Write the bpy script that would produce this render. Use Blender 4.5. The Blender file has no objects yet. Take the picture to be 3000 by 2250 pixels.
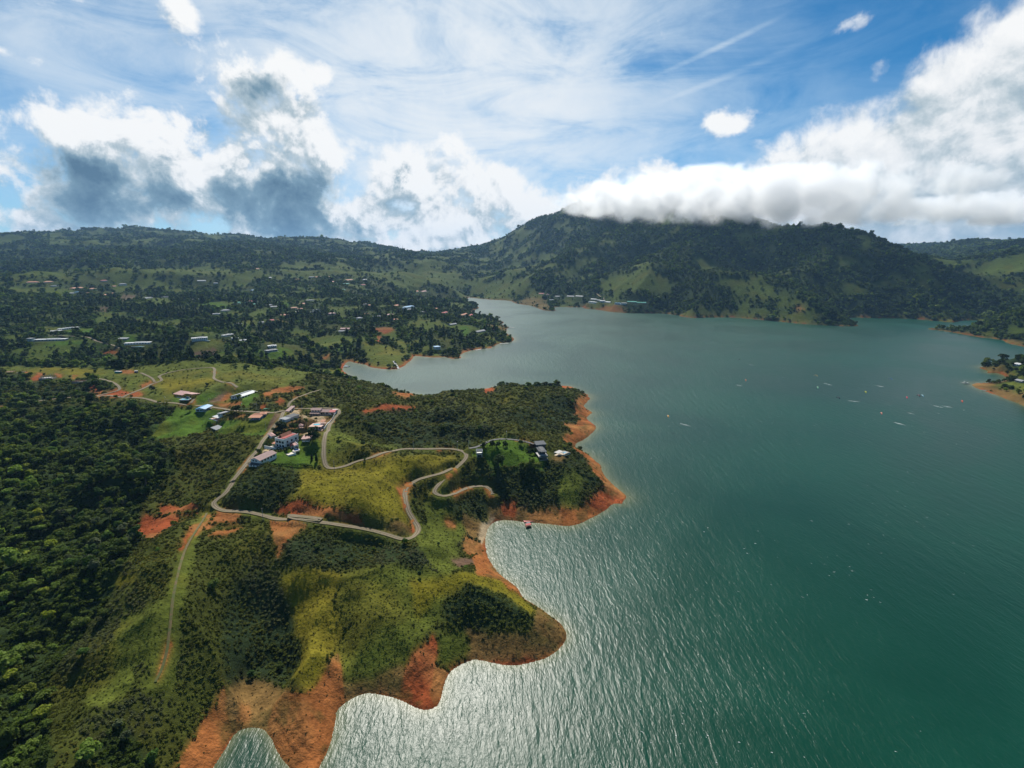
import bpy, bmesh, math, random
import numpy as np
from mathutils import Vector, Matrix

R = math.radians
scene = bpy.context.scene
COL = scene.collection

# ------------------------------------------------------------------ camera
CAM_H = 200.0
PITCH = R(13.68)
cam_data = bpy.data.cameras.new('camera')
cam_data.sensor_width = 36.0
cam_data.lens = 18.0
cam_data.clip_start = 1.0
cam_data.clip_end = 60000.0
cam = bpy.data.objects.new('camera', cam_data)
cam.location = (0, 0, CAM_H)
cam.rotation_euler = (R(90) - PITCH, 0, 0)
COL.objects.link(cam)
scene.camera = cam

# ------------------------------------------------------------------ light and sky
SUN_EL, SUN_AZ = R(45), R(-9)            # azimuth from +Y, positive to +X
sun_data = bpy.data.lights.new('sun', 'SUN')
sun_data.energy = 5.0
sun_data.angle = R(0.6)
sun_data.color = (1.0, 0.95, 0.86)
sun = bpy.data.objects.new('sun', sun_data)
sun_dir = Vector((math.sin(SUN_AZ) * math.cos(SUN_EL), math.cos(SUN_AZ) * math.cos(SUN_EL), math.sin(SUN_EL)))
sun.rotation_euler = sun_dir.to_track_quat('Z', 'Y').to_euler()
sun.location = (0, 0, 900)
COL.objects.link(sun)

scene.view_settings.view_transform = 'Standard'
scene.view_settings.look = 'None'
scene.view_settings.exposure = 0.4
scene.view_settings.gamma = 1.0
scene.view_settings.use_curve_mapping = False
scene.render.engine = 'CYCLES'
cy = scene.cycles
cy.max_bounces = 8
cy.diffuse_bounces = 2
cy.glossy_bounces = 2
cy.transmission_bounces = 2
cy.volume_bounces = 8
cy.volume_step_rate = 0.6
cy.transparent_max_bounces = 6
cy.caustics_reflective = False
cy.caustics_refractive = False
cy.sample_clamp_indirect = 4.0
cy.use_denoising = True
cy.use_adaptive_sampling = False
try:
    cy.denoiser = 'OPENIMAGEDENOISE'
    cy.denoising_input_passes = 'RGB_ALBEDO_NORMAL'
except Exception:
    pass

W0, H0, F0 = 3000.0, 2250.0, 1500.0
CP, SP = math.cos(PITCH), math.sin(PITCH)
# survey frames: each is (x offset, y offset, scale) of one enlarged sheet of the survey picture
FR = {'F': (0, 0, 1), 'D': (0, 0, .73733), 1: (0, 650, 2.212), 2: (500, 1050, 3.687), 3: (1000, 1050, 2.458),
      4: (0, 1400, 1.952), 5: (800, 1450, 2.074), 6: (1200, 600, 2.212), 7: (2100, 650, 2.458), 8: (0, 1000, 3.16),
      9: (1330, 1260, 5.53), 10: (700, 1170, 6.9125), 11: (0, 1050, 5.267), 12: (480, 1120, 5.267),
      13: (1400, 840, 4.424), 14: (2650, 880, 5.186), 15: (500, 760, 4.424), 16: (950, 780, 3.814),
      17: (0, 760, 4.254), 18: (1400, 1480, 4.424), 19: (2100, 1020, 2.765), 20: (2650, 650, 4.483)}


def fpx(fr, x, y):
    ox, oy, s = FR[fr]
    return ox + x / s, oy + y / s


def ray(px, py):
    """direction of sight (unit horizontal length) : returns azimuth, tan(elevation)"""
    x = (px - W0 / 2) / F0
    y = -(py - H0 / 2) / F0
    wx, wy, wz = x, CP + SP * y, -SP + CP * y
    h = math.hypot(wx, wy)
    return math.atan2(wx, wy), wz / h


def at_z(px, py, z):
    az, te = ray(px, py)
    r = (z - CAM_H) / te
    return r * math.sin(az), r * math.cos(az)


def sky_dir(fr, x, y):
    az, te = ray(*fpx(fr, x, y))
    return az, math.atan(te)


def link(o):
    COL.objects.link(o)
    return o


# node helpers ------------------------------------------------------
def new_mat(name):
    m = bpy.data.materials.new(name)
    m.use_nodes = True
    nt = m.node_tree
    nt.nodes.clear()
    return m, nt


class NB:
    """tiny node builder"""
    def __init__(self, nt):
        self.nt = nt

    def n(self, t, **kw):
        nd = self.nt.nodes.new(t)
        for k, v in kw.items():
            setattr(nd, k, v)
        return nd

    def put(self, sock, v):
        if v is None:
            return
        if isinstance(v, bpy.types.NodeSocket):
            self.nt.links.new(v, sock)
        else:
            if hasattr(sock.default_value, '__len__') and not hasattr(v, '__len__'):
                v = [v] * len(sock.default_value)
            if hasattr(v, '__len__') and hasattr(sock.default_value, '__len__') and len(sock.default_value) == 4 and len(v) == 3:
                v = (*v, 1.0)
            sock.default_value = v

    def m(self, op, a, b=None, c=None, clamp=False):
        nd = self.n('ShaderNodeMath', operation=op, use_clamp=clamp)
        for i, v in enumerate((a, b, c)):
            self.put(nd.inputs[i], v)
        return nd.outputs[0]

    def v(self, op, a, b=None, out=0):
        nd = self.n('ShaderNodeVectorMath', operation=op)
        self.put(nd.inputs[0], a)
        if op == 'SCALE':
            self.put(nd.inputs['Scale'], b)
        elif b is not None:
            self.put(nd.inputs[1], b)
        return nd.outputs[out]

    def xyz(self, x, y, z=0.0):
        nd = self.n('ShaderNodeCombineXYZ')
        for i, v in enumerate((x, y, z)):
            self.put(nd.inputs[i], v)
        return nd.outputs[0]

    def mix(self, f, a, b, mode='MIX'):
        nd = self.n('ShaderNodeMix', data_type='RGBA', blend_type=mode)
        self.put(nd.inputs[0], f)
        self.put(nd.inputs[6], a)
        self.put(nd.inputs[7], b)
        return nd.outputs[2]

    def smooth(self, v, a, b, lo=0.0, hi=1.0):
        nd = self.n('ShaderNodeMapRange', interpolation_type='SMOOTHSTEP')
        self.put(nd.inputs[0], v)
        for i, q in enumerate((a, b, lo, hi)):
            self.put(nd.inputs[1 + i], q)
        return nd.outputs[0]

    def noise(self, vec, scale, detail=4.0, rough=0.55, dist=0.0, out='Fac'):
        nd = self.n('ShaderNodeTexNoise')
        self.put(nd.inputs['Vector'], vec)
        self.put(nd.inputs['Scale'], scale)
        self.put(nd.inputs['Detail'], detail)
        self.put(nd.inputs['Roughness'], rough)
        self.put(nd.inputs['Distortion'], dist)
        return nd.outputs[out]


# ------------------------------------------------------------------ sky with clouds
def build_world():
    w = bpy.data.worlds.new('World')
    scene.world = w
    w.use_nodes = True
    nt = w.node_tree
    nt.nodes.clear()
    b = NB(nt)
    tc = b.n('ShaderNodeTexCoord')
    sep = b.n('ShaderNodeSeparateXYZ')
    nt.links.new(tc.outputs['Generated'], sep.inputs[0])
    az = b.m('ARCTAN2', sep.outputs[0], sep.outputs[1])
    el = b.m('ARCSINE', sep.outputs[2])
    P = b.xyz(az, el, 0.0)

    sky = b.n('ShaderNodeTexSky', sky_type='NISHITA')
    sky.sun_disc = False
    sky.sun_elevation = SUN_EL
    sky.sun_rotation = SUN_AZ
    sky.altitude = 1500
    sky.air_density = 1.0
    sky.dust_density = 0.5
    sky.ozone_density = 4.0

    # cloud field as a group: vector (az, el) -> density, darkness
    def blob_field(name, blobs):
        g = bpy.data.node_groups.new(name, 'ShaderNodeTree')
        g.interface.new_socket('P', in_out='INPUT', socket_type='NodeSocketVector')
        g.interface.new_socket('D', in_out='OUTPUT', socket_type='NodeSocketFloat')
        gi = g.nodes.new('NodeGroupInput')
        go = g.nodes.new('NodeGroupOutput')
        q = NB(g)
        tot = None
        for (x, y, sx, sy, wt, *rot) in blobs:
            a, e = sky_dir('D', x, y)
            k = 1 / 1106.0
            mp = q.n('ShaderNodeMapping', vector_type='TEXTURE')
            mp.inputs['Location'].default_value = (a, e, 0)
            mp.inputs['Rotation'].default_value = (0, 0, R(rot[0]) if rot else 0)
            mp.inputs['Scale'].default_value = (sx * k, sy * k, 1)
            g.links.new(gi.outputs[0], mp.inputs['Vector'])
            d2 = q.v('DOT_PRODUCT', mp.outputs[0], mp.outputs[0], out=1)
            ex = q.m('EXPONENT', q.m('MULTIPLY', d2, -1.0))
            ex = q.m('MULTIPLY', ex, wt)
            tot = ex if tot is None else q.m('SMOOTH_MAX', ex, tot, .12)
        g.links.new(tot, go.inputs[0])
        return g

    CUM = [  # x, y, sx, sy, weight, rotation : cumulus masses around the valley
        (545, 185, 88, 60, 1.1), (620, 150, 62, 48, 1.0), (685, 150, 46, 30, .7), (485, 190, 40, 50, .75), (600, 270, 95, 50, 1.0),
        (250, 290, 150, 60, 1.05), (345, 268, 100, 42, .85), (190, 375, 115, 72, 1.05), (420, 350, 210, 80, 1.0), (650, 325, 140, 70, 1.0),
        (300, 430, 240, 70, 1.0), (600, 430, 170, 95, 1.1), (720, 470, 170, 55, 1.0), (110, 500, 200, 34, .8),
        (745, 335, 46, 36, .7), (890, 380, 120, 75, 1.0), (960, 330, 75, 50, .7), (1040, 410, 150, 70, 1.0), (900, 480, 300, 62, 1.05), (1180, 450, 170, 62, 1.0),
        (1420, 395, 120, 44, .95), (1340, 455, 230, 62, 1.05), (1640, 450, 330, 80, 1.15), (1920, 390, 340, 130, 1.15, 12),
        (2100, 285, 230, 150, 1.15, 30), (2230, 150, 125, 120, 1.1, 40), (2260, 440, 260, 120, 1.0), (2000, 480, 400, 70, 1.0),
        (1585, 265, 92, 32, .78, 6), (370, 8, 40, 66, .70), (0, 262, 66, 44, .68), (1836, 60, 42, 17, .62, 20),
        (1898, 155, 34, 28, .60, 30), (70, 116, 54, 13, .62, -8), (10, 475, 150, 40, .9), (2560, 300, 330, 220, 1.1), (-500, 420, 260, 80, .8), (1000, 535, 2600, 34, .95)]
    DARK = [(555, 190, 95, 60, .95), (215, 395, 140, 76, 1.05), (150, 370, 80, 60, .7), (430, 335, 130, 40, .6), (640, 315, 80, 30, .5),
            (610, 440, 130, 84, 1.25), (690, 490, 130, 30, .95), (870, 372, 40, 30, .75), (1050, 400, 60, 44, .45),
            (440, 460, 130, 40, .5), (2150, 330, 220, 46, .34), (2230, 250, 140, 70, .22), (330, 440, 130, 46, .85), (120, 478, 180, 14, .3),
            (960, 505, 220, 16, .35), (1180, 480, 70, 30, .3), (1950, 508, 200, 18, .35), (1700, 500, 300, 16, .2), (-300, 430, 250, 60, .6), (2600, 380, 250, 80, .3)]
    g1, g2 = blob_field('cumulus_field', CUM), blob_field('cumulus_dark', DARK)

    def field(Pv):
        gn = b.n('ShaderNodeGroup')
        gn.node_tree = g1
        nt.links.new(Pv, gn.inputs[0])
        return gn.outputs[0]

    amp = b.smooth(az, .25, .55, 2.3, 1.15)      # heaped cloud to the left, smooth layer cloud to the right

    def billow(Pv, f, detail):
        nz = b.noise(Pv, 13.0, detail, .60, .2)
        return b.m('ADD', f, b.m('MULTIPLY', b.m('SUBTRACT', nz, .5), amp))

    # further samples towards the sun give the lit rims and the modelling of the billows
    Q1, Q2 = b.v('ADD', P, (0.006, 0.013, 0.0)), b.v('ADD', P, (0.022, 0.050, 0.0))
    wv = b.v('SUBTRACT', b.noise(P, 7.0, 6.0, .62, 0.0, 'Color'), (.5, .5, .5))
    f0, f2 = field(b.v('ADD', P, b.v('SCALE', wv, .055))), field(b.v('ADD', Q2, b.v('SCALE', wv, .055)))
    f1 = b.m('ADD', b.m('MULTIPLY', f0, .74), b.m('MULTIPLY', f2, .26))
    c0, c1, c2 = billow(P, f0, 10.0), billow(Q1, f1, 8.0), billow(Q2, f2, 5.0)
    alpha = b.smooth(c0, .40, .80)
    gd = b.n('ShaderNodeGroup')
    gd.node_tree = g2
    nt.links.new(b.v('ADD', P, b.v('SCALE', wv, .16)), gd.inputs[0])
    nzf = b.noise(P, 15.0, 9.0, .64, .4)
    lit = b.m('ADD', b.m('MULTIPLY', b.m('SUBTRACT', c0, c1), .85), b.m('MULTIPLY', b.m('SUBTRACT', c0, c2), .55))
    thick = b.smooth(c0, .52, 1.15)
    dk = b.smooth(b.m('ADD', b.m('MULTIPLY', gd.outputs[0], .9), b.m('MULTIPLY', b.m('SUBTRACT', nzf, .5), 1.5)), .22, .95)
    dk = b.m('MULTIPLY', b.m('MULTIPLY', dk, .80), thick)
    dk = b.m('SUBTRACT', dk, b.m('MULTIPLY', lit, .80))
    dk = b.m('ADD', dk, .20)
    dk = b.m('ADD', dk, b.m('MULTIPLY', b.smooth(az, .15, .75), .07), clamp=True)
    ramp = b.n('ShaderNodeValToRGB')
    nt.links.new(dk, ramp.inputs[0])
    cr = ramp.color_ramp
    cr.elements[0].position, cr.elements[0].color = 0.0, (1.0, 1.0, .99, 1)
    cr.elements[1].position, cr.elements[1].color = 1.0, (.085, .165, .25, 1)
    e = cr.elements.new(.14); e.color = (.88, .90, .91, 1)
    e = cr.elements.new(.32); e.color = (.52, .61, .66, 1)
    e = cr.elements.new(.62); e.color = (.20, .32, .41, 1)
    # thin high cirrus veil
    rotp = b.n('ShaderNodeMapping')
    rotp.inputs['Rotation'].default_value = (0, 0, R(-14))
    rotp.inputs['Scale'].default_value = (3.0, 10.0, 1)
    nt.links.new(P, rotp.inputs['Vector'])
    ci = b.noise(rotp.outputs[0], 1.3, 9.0, .64, .8)
    ci2 = b.noise(P, 5.0, 8.0, .62, .5)
    VEIL = [(980, 200, 400, 280, 1.5), (860, 30, 400, 170, 1.1), (250, 110, 420, 130, .62, -12), (130, 300, 300, 70, .32), (1330, 330, 330, 70, .5, 8), (1100, 330, 260, 120, .35),
            (1480, 135, 140, 7, .75, 17), (1440, 215, 210, 10, .6, 15), (1560, 190, 220, 40, .14, 15), (1750, 340, 400, 70, .3, 10), (-500, 150, 500, 150, .4)]
    g3 = blob_field('cirrus_field', VEIL)
    gv = b.n('ShaderNodeGroup')
    gv.node_tree = g3
    nt.links.new(P, gv.inputs[0])
    veil = b.m('MULTIPLY', gv.outputs[0], b.m('ADD', b.smooth(ci, .28, .70, .15, .95), b.smooth(ci2, .35, .7, 0, .35)))
    veil = b.m('SUBTRACT', 1.0, b.m('EXPONENT', b.m('MULTIPLY', veil, -2.0)))

    # warm haze low over the horizon, blue aloft
    skyc = b.mix(1.0, sky.outputs[0], b.mix(b.smooth(el, .0, .30), (.60, .86, .96), (.012, .56, .82)), 'MULTIPLY')
    bg0 = b.n('ShaderNodeBackground')
    b.put(bg0.inputs[0], skyc)
    bg0.inputs[1].default_value = SKY_STRENGTH
    bg1 = b.n('ShaderNodeBackground')
    b.put(bg1.inputs[0], b.mix(veil, (.62, .85, .98), (.93, .96, .98)))
    bg1.inputs[1].default_value = .72
    bg2 = b.n('ShaderNodeBackground')
    b.put(bg2.inputs[0], ramp.outputs[0])
    bg2.inputs[1].default_value = .74
    mx1 = b.n('ShaderNodeMixShader')
    b.put(mx1.inputs[0], veil)
    nt.links.new(bg0.outputs[0], mx1.inputs[1])
    nt.links.new(bg1.outputs[0], mx1.inputs[2])
    mx2 = b.n('ShaderNodeMixShader')
    b.put(mx2.inputs[0], alpha)
    nt.links.new(mx1.outputs[0], mx2.inputs[1])
    nt.links.new(bg2.outputs[0], mx2.inputs[2])
    out = b.n('ShaderNodeOutputWorld')
    nt.links.new(mx2.outputs[0], out.inputs[0])
    w.cycles.sampling_method = 'MANUAL'
    w.cycles.sample_map_resolution = 512


SKY_STRENGTH = 0.075
build_world()

# ------------------------------------------------------------------ terrain
rng = np.random.default_rng(7)


def pnoise(x, y, seed=0):
    xi = np.floor(x).astype(np.int64)
    yi = np.floor(y).astype(np.int64)
    xf, yf = x - xi, y - yi

    def h(a, c):
        n = (a * 374761393 + c * 668265263 + seed * 974711) & 0xFFFFFFFF
        n = ((n ^ (n >> 13)) * 1274126177) & 0xFFFFFFFF
        n = n ^ (n >> 16)
        return (n & 0xFFFF) * (2 * np.pi / 65536.0)

    def g(a, c, dx, dy):
        t = h(a, c)
        return np.cos(t) * dx + np.sin(t) * dy
    u = xf * xf * xf * (xf * (xf * 6 - 15) + 10)
    v = yf * yf * yf * (yf * (yf * 6 - 15) + 10)
    a = g(xi, yi, xf, yf)
    bb = g(xi + 1, yi, xf - 1, yf)
    c = g(xi, yi + 1, xf, yf - 1)
    d = g(xi + 1, yi + 1, xf - 1, yf - 1)
    return ((a * (1 - u) + bb * u) * (1 - v) + (c * (1 - u) + d * u) * v) * 1.5


def fbm(x, y, wl, octv=4, seed=0, gain=.5, ridged=False):
    s = np.zeros_like(x)
    amp, tot = 1.0, 0.0
    for i in range(octv):
        n = pnoise(x / wl, y / wl, seed + i * 17)
        if ridged:
            n = 1 - 2 * np.abs(n)
        s += amp * n
        tot += amp
        amp *= gain
        wl *= .5
    return s / tot


def smooth01(t):
    t = np.clip(t, 0, 1)
    return t * t * (3 - 2 * t)


# shore line of the lake, walked with the water on the right hand
SHORE = [('D', [(330, 2050), (400, 1830), (436, 1700)]),
         (4, [(1215, 1659), (1265, 1580), (1310, 1510), (1345, 1455), (1410, 1430), (1490, 1430), (1545, 1470), (1575, 1540), (1610, 1600), (1660, 1659)]),
         ('D', [(645, 1685), (668, 1690), (684, 1675)]),
         (5, [(275, 1659), (310, 1590), (345, 1520), (362, 1450), (380, 1370), (385, 1310), (430, 1270), (500, 1225), (560, 1203), (620, 1208), (700, 1220),
              (780, 1245), (850, 1285), (920, 1305), (985, 1290), (1010, 1260), (1030, 1200), (1045, 1130), (1070, 1080), (1120, 1040), (1180, 1010), (1250, 998),
              (1330, 1018), (1420, 1032), (1500, 1030), (1580, 1015), (1660, 990), (1720, 950), (1765, 905), (1785, 860), (1775, 815), (1730, 765), (1680, 730),
              (1620, 690), (1570, 655), (1510, 620), (1500, 590), (1465, 545), (1400, 505), (1350, 455), (1310, 390), (1290, 330), (1285, 270), (1300, 215),
              (1320, 180), (1360, 155), (1440, 152), (1530, 165)]),
         (3, [(1350, 1180), (1480, 1190), (1600, 1205), (1650, 1207), (1720, 1190), (1800, 1150), (1870, 1110), (1915, 1085), (1930, 1060), (1975, 1045), (2030, 1050),
              (2025, 1035), (2060, 1000), (2030, 970), (1975, 925), (1925, 880), (1880, 825), (1870, 770), (1825, 735), (1790, 700), (1740, 670), (1690, 650),
              (1680, 625), (1695, 605), (1740, 590), (1800, 540), (1840, 500), (1815, 470), (1760, 440), (1790, 400), (1813, 393), (1760, 360), (1740, 345), (1770, 310),
              (1795, 290), (1770, 270), (1788, 265), (1740, 248), (1680, 225), (1670, 205), (1600, 196), (1540, 202), (1400, 212), (1250, 216), (1110, 208), (1050, 225),
              (1032, 245), (1040, 258), (900, 266), (800, 284), (650, 299), (520, 308), (484, 298), (500, 280), (535, 258), (500, 250), (420, 240), (380, 235), (300, 215),
              (200, 190), (100, 160), (90, 150), (60, 130), (20, 95)]),
         (16, [(205, 1165), (215, 1130), (240, 1075), (280, 1062), (340, 1075), (400, 1090), (470, 1100), (520, 1130), (600, 1140), (680, 1150), (760, 1157), (830, 1145),
               (900, 1110), (930, 1080), (980, 1040), (1000, 1005), (1040, 1000), (1100, 1008), (1200, 1020), (1300, 1018), (1350, 1012), (1400, 1030), (1470, 1035),
               (1545, 1020), (1500, 1000), (1560, 965), (1640, 940), (1700, 930), (1760, 922), (1860, 918), (1875, 900), (1920, 885), (1935, 870), (2000, 855), (2090, 845),
               (2118, 830), (2120, 800), (2080, 785), (2060, 760), (2020, 740), (2045, 720), (2030, 700), (2080, 685), (2010, 660), (1965, 650), (2020, 630), (1965, 605),
               (1900, 590), (1800, 570), (1700, 545), (1640, 510), (1680, 490), (1735, 465), (1700, 440), (1650, 425), (1610, 400), (1600, 350), (1640, 350), (1700, 360),
               (1800, 370), (1880, 375), (2000, 380), (2090, 388)]),
         (13, [(465, 210), (520, 222), (600, 235), (680, 245), (760, 270), (800, 290), (880, 310), (960, 318), (1010, 310), (1010, 300), (970, 275), (1040, 262), (1150, 265),
               (1280, 268), (1360, 265), (1390, 285), (1500, 295), (1560, 300), (1650, 315), (1740, 330), (1900, 340), (2000, 345), (2095, 345)]),
         (6, [(1560, 705), (1650, 705), (1740, 715), (1760, 725), (1850, 735), (1930, 730), (2050, 730)]),
         (7, [(0, 690), (60, 687), (150, 690), (250, 700), (340, 708), (470, 720), (560, 730), (650, 738), (780, 745), (900, 752), (1025, 752), (1000, 735), (960, 715),
              (935, 702), (945, 692), (1000, 688), (1100, 692), (1200, 695), (1300, 695), (1400, 700), (1500, 705), (1590, 715)]),
         (14, [(690, 335), (750, 335), (815, 320), (850, 308), (1000, 303), (1150, 308), (1260, 325), (1440, 350), (1450, 420), (1380, 428), (1200, 424), (1000, 427), (800, 427),
               (600, 423), (450, 425), (340, 432), (400, 442), (600, 465), (800, 500), (1000, 535), (1200, 570), (1340, 580), (1470, 600), (1520, 615), (1550, 645), (1650, 675),
               (1815, 702), (2050, 750), (2250, 850), (2100, 985), (1850, 1012), (1700, 1014), (1500, 1014), (1350, 1005), (1200, 1003), (1115, 1017), (1180, 1040), (1270, 1070), (1235, 1090),
               (1270, 1107), (1400, 1100), (1480, 1130), (1550, 1165), (1590, 1190), (1540, 1230), (1380, 1245), (1200, 1255), (1070, 1258), (1010, 1280), (1050, 1315),
               (1130, 1345), (1230, 1385), (1350, 1425), (1500, 1480), (1650, 1535), (1815, 1600), (2000, 1680), (2300, 1850)])]
shore = []
for fr, pts in SHORE:
    for p in pts:
        shore.append(at_z(*fpx(fr, *p), 0.0))
n_shore_real = len(shore)
shore = np.array(shore)
# the lake runs on behind and beside the camera
lake = np.vstack([shore, [(760, 150), (700, -500), (-60, -500), (-90, 0), (-100, 60)]])


def chaikin(p, it=1, closed=True):
    for _ in range(it):
        q = np.roll(p, -1, 0)
        p = np.stack([p * .75 + q * .25, p * .25 + q * .75], 1).reshape(-1, 2)
    return p


lake = chaikin(lake, 1)


def in_poly(x, y, poly):
    inside = np.zeros(x.shape, bool)
    x0, y0 = poly[:, 0], poly[:, 1]
    x1, y1 = np.roll(x0, -1), np.roll(y0, -1)
    for a, c, d, e in zip(x0, y0, x1, y1):
        if c == e:
            continue
        cond = ((c > y) != (e > y))
        if not cond.any():
            continue
        inside ^= cond & (x < (d - a) * (y - c) / (e - c) + a)
    return inside


def seg_dist(x, y, poly, closed=True):
    p = np.asarray(poly, float)
    q = np.roll(p, -1, 0) if closed else p[1:]
    if not closed:
        p = p[:-1]
    best = np.full(x.shape, 1e18)
    for (a, c), (d, e) in zip(p, q):
        dx, dy = d - a, e - c
        L = dx * dx + dy * dy + 1e-9
        t = np.clip(((x - a) * dx + (y - c) * dy) / L, 0, 1)
        dd = (x - a - t * dx) ** 2 + (y - c - t * dy) ** 2
        np.minimum(best, dd, out=best)
    return np.sqrt(best)


# height marks: (sheet, x, y, z) read on visible ground
ZM = []
def zm(fr, *pts, k=1.0):
    for x, y, z in pts:
        z = z * k
        px, py = fpx(fr, x, y)
        X, Y = at_z(px, py, z)
        ZM.append((X, Y, z))
def rm(fr, *pts):
    for x, y, r in pts:
        az, te = ray(*fpx(fr, x, y))
        ZM.append((r * math.sin(az), r * math.cos(az), CAM_H + r * te))
def am(az, *pts):
    for r, z in pts:
        ZM.append((r * math.sin(R(az)), r * math.cos(R(az)), z))

zm('D', (30, 1000, 38), (100, 1050, 34), (60, 1150, 27), (200, 1100, 36), (120, 1250, 23), (50, 1400, 19), (20, 1600, 22), (150, 1450, 26), (200, 1600, 33), (100, 1620, 26),
   (455, 1105, 52), (420, 1140, 50), (400, 1200, 50), (388, 1290, 48), (370, 1380, 44), (355, 1450, 41), (330, 1530, 36), (420, 1420, 39), (470, 1490, 30), (300, 1400, 37),
   (250, 1300, 36), (300, 1200, 40), (350, 1180, 44), (270, 1500, 33), (300, 1600, 36), (400, 1580, 26), (250, 1540, 38), (320, 1640, 34),
   (560, 1330, 17), (540, 1450, 8), (580, 1250, 27), (530, 1520, 5), (600, 1480, 8), (510, 1400, 20),
   (640, 1180, 38), (650, 1250, 36), (680, 1330, 33), (690, 1400, 28), (650, 1480, 21), (690, 1450, 22), (740, 1420, 12), (720, 1360, 24),
   (800, 1250, 33), (770, 1350, 26), (800, 1400, 19), (850, 1450, 9), (900, 1350, 19), (880, 1280, 29), (920, 1400, 11), (945, 1380, 12), (720, 1490, 8), (640, 1570, 10),
   (950, 1240, 28), (1020, 1250, 27), (1080, 1280, 26), (1130, 1310, 24), (1150, 1340, 17), (1000, 1340, 13), (1050, 1370, 9), (1180, 1370, 8), (1100, 1390, 7), (1000, 1300, 22),
   (960, 1200, 25), (940, 1160, 28), (1010, 1200, 9), (1000, 1150, 13), (960, 1100, 25), (1010, 1090, 20), (1050, 1100, 10), (1100, 1080, 14), (1060, 1050, 24), (1120, 1040, 24),
   (470, 1095, 52), (560, 1108, 48), (650, 1122, 45), (750, 1140, 41), (850, 1158, 37), (890, 1160, 35), (908, 1140, 34), (885, 1095, 35), (875, 1060, 37), (900, 1035, 39),
   (940, 1020, 41), (980, 990, 43), (1005, 975, 45), (940, 1050, 34), (960, 1072, 31), (1040, 1050, 31), (620, 1135, 38), (700, 1160, 35), (800, 1190, 32), (560, 1150, 40), (500, 1180, 42),
   (600, 1060, 58), (700, 1040, 60), (800, 1060, 55), (845, 1055, 49), (750, 1090, 53), (830, 1110, 48), (650, 1010, 60), (700, 1010, 58), (550, 1075, 57), (800, 1000, 57), (900, 985, 50),
   (640, 990, 61), (560, 1000, 60), (680, 950, 62), (650, 910, 64), (700, 890, 64), (620, 890, 64), (720, 890, 63),
   (600, 900, 64), (560, 970, 60), (520, 1030, 56), (700, 960, 61), (705, 1005, 58), (760, 1005, 55), (870, 970, 50),
   (450, 1000, 52), (350, 1000, 46), (400, 930, 53), (300, 950, 48), (420, 1060, 48), (330, 1080, 42), (480, 910, 59), (400, 890, 58), (560, 920, 62),
   (0, 880, 52), (100, 868, 54), (200, 858, 56), (300, 855, 57), (400, 872, 58), (500, 885, 60), (580, 885, 63),
   (50, 830, 60), (150, 815, 64), (250, 820, 64), (100, 800, 66), (300, 810, 68), (450, 795, 73), (350, 795, 73), (200, 795, 67), (550, 805, 71), (600, 805, 69),
   (650, 840, 66), (700, 840, 62), (650, 870, 64), (760, 840, 53), (820, 845, 36), (860, 848, 14), (700, 870, 64),
   (760, 900, 62), (860, 890, 58), (780, 885, 64), (890, 880, 56), (1000, 905, 52), (1100, 943, 46), (760, 940, 56), (900, 940, 50), (980, 955, 46), (850, 960, 51), (1000, 930, 50),
   (900, 866, 44), (980, 856, 40), (1060, 842, 36), (1130, 838, 36), (1190, 835, 32), (1220, 842, 26), (1060, 880, 45), (1150, 880, 38), (1200, 890, 28), (1230, 920, 16), (1170, 925, 30), (1220, 945, 12),
   (1040, 950, 46), (1180, 965, 44), (1200, 985, 42), (1250, 1010, 27), (1290, 1040, 12), (1240, 1060, 18), (1180, 1060, 22), (1100, 990, 42), (1060, 1000, 40), (1130, 1010, 36), (1180, 1020, 32),
   (1200, 1100, 8), (1300, 1060, 11), (1230, 1000, 33), (1110, 1050, 24), (1150, 1080, 15), (1240, 985, 30), k=.7)
zm('F', (0, 1073, 66), (95, 1074, 67), (300, 1079, 68), (380, 1074, 70), (475, 1060, 75), (570, 1054, 77), (700, 1065, 74), (785, 1081, 67), (900, 1094, 54), (975, 1106, 32), k=.7)
zm('F',
   (0, 1060, 24), (100, 1060, 22), (300, 1060, 20), (500, 1044, 18), (650, 1048, 14), (800, 1060, 11), (900, 1074, 7),
   (100, 1040, 28), (300, 1030, 26), (150, 990, 44), (60, 1000, 40), (300, 1005, 40), (400, 1010, 37), (200, 950, 47), (400, 965, 34), (600, 990, 44), (590, 1005, 38), (700, 1000, 36),
   (780, 1020, 33), (850, 1000, 14), (900, 1010, 10), (700, 940, 40), (900, 940, 34), (500, 900, 60), (300, 880, 75), (100, 880, 75), (700, 880, 62), (900, 880, 58), (1100, 880, 52),
   (0, 960, 45), (0, 900, 70), (500, 960, 34), (560, 940, 36), (520, 1025, 28), (960, 990, 20), (950, 1040, 10),
   (1118, 969, 27), (1133, 1042, 14), (1090, 1000, 24), (1283, 1016, 11), (1265, 985, 24), (1396, 963, 17), (1448, 967, 7), (1343, 937, 24), (1212, 927, 34), (1055, 927, 36),
   (1291, 898, 34), (1356, 890, 18), (1107, 890, 48), (1291, 859, 30), (1186, 846, 60), (1055, 846, 68), (1340, 862, 12), (1200, 1000, 14), (1060, 1020, 18),
   (1160, 822, 80), (300, 840, 92), (100, 840, 90), (600, 840, 85), (850, 840, 85), (1000, 840, 80), (0, 830, 95))
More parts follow.
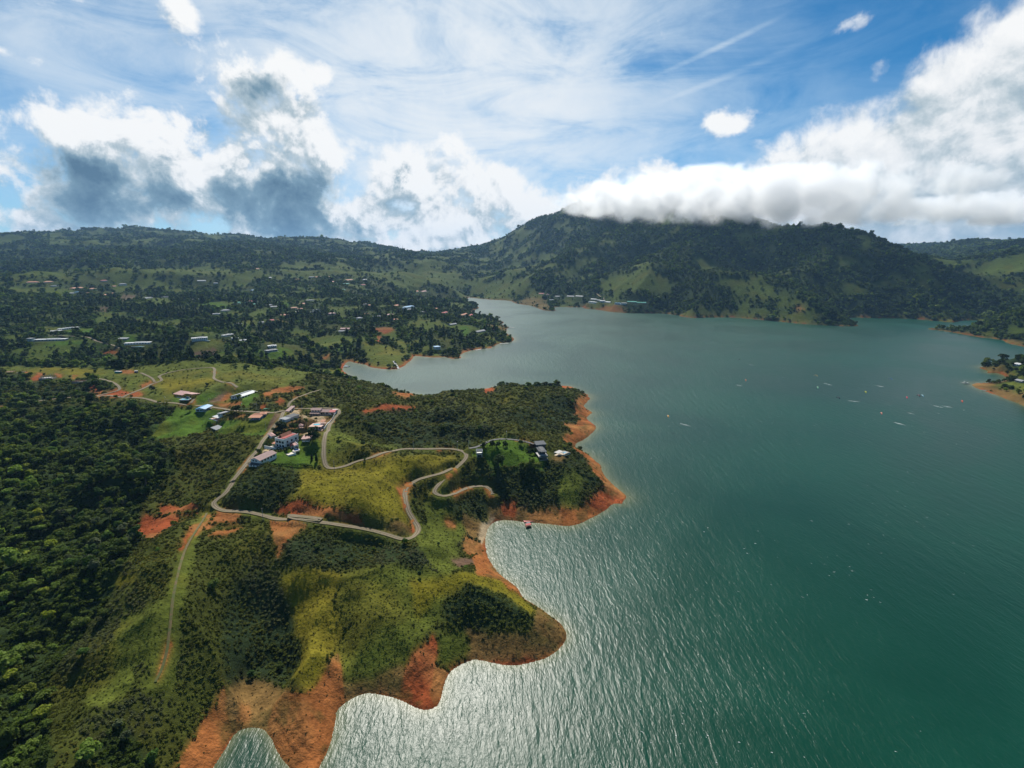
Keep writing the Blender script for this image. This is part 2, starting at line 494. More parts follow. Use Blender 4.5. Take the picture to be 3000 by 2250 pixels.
rm('F', (100, 800, 2900), (300, 805, 2800), (500, 800, 2800), (700, 800, 2800), (900, 800, 2900), (1050, 800, 2900), (1133, 796, 3000), (1200, 800, 3000), (1280, 815, 2900), (1340, 830, 2800),
   (1250, 770, 3400), (1150, 765, 3500), (1330, 790, 3500), (950, 760, 3500), (800, 760, 3400), (600, 770, 3200), (400, 775, 3200), (200, 775, 3300),
   (0, 694, 6500), (60, 686, 6500), (130, 696, 6500), (250, 680, 6500), (350, 672, 6600), (450, 670, 6700), (520, 678, 6800),
   (0, 768, 4200), (200, 750, 4200), (300, 738, 4300), (430, 728, 4300), (560, 720, 4300), (620, 716, 4200), (700, 724, 4200), (780, 736, 4100), (860, 750, 4000),
   (800, 708, 5800), (900, 694, 5800), (960, 697, 5800), (1050, 708, 5800), (1110, 726, 5700), (1180, 738, 5600),
   (1000, 752, 3900), (1100, 750, 4000), (1200, 752, 4100), (1300, 756, 4300), (1360, 745, 4600), (1340, 744, 7500), (1400, 722, 7500), (1460, 705, 7800), (1280, 750, 6500),
   (1381, 736, 4900), (1471, 702, 4800), (1562, 660, 4600), (1607, 648, 4500), (1652, 626, 4400), (1697, 613, 4300), (1788, 602, 4200), (1900, 606, 3900), (2100, 640, 3500),
   (2300, 672, 3150), (2438, 691, 2950), (2547, 711, 2800), (2608, 727, 2700), (2670, 756, 2600), (2751, 788, 2450), (2832, 829, 2300), (2914, 870, 2150), (2966, 908, 2050),
   (1756, 695, 3800), (1652, 736, 3450), (1525, 790, 3150), (1453, 830, 2950), (1607, 781, 3500), (1450, 780, 3900), (1420, 815, 3500), (1500, 750, 4200),
   (1801, 722, 3300), (1697, 763, 3000), (1629, 790, 2850), (1607, 812, 2700), (1833, 783, 3000), (1742, 819, 2700), (1650, 830, 2700),
   (1991, 722, 2700), (1878, 767, 2450), (1788, 808, 2250), (1742, 840, 2150), (1833, 850, 2030), (1923, 826, 2150), (2005, 817, 2400), (1991, 868, 2000), (2080, 760, 2750),
   (2149, 800, 2200), (2059, 833, 2030), (2222, 838, 1980), (2303, 872, 1800), (2385, 905, 1640), (2446, 930, 1540), (2200, 700, 3000), (2100, 700, 3000),
   (2344, 845, 2300), (2283, 784, 2750), (2425, 900, 1950), (2507, 813, 2300), (2629, 853, 2000), (2710, 894, 1880), (2550, 880, 1850), (2400, 760, 2650), (2600, 780, 2500),
   (2855, 706, 5500), (2795, 730, 5200), (2739, 752, 4900), (2679, 785, 4700), (2620, 790, 5000), (2540, 785, 5500), (2650, 800, 3900), (2895, 718, 5500), (2940, 727, 5000), (3000, 715, 4500), (2784, 784, 3600), (2909, 753, 3500),
   (2985, 739, 3400), (2873, 828, 3000), (2940, 806, 3000), (2973, 895, 2500), (3100, 700, 4500), (3100, 760, 3200), (2750, 770, 4200))
zm(14, (900, 212, 9), (1200, 230, 9), (1600, 262, 9), (1200, 375, 22), (900, 420, 14), (600, 440, 6), (1330, 430, 20), (1600, 290, 60), (1700, 400, 45), (1815, 190, 90), (1600, 450, 30), (2000, 100, 120), (1700, 560, 10),
   (1500, 1050, 4), (1700, 1080, 9), (1815, 1050, 13), (1400, 1300, 4), (1700, 1250, 7), (1815, 1350, 8), (2150, 1300, 25), (2000, 1500, 8), (2050, 1080, 25), (1300, 1050, 2.5))
am(-62, (90, 25), (200, 32), (350, 45), (600, 60), (900, 40), (1500, 70), (3000, 160), (6000, 380), (12000, 420))
am(-30, (12000, 380), (9000, 360)); am(0, (12000, 300), (9500, 280)); am(30, (12000, 420), (8000, 350)); am(62, (900, 40), (1500, 90), (3000, 300), (6000, 450), (12000, 500))
am(-45, (60, 22), (95, 24)); am(-35, (60, 15)); am(45, (12000, 450))

Z = np.array(ZM)
sel = np.arange(0, n_shore_real, 1)
sz = np.column_stack([shore[sel], np.zeros(len(sel))])
Z = np.vstack([Z, sz])
PA = np.arctan2(Z[:, 0], Z[:, 1])
PR = np.log(np.hypot(Z[:, 0], Z[:, 1]))
zval = Z[:, 2]
CMQ = 0.035


def phi(d2):
    return -np.sqrt(d2 + CMQ * CMQ)


n = len(Z)
D2 = (PA[:, None] - PA[None]) ** 2 + (PR[:, None] - PR[None]) ** 2
A = np.zeros((n + 3, n + 3))
A[:n, :n] = phi(D2) + np.eye(n) * 0.002
Q = np.column_stack([np.ones(n), PA, PR])
A[:n, n:] = Q
A[n:, :n] = Q.T
wts = np.linalg.solve(A, np.concatenate([zval, np.zeros(3)]))

NA, NR = 900, 960
AZ0, AZ1 = R(-60), R(60)
LR0, LR1 = math.log(62.0), math.log(11500.0)
gaz = np.linspace(AZ0, AZ1, NA)
glr = np.linspace(LR0, LR1, NR)
GA, GR = np.meshgrid(gaz, glr, indexing='ij')
GX = np.exp(GR) * np.sin(GA)
GY = np.exp(GR) * np.cos(GA)
RAD = np.exp(GR)
# coarse evaluation of the smooth relief, then upsampled
ka, kr = 2, 2
ca, cr_ = gaz[::ka], glr[::kr]
if ca[-1] != gaz[-1]: ca = np.append(ca, gaz[-1])
if cr_[-1] != glr[-1]: cr_ = np.append(cr_, glr[-1])
CA, CR = np.meshgrid(ca, cr_, indexing='ij')
cf = np.zeros(CA.size)
fa, fr_ = CA.ravel(), CR.ravel()
for s in range(0, len(fa), 20000):
    e = slice(s, s + 20000)
    d2 = (fa[e, None] - PA[None]) ** 2 + (fr_[e, None] - PR[None]) ** 2
    cf[e] = phi(d2) @ wts[:n] + wts[n] + wts[n + 1] * fa[e] + wts[n + 2] * fr_[e]
CZ = cf.reshape(CA.shape)
tmp = np.stack([np.interp(glr, cr_, CZ[i]) for i in range(CZ.shape[0])])
HZ = np.stack([np.interp(gaz, ca, tmp[:, j]) for j in range(NR)], 1)



def blur(g, n_):
    k = np.array([1, 4, 6, 4, 1.]) / 16
    for _ in range(n_):
        p = np.pad(g, ((2, 2), (0, 0)), mode='edge')
        g = sum(p[i:i + g.shape[0]] * k[i] for i in range(5))
        p = np.pad(g, ((0, 0), (2, 2)), mode='edge')
        g = sum(p[:, i:i + g.shape[1]] * k[i] for i in range(5))
    return g


_b2, _b8 = blur(HZ, 2), blur(HZ, 8)
_fw = smooth01((RAD - 1300) / 500)
HZ = _b8 * (1 - _fw) + _b2 * _fw
# distance to the shore, positive on land
SD = seg_dist(GX, GY, lake)
WET = in_poly(GX, GY, lake)
SD = np.where(WET, -SD, SD)

far = smooth01((RAD - 1300) / 1500)
nearw = 1 - smooth01((RAD - 500) / 500)
wx = GX + 60 * fbm(GX, GY, 500, 2, 91)
wy = GY + 60 * fbm(GX, GY, 500, 2, 57)
hgt = np.clip(HZ / 120, 0, 1)
HZ = HZ + far * hgt * (44 * fbm(wx, wy, 760, 4, 3, .5, True) - 14 + 10 * fbm(wx, wy, 210, 3, 5))
# long spurs running down towards the lake
mt = smooth01((R(38) - GA) / R(8)) * smooth01((GA - R(-4)) / R(7)) * smooth01((RAD - 1500) / 450) * (1 - smooth01((RAD - 5000) / 900))
pu, pv = wx * .83 - wy * .55, wx * .55 + wy * .83
HZ = HZ + mt * smooth01(HZ / 170) * (58 * (fbm(pu, pv * .28, 640, 3, 131, .42, True) - .22) + 7 * fbm(wx, wy, 120, 3, 133))
lf = smooth01((RAD - 2300) / 900) * smooth01((R(4) - GA) / R(14))
HZ = HZ + lf * (46 * fbm(wx, wy, 1000, 3, 103, .5, True) - 26 + 16 * fbm(wx, wy, 420, 3, 105))
mid = smooth01((RAD - 650) / 400) * (1 - far)
HZ = HZ + mid * hgt * (10 * fbm(wx, wy, 190, 4, 8) + 12 * fbm(wx, wy, 420, 3, 18, .5, True))
nx = GX + 14 * fbm(GX, GY, 90, 2, 31)
ny = GY + 14 * fbm(GX, GY, 90, 2, 33)
inl = smooth01(SD / 32)
# gullies and shoulders of the near hills, with hummocks and cattle terraces
HZ = HZ + nearw * inl * (16.0 * (fbm(nx, ny, 135, 3, 9, .45, True) - .30) + 8.0 * fbm(nx, ny, 66, 3, 11))
HZ = HZ + nearw * (.7 * fbm(GX, GY, 13, 3, 13) + 1.6 * fbm(GX, GY, 26, 2, 15))
HZ = HZ + nearw * .14 * np.sin(HZ * 5.2 + 2.0 * fbm(GX, GY, 30, 2, 17)) * smooth01(HZ / 4)
shore_wob = fbm(GX, GY, 14, 3, 23) * np.clip(RAD / 500, .6, 3) * 1.0
sdw = SD + shore_wob
hi = .6 * np.maximum(sdw, 0) + .25
lo = np.clip(.13 * sdw, 0, 2.2) + .05
land = np.maximum(np.minimum(HZ, hi), lo)
HZ = np.where(sdw > 0, land, np.maximum(.35 * sdw, -9.0) - .05)


def h_at(x, y, grid=None):
    g = HZ if grid is None else grid
    x = np.asarray(x, float); y = np.asarray(y, float)
    a = (np.arctan2(x, y) - AZ0) / (AZ1 - AZ0) * (NA - 1)
    r = (np.log(np.maximum(np.hypot(x, y), 1)) - LR0) / (LR1 - LR0) * (NR - 1)
    a = np.clip(a, 0, NA - 1.001); r = np.clip(r, 0, NR - 1.001)
    i, j = a.astype(int), r.astype(int)
    u, v = a - i, r - j
    return (g[i, j] * (1 - u) + g[i + 1, j] * u) * (1 - v) + (g[i, j + 1] * (1 - u) + g[i + 1, j + 1] * u) * v


_T = np.exp(np.linspace(math.log(70), math.log(11000), 1600))


def hit(px, py, grid=None):
    """where a line of sight through a survey mark meets the ground"""
    az, te = ray(px, py)
    x, y = _T * math.sin(az), _T * math.cos(az)
    g = np.maximum(h_at(x, y, grid), 0) - (CAM_H + _T * te)
    k = np.argmax(g > 0)
    if not (g > 0).any():
        k = len(_T) - 1
    if k > 0:
        t = g[k - 1] / (g[k - 1] - g[k])
        rr = _T[k - 1] + (_T[k] - _T[k - 1]) * t
    else:
        rr = _T[0]
    return rr * math.sin(az), rr * math.cos(az)


def hits(fr, pts, grid=None):
    return np.array([hit(*fpx(fr, *p), grid) for p in pts])

# ------------------------------------------------------------------ roads
ROADS = [  # name, label-ish kind, width, picks
    ('main', 4.6, [(8, [(-60, 620), (0, 610), (200, 580), (420, 545), (600, 520), (850, 515), (1100, 518), (1250, 522), (1400, 540), (1560, 570), (1700, 590), (1850, 600), (2050, 620)]),
                   (2, [(600, 552), (700, 565), (800, 574), (900, 578), (1100, 572), (1225, 568)])]),
    ('upper', 4.0, [(8, [(1140, 517), (1250, 470), (1340, 430), (1400, 400), (1430, 388), (1500, 365), (1492, 345), (1460, 320), (1600, 280), (1750, 255), (1950, 235), (1990, 250), (1985, 300), (1975, 345), (2050, 380), (2200, 435)])]),
    ('branch', 3.6, [(8, [(1300, 290), (1370, 320), (1420, 350), (1432, 380)])]),
    ('site', 4.0, [(8, [(870, 513), (960, 490), (1060, 470), (1110, 450), (1105, 420), (1060, 385), (990, 360), (900, 345), (840, 340)])]),
    ('hilltop', 3.6, [(2, [(1270, 535), (1275, 490), (1310, 450), (1400, 410), (1500, 370), (1590, 345), (1620, 340)])]),
    ('east', 4.4, [(10, [(1150, 190), (1400, 178), (1700, 172), (1930, 180), (2010, 205), (2040, 245), (2000, 300), (1900, 430), (1820, 540), (1760, 680), (1730, 800), (1715, 1000), (1720, 1200), (1750, 1330), (1800, 1420), (1900, 1440), (2050, 1410), (2212, 1360)]),
                   (3, [(100, 745), (220, 710), (320, 670), (420, 650), (600, 645), (780, 648), (870, 660), (905, 690), (890, 730), (830, 790), (760, 850), (700, 900), (670, 940), (670, 970), (700, 995), (750, 1000), (820, 975), (900, 930), (980, 912), (1040, 905), (1070, 940), (1090, 995)])]),
    ('west', 4.4, [(2, [(1225, 570), (1190, 645), (1120, 740), (1050, 830), (980, 920), (930, 1000), (880, 1060), (800, 1150), (700, 1290), (640, 1370)]),
                   (4, [(1340, 10), (1290, 70), (1240, 130), (1218, 165), (1240, 185), (1300, 195), (1500, 210), (1700, 235), (1900, 262)]),
                   (5, [(60, 138), (150, 148), (300, 165), (450, 188), (600, 215), (700, 245), (780, 260), (840, 258), (880, 240), (885, 215), (860, 170), (840, 130), (815, 70), (800, 0)]),
                   (3, [(460, 950), (480, 920), (540, 870), (620, 850), (700, 835), (760, 812), (800, 790)])]),
    ('drive', 3.4, [(9, [(250, 310), (400, 250), (600, 180), (750, 145), (900, 130), (1050, 150), (1200, 200), (1350, 250), (1440, 280)])]),
    ('orange_drive', 3.0, [(12, [(425, 345), (440, 290), (465, 235)])]),
    ('valley', 5.0, [(17, [(330, 950), (580, 952), (800, 957), (1050, 960), (1150, 985), (1180, 1012), (1300, 1048), (1430, 1070), (1490, 1110)])]),
    ('ridge', 1.5, [(4, [(1185, 205), (1130, 290), (1060, 400), (1015, 560), (980, 740), (968, 900), (962, 970), (930, 1100), (890, 1180)])]),
    ('far_track', 6.0, [(6, [(1190, 540), (1205, 565), (1230, 590), (1262, 618)])]),
]


def resample(p, step):
    p = np.asarray(p, float)
    for _ in range(2):
        q = np.empty((2 * (len(p) - 1) + 2, 2))
        q[0], q[-1] = p[0], p[-1]
        q[1:-1:2] = p[:-1] * .75 + p[1:] * .25
        q[2:-1:2] = p[:-1] * .25 + p[1:] * .75
        p = q
    s = np.concatenate([[0], np.cumsum(np.hypot(*np.diff(p, axis=0).T))])
    t = np.linspace(0, s[-1], max(3, int(s[-1] / step)))
    return np.column_stack([np.interp(t, s, p[:, 0]), np.interp(t, s, p[:, 1])])


BASE = HZ.copy()
road_lines = []
ROADD = np.full(HZ.shape, 1e9)
for nm, wd, picks in ROADS:
    pts = np.vstack([hits(fr, p, BASE) for fr, p in picks])
    keep = [0]
    for i in range(1, len(pts)):
        if np.hypot(*(pts[i] - pts[keep[-1]])) > 1.5:
            keep.append(i)
    line = resample(pts[keep], 2.5)
    z = h_at(line[:, 0], line[:, 1], BASE)
    kern = np.ones(9) / 9
    zp = np.pad(z, 8, mode='edge')
    z = np.convolve(np.convolve(zp, kern, 'same'), kern, 'same')[8:-8]
    road_lines.append((nm, wd, line, z))
for nm, wd, line, z in road_lines:
    mg = 16
    bx = (GX > line[:, 0].min() - mg) & (GX < line[:, 0].max() + mg) & (GY > line[:, 1].min() - mg) & (GY < line[:, 1].max() + mg)
    ii = np.nonzero(bx.ravel())[0]
    x, y = GX.ravel()[ii], GY.ravel()[ii]
    best = np.full(len(ii), 1e18)
    bz = np.zeros(len(ii))
    for k in range(len(line) - 1):
        (a, c), (d, e) = line[k], line[k + 1]
        m_ = np.nonzero((np.abs(x - a) < mg + 3) & (np.abs(y - c) < mg + 3))[0]
        if not len(m_):
            continue
        dx, dy = d - a, e - c
        t = np.clip(((x[m_] - a) * dx + (y[m_] - c) * dy) / (dx * dx + dy * dy + 1e-9), 0, 1)
        dd = (x[m_] - a - t * dx) ** 2 + (y[m_] - c - t * dy) ** 2
        u = dd < best[m_]
        best[m_[u]] = dd[u]
        bz[m_[u]] = (z[k] + (z[k + 1] - z[k]) * t)[u]
    best = np.sqrt(best)
    w_ = 1 - smooth01((best - wd * .5 - .6) / 4.5)
    flat = HZ.ravel()
    flat[ii] = flat[ii] * (1 - w_) + (bz - .30) * w_
    HZ = flat.reshape(HZ.shape)
    rr = ROADD.ravel()
    rr[ii] = np.minimum(rr[ii], best)
    ROADD = rr.reshape(HZ.shape)


# ------------------------------------------------------------------ level pads for buildings
PADS = []
def pad(fr, x, y, rad, blend=7.0):
    """levels the ground around a survey mark; returns x, y, z"""
    global HZ
    X, Y = hit(*fpx(fr, x, y))
    d = np.hypot(GX - X, GY - Y)
    z = float(h_at(X, Y))
    w_ = 1 - smooth01((d - rad) / blend)
    HZ = HZ * (1 - w_) + z * w_
    PADS.append((X, Y, rad))
    return X, Y, z



# ------------------------------------------------------------------ where the buildings stand
def place(fr, p1, p2, depth, blend=6.0, pr=None):
    """base line of the wall that faces the survey point -> centre, heading, width"""
    a, c = np.array(hit(*fpx(fr, *p1))), np.array(hit(*fpx(fr, *p2)))
    d = c - a
    wd = float(np.hypot(*d))
    ang = math.atan2(d[1], d[0])
    # heavily foreshortened base lines: keep the wall broadly facing the survey point
    mid = (a + c) / 2
    nrm = np.array([-math.sin(ang), math.cos(ang)])
    cen = mid + nrm * depth / 2
    rad = math.hypot(wd, depth) / 2
    global HZ
    z = float(np.mean(h_at([a[0], c[0], cen[0]], [a[1], c[1], cen[1]])))
    dd = np.hypot(GX - cen[0], GY - cen[1])
    rr = rad * .85 if pr is None else pr
    w_ = 1 - smooth01((dd - rr) / blend)
    HZ = HZ * (1 - w_) + z * w_
    PADS.append((cen[0], cen[1], rad * .8))
    return dict(x=float(cen[0]), y=float(cen[1]), z=z, rz=ang, w=wd, d=depth)


def flat_place(fr, p, w, d, rz, blend=5.0):
    global HZ
    X, Y = hit(*fpx(fr, *p))
    z = float(h_at(X, Y))
    rad = math.hypot(w, d) / 2
    dd = np.hypot(GX - X, GY - Y)
    w_ = 1 - smooth01((dd - rad * .85) / blend)
    HZ = HZ * (1 - w_) + z * w_
    PADS.append((X, Y, rad * .8))
    return dict(x=X, y=Y, z=z, rz=R(rz), w=w, d=d)


PL = {
    'orange': place(12, (160, 250), (430, 232), 9), 'white_metal': place(12, (1040, 278), (1185, 258), 24),
    'blue_roof': place(12, (497, 460), (640, 462), 14), 'shed': place(12, (838, 545), (890, 538), 13, 3),
    'pavilion': place(12, (706, 605), (830, 596), 7, 3), 'terracotta': place(12, (1318, 596), (1490, 582), 11, 4), 'kiosk': place(12, (742, 762), (816, 752), 6, 3),
    'garage': place(10, (830, 470), (950, 462), 16, 3, 8), 'gate': place(10, (1015, 262), (1135, 240), 3, 3, 5),
    'top_house': place(10, (1435, 330), (1930, 318), 12, 4), 'pool_house': place(10, (1410, 650), (1640, 632), 10, 3), 'gazebo': place(10, (1205, 622), (1325, 612), 7, 2),
    'carport': place(10, (1280, 872), (1430, 862), 6, 2), 'villa': place(10, (670, 985), (935, 972), 15, 3), 'turret': place(10, (600, 800), (662, 795), 3.2, 2),
    'annex': place(10, (1095, 1020), (1215, 1010), 7, 2), 'bench': place(10, (1010, 1145), (1150, 1135), 5, 2), 'long_house': place(10, (205, 1392), (385, 1372), 19, 3, 9),
    'tower': place(9, (365, 450), (465, 452), 5.5, 3), 'modern': place(9, (1395, 498), (1525, 505), 27, 4, 10), 'modern_gazebo': place(9, (1690, 425), (1775, 420), 5, 2),
    'site_brick': place(11, (600, 345), (800, 330), 12), 'site_block': place(11, (1110, 392), (1285, 385), 9), 'site_posts': place(11, (40, 245), (330, 240), 14),
    'container': place(11, (1770, 232), (1862, 228), 3), 'container2': place(11, (2075, 225), (2125, 222), 3),
}
# the lakeside town: sheet, base line, depth, storeys, wall colour, roof kind, roof colour, where
W_, C_, BK, GRY, OC, PK, BL = 'white', 'cream', 'brick', 'grey', 'ochre', 'pink', 'pale blue'
T_, RD, FW, GN, DG, LB = 'terracotta', 'red', 'white', 'green', 'grey', 'blue'
TOWN = [
    (17, (640, 912), (780, 902), 10, 1, W_, 'flat', FW, 'a'), (17, (742, 882), (990, 862), 9, 1, W_, 'flat', FW, 'a'), (17, (425, 1032), (815, 1006), 11, 1, GRY, 'flat', FW, 'a'),
    (17, (340, 1025), (396, 1024), 8, 2, W_, 'flat', DG, 'a'), (17, (1552, 1080), (1870, 1050), 11, 1, W_, 'flat', FW, 'a'), (17, (1472, 1012), (1580, 1006), 9, 1, GRY, 'shed', DG, 'a'),
    (15, (280, 1075), (480, 1046), 12, 2, W_, 'flat', FW, 'b'), (15, (1255, 1212), (1388, 1190), 10, 1, GRY, 'flat', DG, 'b'), (15, (1270, 1150), (1375, 1140), 10, 1, W_, 'flat', FW, 'b'),
    (15, (905, 1072), (992, 1062), 8, 1, W_, 'flat', FW, 'b'), (15, (690, 1000), (820, 992), 8, 1, C_, 'flat', FW, 'b'), (15, (800, 1040), (880, 1036), 7, 1, W_, 'flat', FW, 'b'),
    (17, (330, 300), (490, 292), 16, 1, W_, 'hip', T_, 'c'), (17, (558, 296), (670, 290), 14, 1, C_, 'hip', T_, 'c'), (17, (650, 342), (752, 337), 10, 1, W_, 'flat', FW, 'c'),
    (17, (910, 372), (1052, 366), 14, 1, C_, 'hip', T_, 'c'), (17, (1130, 378), (1206, 373), 12, 1, C_, 'hip', T_, 'c'), (17, (1370, 442), (1452, 432), 14, 1, W_, 'hip', T_, 'c'),
    (17, (1270, 458), (1340, 452), 10, 1, BK, 'gable', T_, 'c'), (17, (1320, 478), (1420, 472), 8, 1, W_, 'flat', FW, 'c'), (17, (880, 432), (925, 429), 8, 1, W_, 'gable', DG, 'c'),
    (17, (950, 418), (1010, 413), 8, 1, W_, 'flat', LB, 'c'), (17, (985, 474), (1036, 470), 9, 1, C_, 'gable', T_, 'c'), (17, (1262, 278), (1342, 272), 12, 1, W_, 'hip', RD, 'c'),
    (17, (1490, 328), (1582, 322), 12, 2, W_, 'hip', DG, 'c'), (17, (1730, 494), (1950, 484), 10, 1, W_, 'flat', FW, 'c'), (17, (2045, 478), (2102, 473), 10, 1, GRY, 'flat', DG, 'c'), (17, (1090, 430), (1130, 428), 8, 1, C_, 'gable', T_, 'c'), (17, (1410, 345), (1450, 343), 9, 1, C_, 'gable', T_, 'c'),
    (15, (345, 292), (452, 286), 12, 1, W_, 'gable', FW, 'd'), (15, (560, 318), (612, 314), 9, 1, W_, 'gable', DG, 'd'), (15, (1600, 272), (1686, 267), 12, 1, C_, 'gable', RD, 'd'), (15, (1790, 248), (1862, 242), 11, 2, W_, 'hip', DG, 'd'),
    (15, (1875, 238), (2020, 233), 12, 1, C_, 'gable', T_, 'd'), (15, (660, 678), (772, 670), 12, 1, W_, 'hip', DG, 'd'), (15, (548, 722), (640, 716), 10, 1, W_, 'flat', FW, 'd'),
    (15, (820, 572), (900, 570), 10, 1, GRY, 'shed', GN, 'd'), (15, (905, 580), (985, 578), 10, 1, GRY, 'shed', GN, 'd'), (15, (1050, 594), (1120, 592), 9, 1, GRY, 'shed', GN, 'd'), (15, (1030, 556), (1122, 551), 11, 1, C_, 'gable', RD, 'd'),
    (15, (1240, 607), (1322, 602), 11, 1, GRY, 'hip', DG, 'd'), (15, (1680, 592), (1790, 584), 13, 1, C_, 'hip', T_, 'd'), (15, (1760, 542), (1860, 537), 11, 1, W_, 'flat', FW, 'd'), (15, (1438, 752), (1532, 742), 12, 2, BK, 'gable', T_, 'd'),
    (15, (1258, 824), (1345, 816), 12, 2, BK, 'gable', RD, 'd'), (15, (1610, 694), (1690, 688), 10, 1, W_, 'flat', FW, 'd'), (15, (1855, 684), (1940, 678), 11, 2, W_, 'flat', DG, 'd'), (15, (1815, 698), (1880, 694), 9, 1, GRY, 'flat', DG, 'd'),
    (15, (2070, 718), (2150, 712), 11, 1, PK, 'hip', PK, 'd'), (15, (150, 493), (262, 487), 11, 1, W_, 'gable', T_, 'd'), (15, (80, 524), (150, 520), 10, 1, GRY, 'gable', DG, 'd'), (15, (310, 473), (400, 463), 11, 1, W_, 'hip', T_, 'd'),
    (15, (640, 473), (730, 467), 10, 1, W_, 'gable', DG, 'd'), (15, (860, 853), (926, 843), 9, 1, W_, 'gable', DG, 'd'), (15, (1160, 833), (1212, 827), 9, 1, W_, 'gable', DG, 'd'), (15, (290, 528), (400, 523), 8, 1, W_, 'flat', FW, 'd'),
    (15, (1030, 413), (1092, 407), 10, 1, W_, 'gable', LB, 'd'), (15, (1570, 643), (1640, 637), 10, 1, C_, 'gable', T_, 'd'), (15, (1300, 628), (1392, 622), 9, 1, GRY, 'gable', DG, 'd'), (15, (1080, 132), (1150, 129), 14, 1, C_, 'gable', T_, 'd'), (15, (1265, 246), (1312, 243), 10, 1, W_, 'gable', FW, 'd'), (15, (2090, 332), (2150, 328), 12, 1, W_, 'gable', DG, 'd'), (15, (1650, 655), (1712, 650), 9, 1, C_, 'gable', T_, 'd'),
    (16, (65, 553), (132, 546), 12, 2, PK, 'hip', PK, 'e'), (16, (160, 743), (232, 737), 9, 1, W_, 'gable', DG, 'e'), (16, (180, 717), (310, 711), 11, 1, BK, 'gable', PK, 'e'), (16, (375, 605), (432, 598), 11, 2, W_, 'hip', DG, 'e'),
    (16, (560, 573), (632, 566), 9, 1, W_, 'flat', FW, 'e'), (16, (715, 568), (776, 558), 11, 2, W_, 'hip', PK, 'e'), (16, (780, 608), (832, 602), 9, 1, BK, 'hip', T_, 'e'), (16, (445, 548), (500, 546), 9, 1, C_, 'gable', T_, 'e'),
    (16, (890, 483), (1030, 463), 14, 2, W_, 'hip', LB, 'e'), (16, (793, 463), (836, 457), 11, 2, OC, 'gable', T_, 'e'), (16, (912, 496), (985, 488), 9, 1, W_, 'flat', FW, 'e'), (16, (1098, 524), (1132, 517), 9, 1, W_, 'gable', DG, 'e'),
    (16, (1310, 537), (1382, 527), 11, 1, C_, 'gable', RD, 'e'), (16, (1230, 488), (1272, 482), 9, 1, C_, 'gable', T_, 'e'), (16, (500, 448), (542, 443), 10, 1, C_, 'gable', T_, 'e'), (16, (440, 435), (480, 432), 9, 1, GRY, 'gable', DG, 'e'),
    (16, (1080, 293), (1160, 283), 14, 1, PK, 'gable', PK, 'f'), (16, (1028, 288), (1062, 284), 12, 1, W_, 'gable', T_, 'f'), (16, (1540, 553), (1602, 547), 11, 1, C_, 'gable', T_, 'f'), (16, (1635, 563), (1662, 558), 10, 1, C_, 'gable', RD, 'f'),
    (16, (1410, 663), (1482, 657), 9, 1, GRY, 'gable', DG, 'f'), (16, (1710, 743), (1802, 737), 12, 1, GRY, 'gable', DG, 'f'), (16, (1898, 724), (1942, 718), 10, 1, BK, 'gable', RD, 'f'), (16, (1243, 937), (1297, 928), 13, 2, W_, 'flat', LB, 'f'),
    (16, (88, 183), (132, 178), 12, 1, W_, 'gable', T_, 'g'), (16, (240, 164), (332, 158), 13, 1, C_, 'gable', T_, 'g'), (16, (200, 208), (300, 204), 12, 1, GRY, 'shed', GN, 'g'), (16, (170, 273), (242, 270), 11, 1, GRY, 'shed', GN, 'g'), (16, (420, 218), (462, 213), 11, 1, C_, 'gable', RD, 'g'), (16, (10, 125), (60, 122), 12, 1, C_, 'gable', T_, 'g'), (16, (440, 158), (475, 156), 12, 1, W_, 'gable', FW, 'g'),
    (13, (1430, 222), (1522, 217), 12, 2, W_, 'flat', FW, 'h'), (13, (1460, 178), (1532, 173), 10, 1, W_, 'gable', FW, 'h'), (13, (1540, 190), (1580, 186), 10, 1, W_, 'gable', DG, 'h'), (13, (1580, 208), (1642, 203), 10, 2, W_, 'gable', FW, 'h'),
    (13, (1650, 213), (1712, 208), 10, 1, W_, 'gable', FW, 'h'), (13, (1770, 238), (1842, 233), 11, 2, W_, 'flat', LB, 'h'), (13, (1855, 238), (1922, 233), 11, 2, W_, 'flat', FW, 'h'), (13, (1930, 212), (2050, 214), 12, 1, GRY, 'shed', GN, 'h'), (13, (2060, 217), (2180, 222), 12, 1, GRY, 'shed', GN, 'h'),
    (13, (1150, 138), (1240, 135), 14, 1, GRY, 'gable', DG, 'h'), (13, (1260, 138), (1352, 135), 14, 1, GRY, 'gable', DG, 'h'), (13, (1000, 138), (1052, 135), 12, 1, GRY, 'gable', DG, 'h'), (13, (790, 103), (852, 99), 14, 1, C_, 'gable', RD, 'h'), (13, (884, 116), (922, 109), 14, 1, PK, 'gable', PK, 'h'), (13, (920, 181), (972, 177), 12, 1, W_, 'flat', FW, 'h'),
    (14, (1632, 1000), (1735, 996), 9, 1, W_, 'shed', FW, 'i'), (14, (1668, 1250), (1772, 1248), 8, 1, GRY, 'gable', DG, 'i'),
]
TOWN_PL = []
for t_ in TOWN:
    p_ = place(t_[0], t_[1], t_[2], t_[3], 10.0)
    p_['w'] = min(max(p_['w'], 6.0), 55.0)
    TOWN_PL.append(p_)
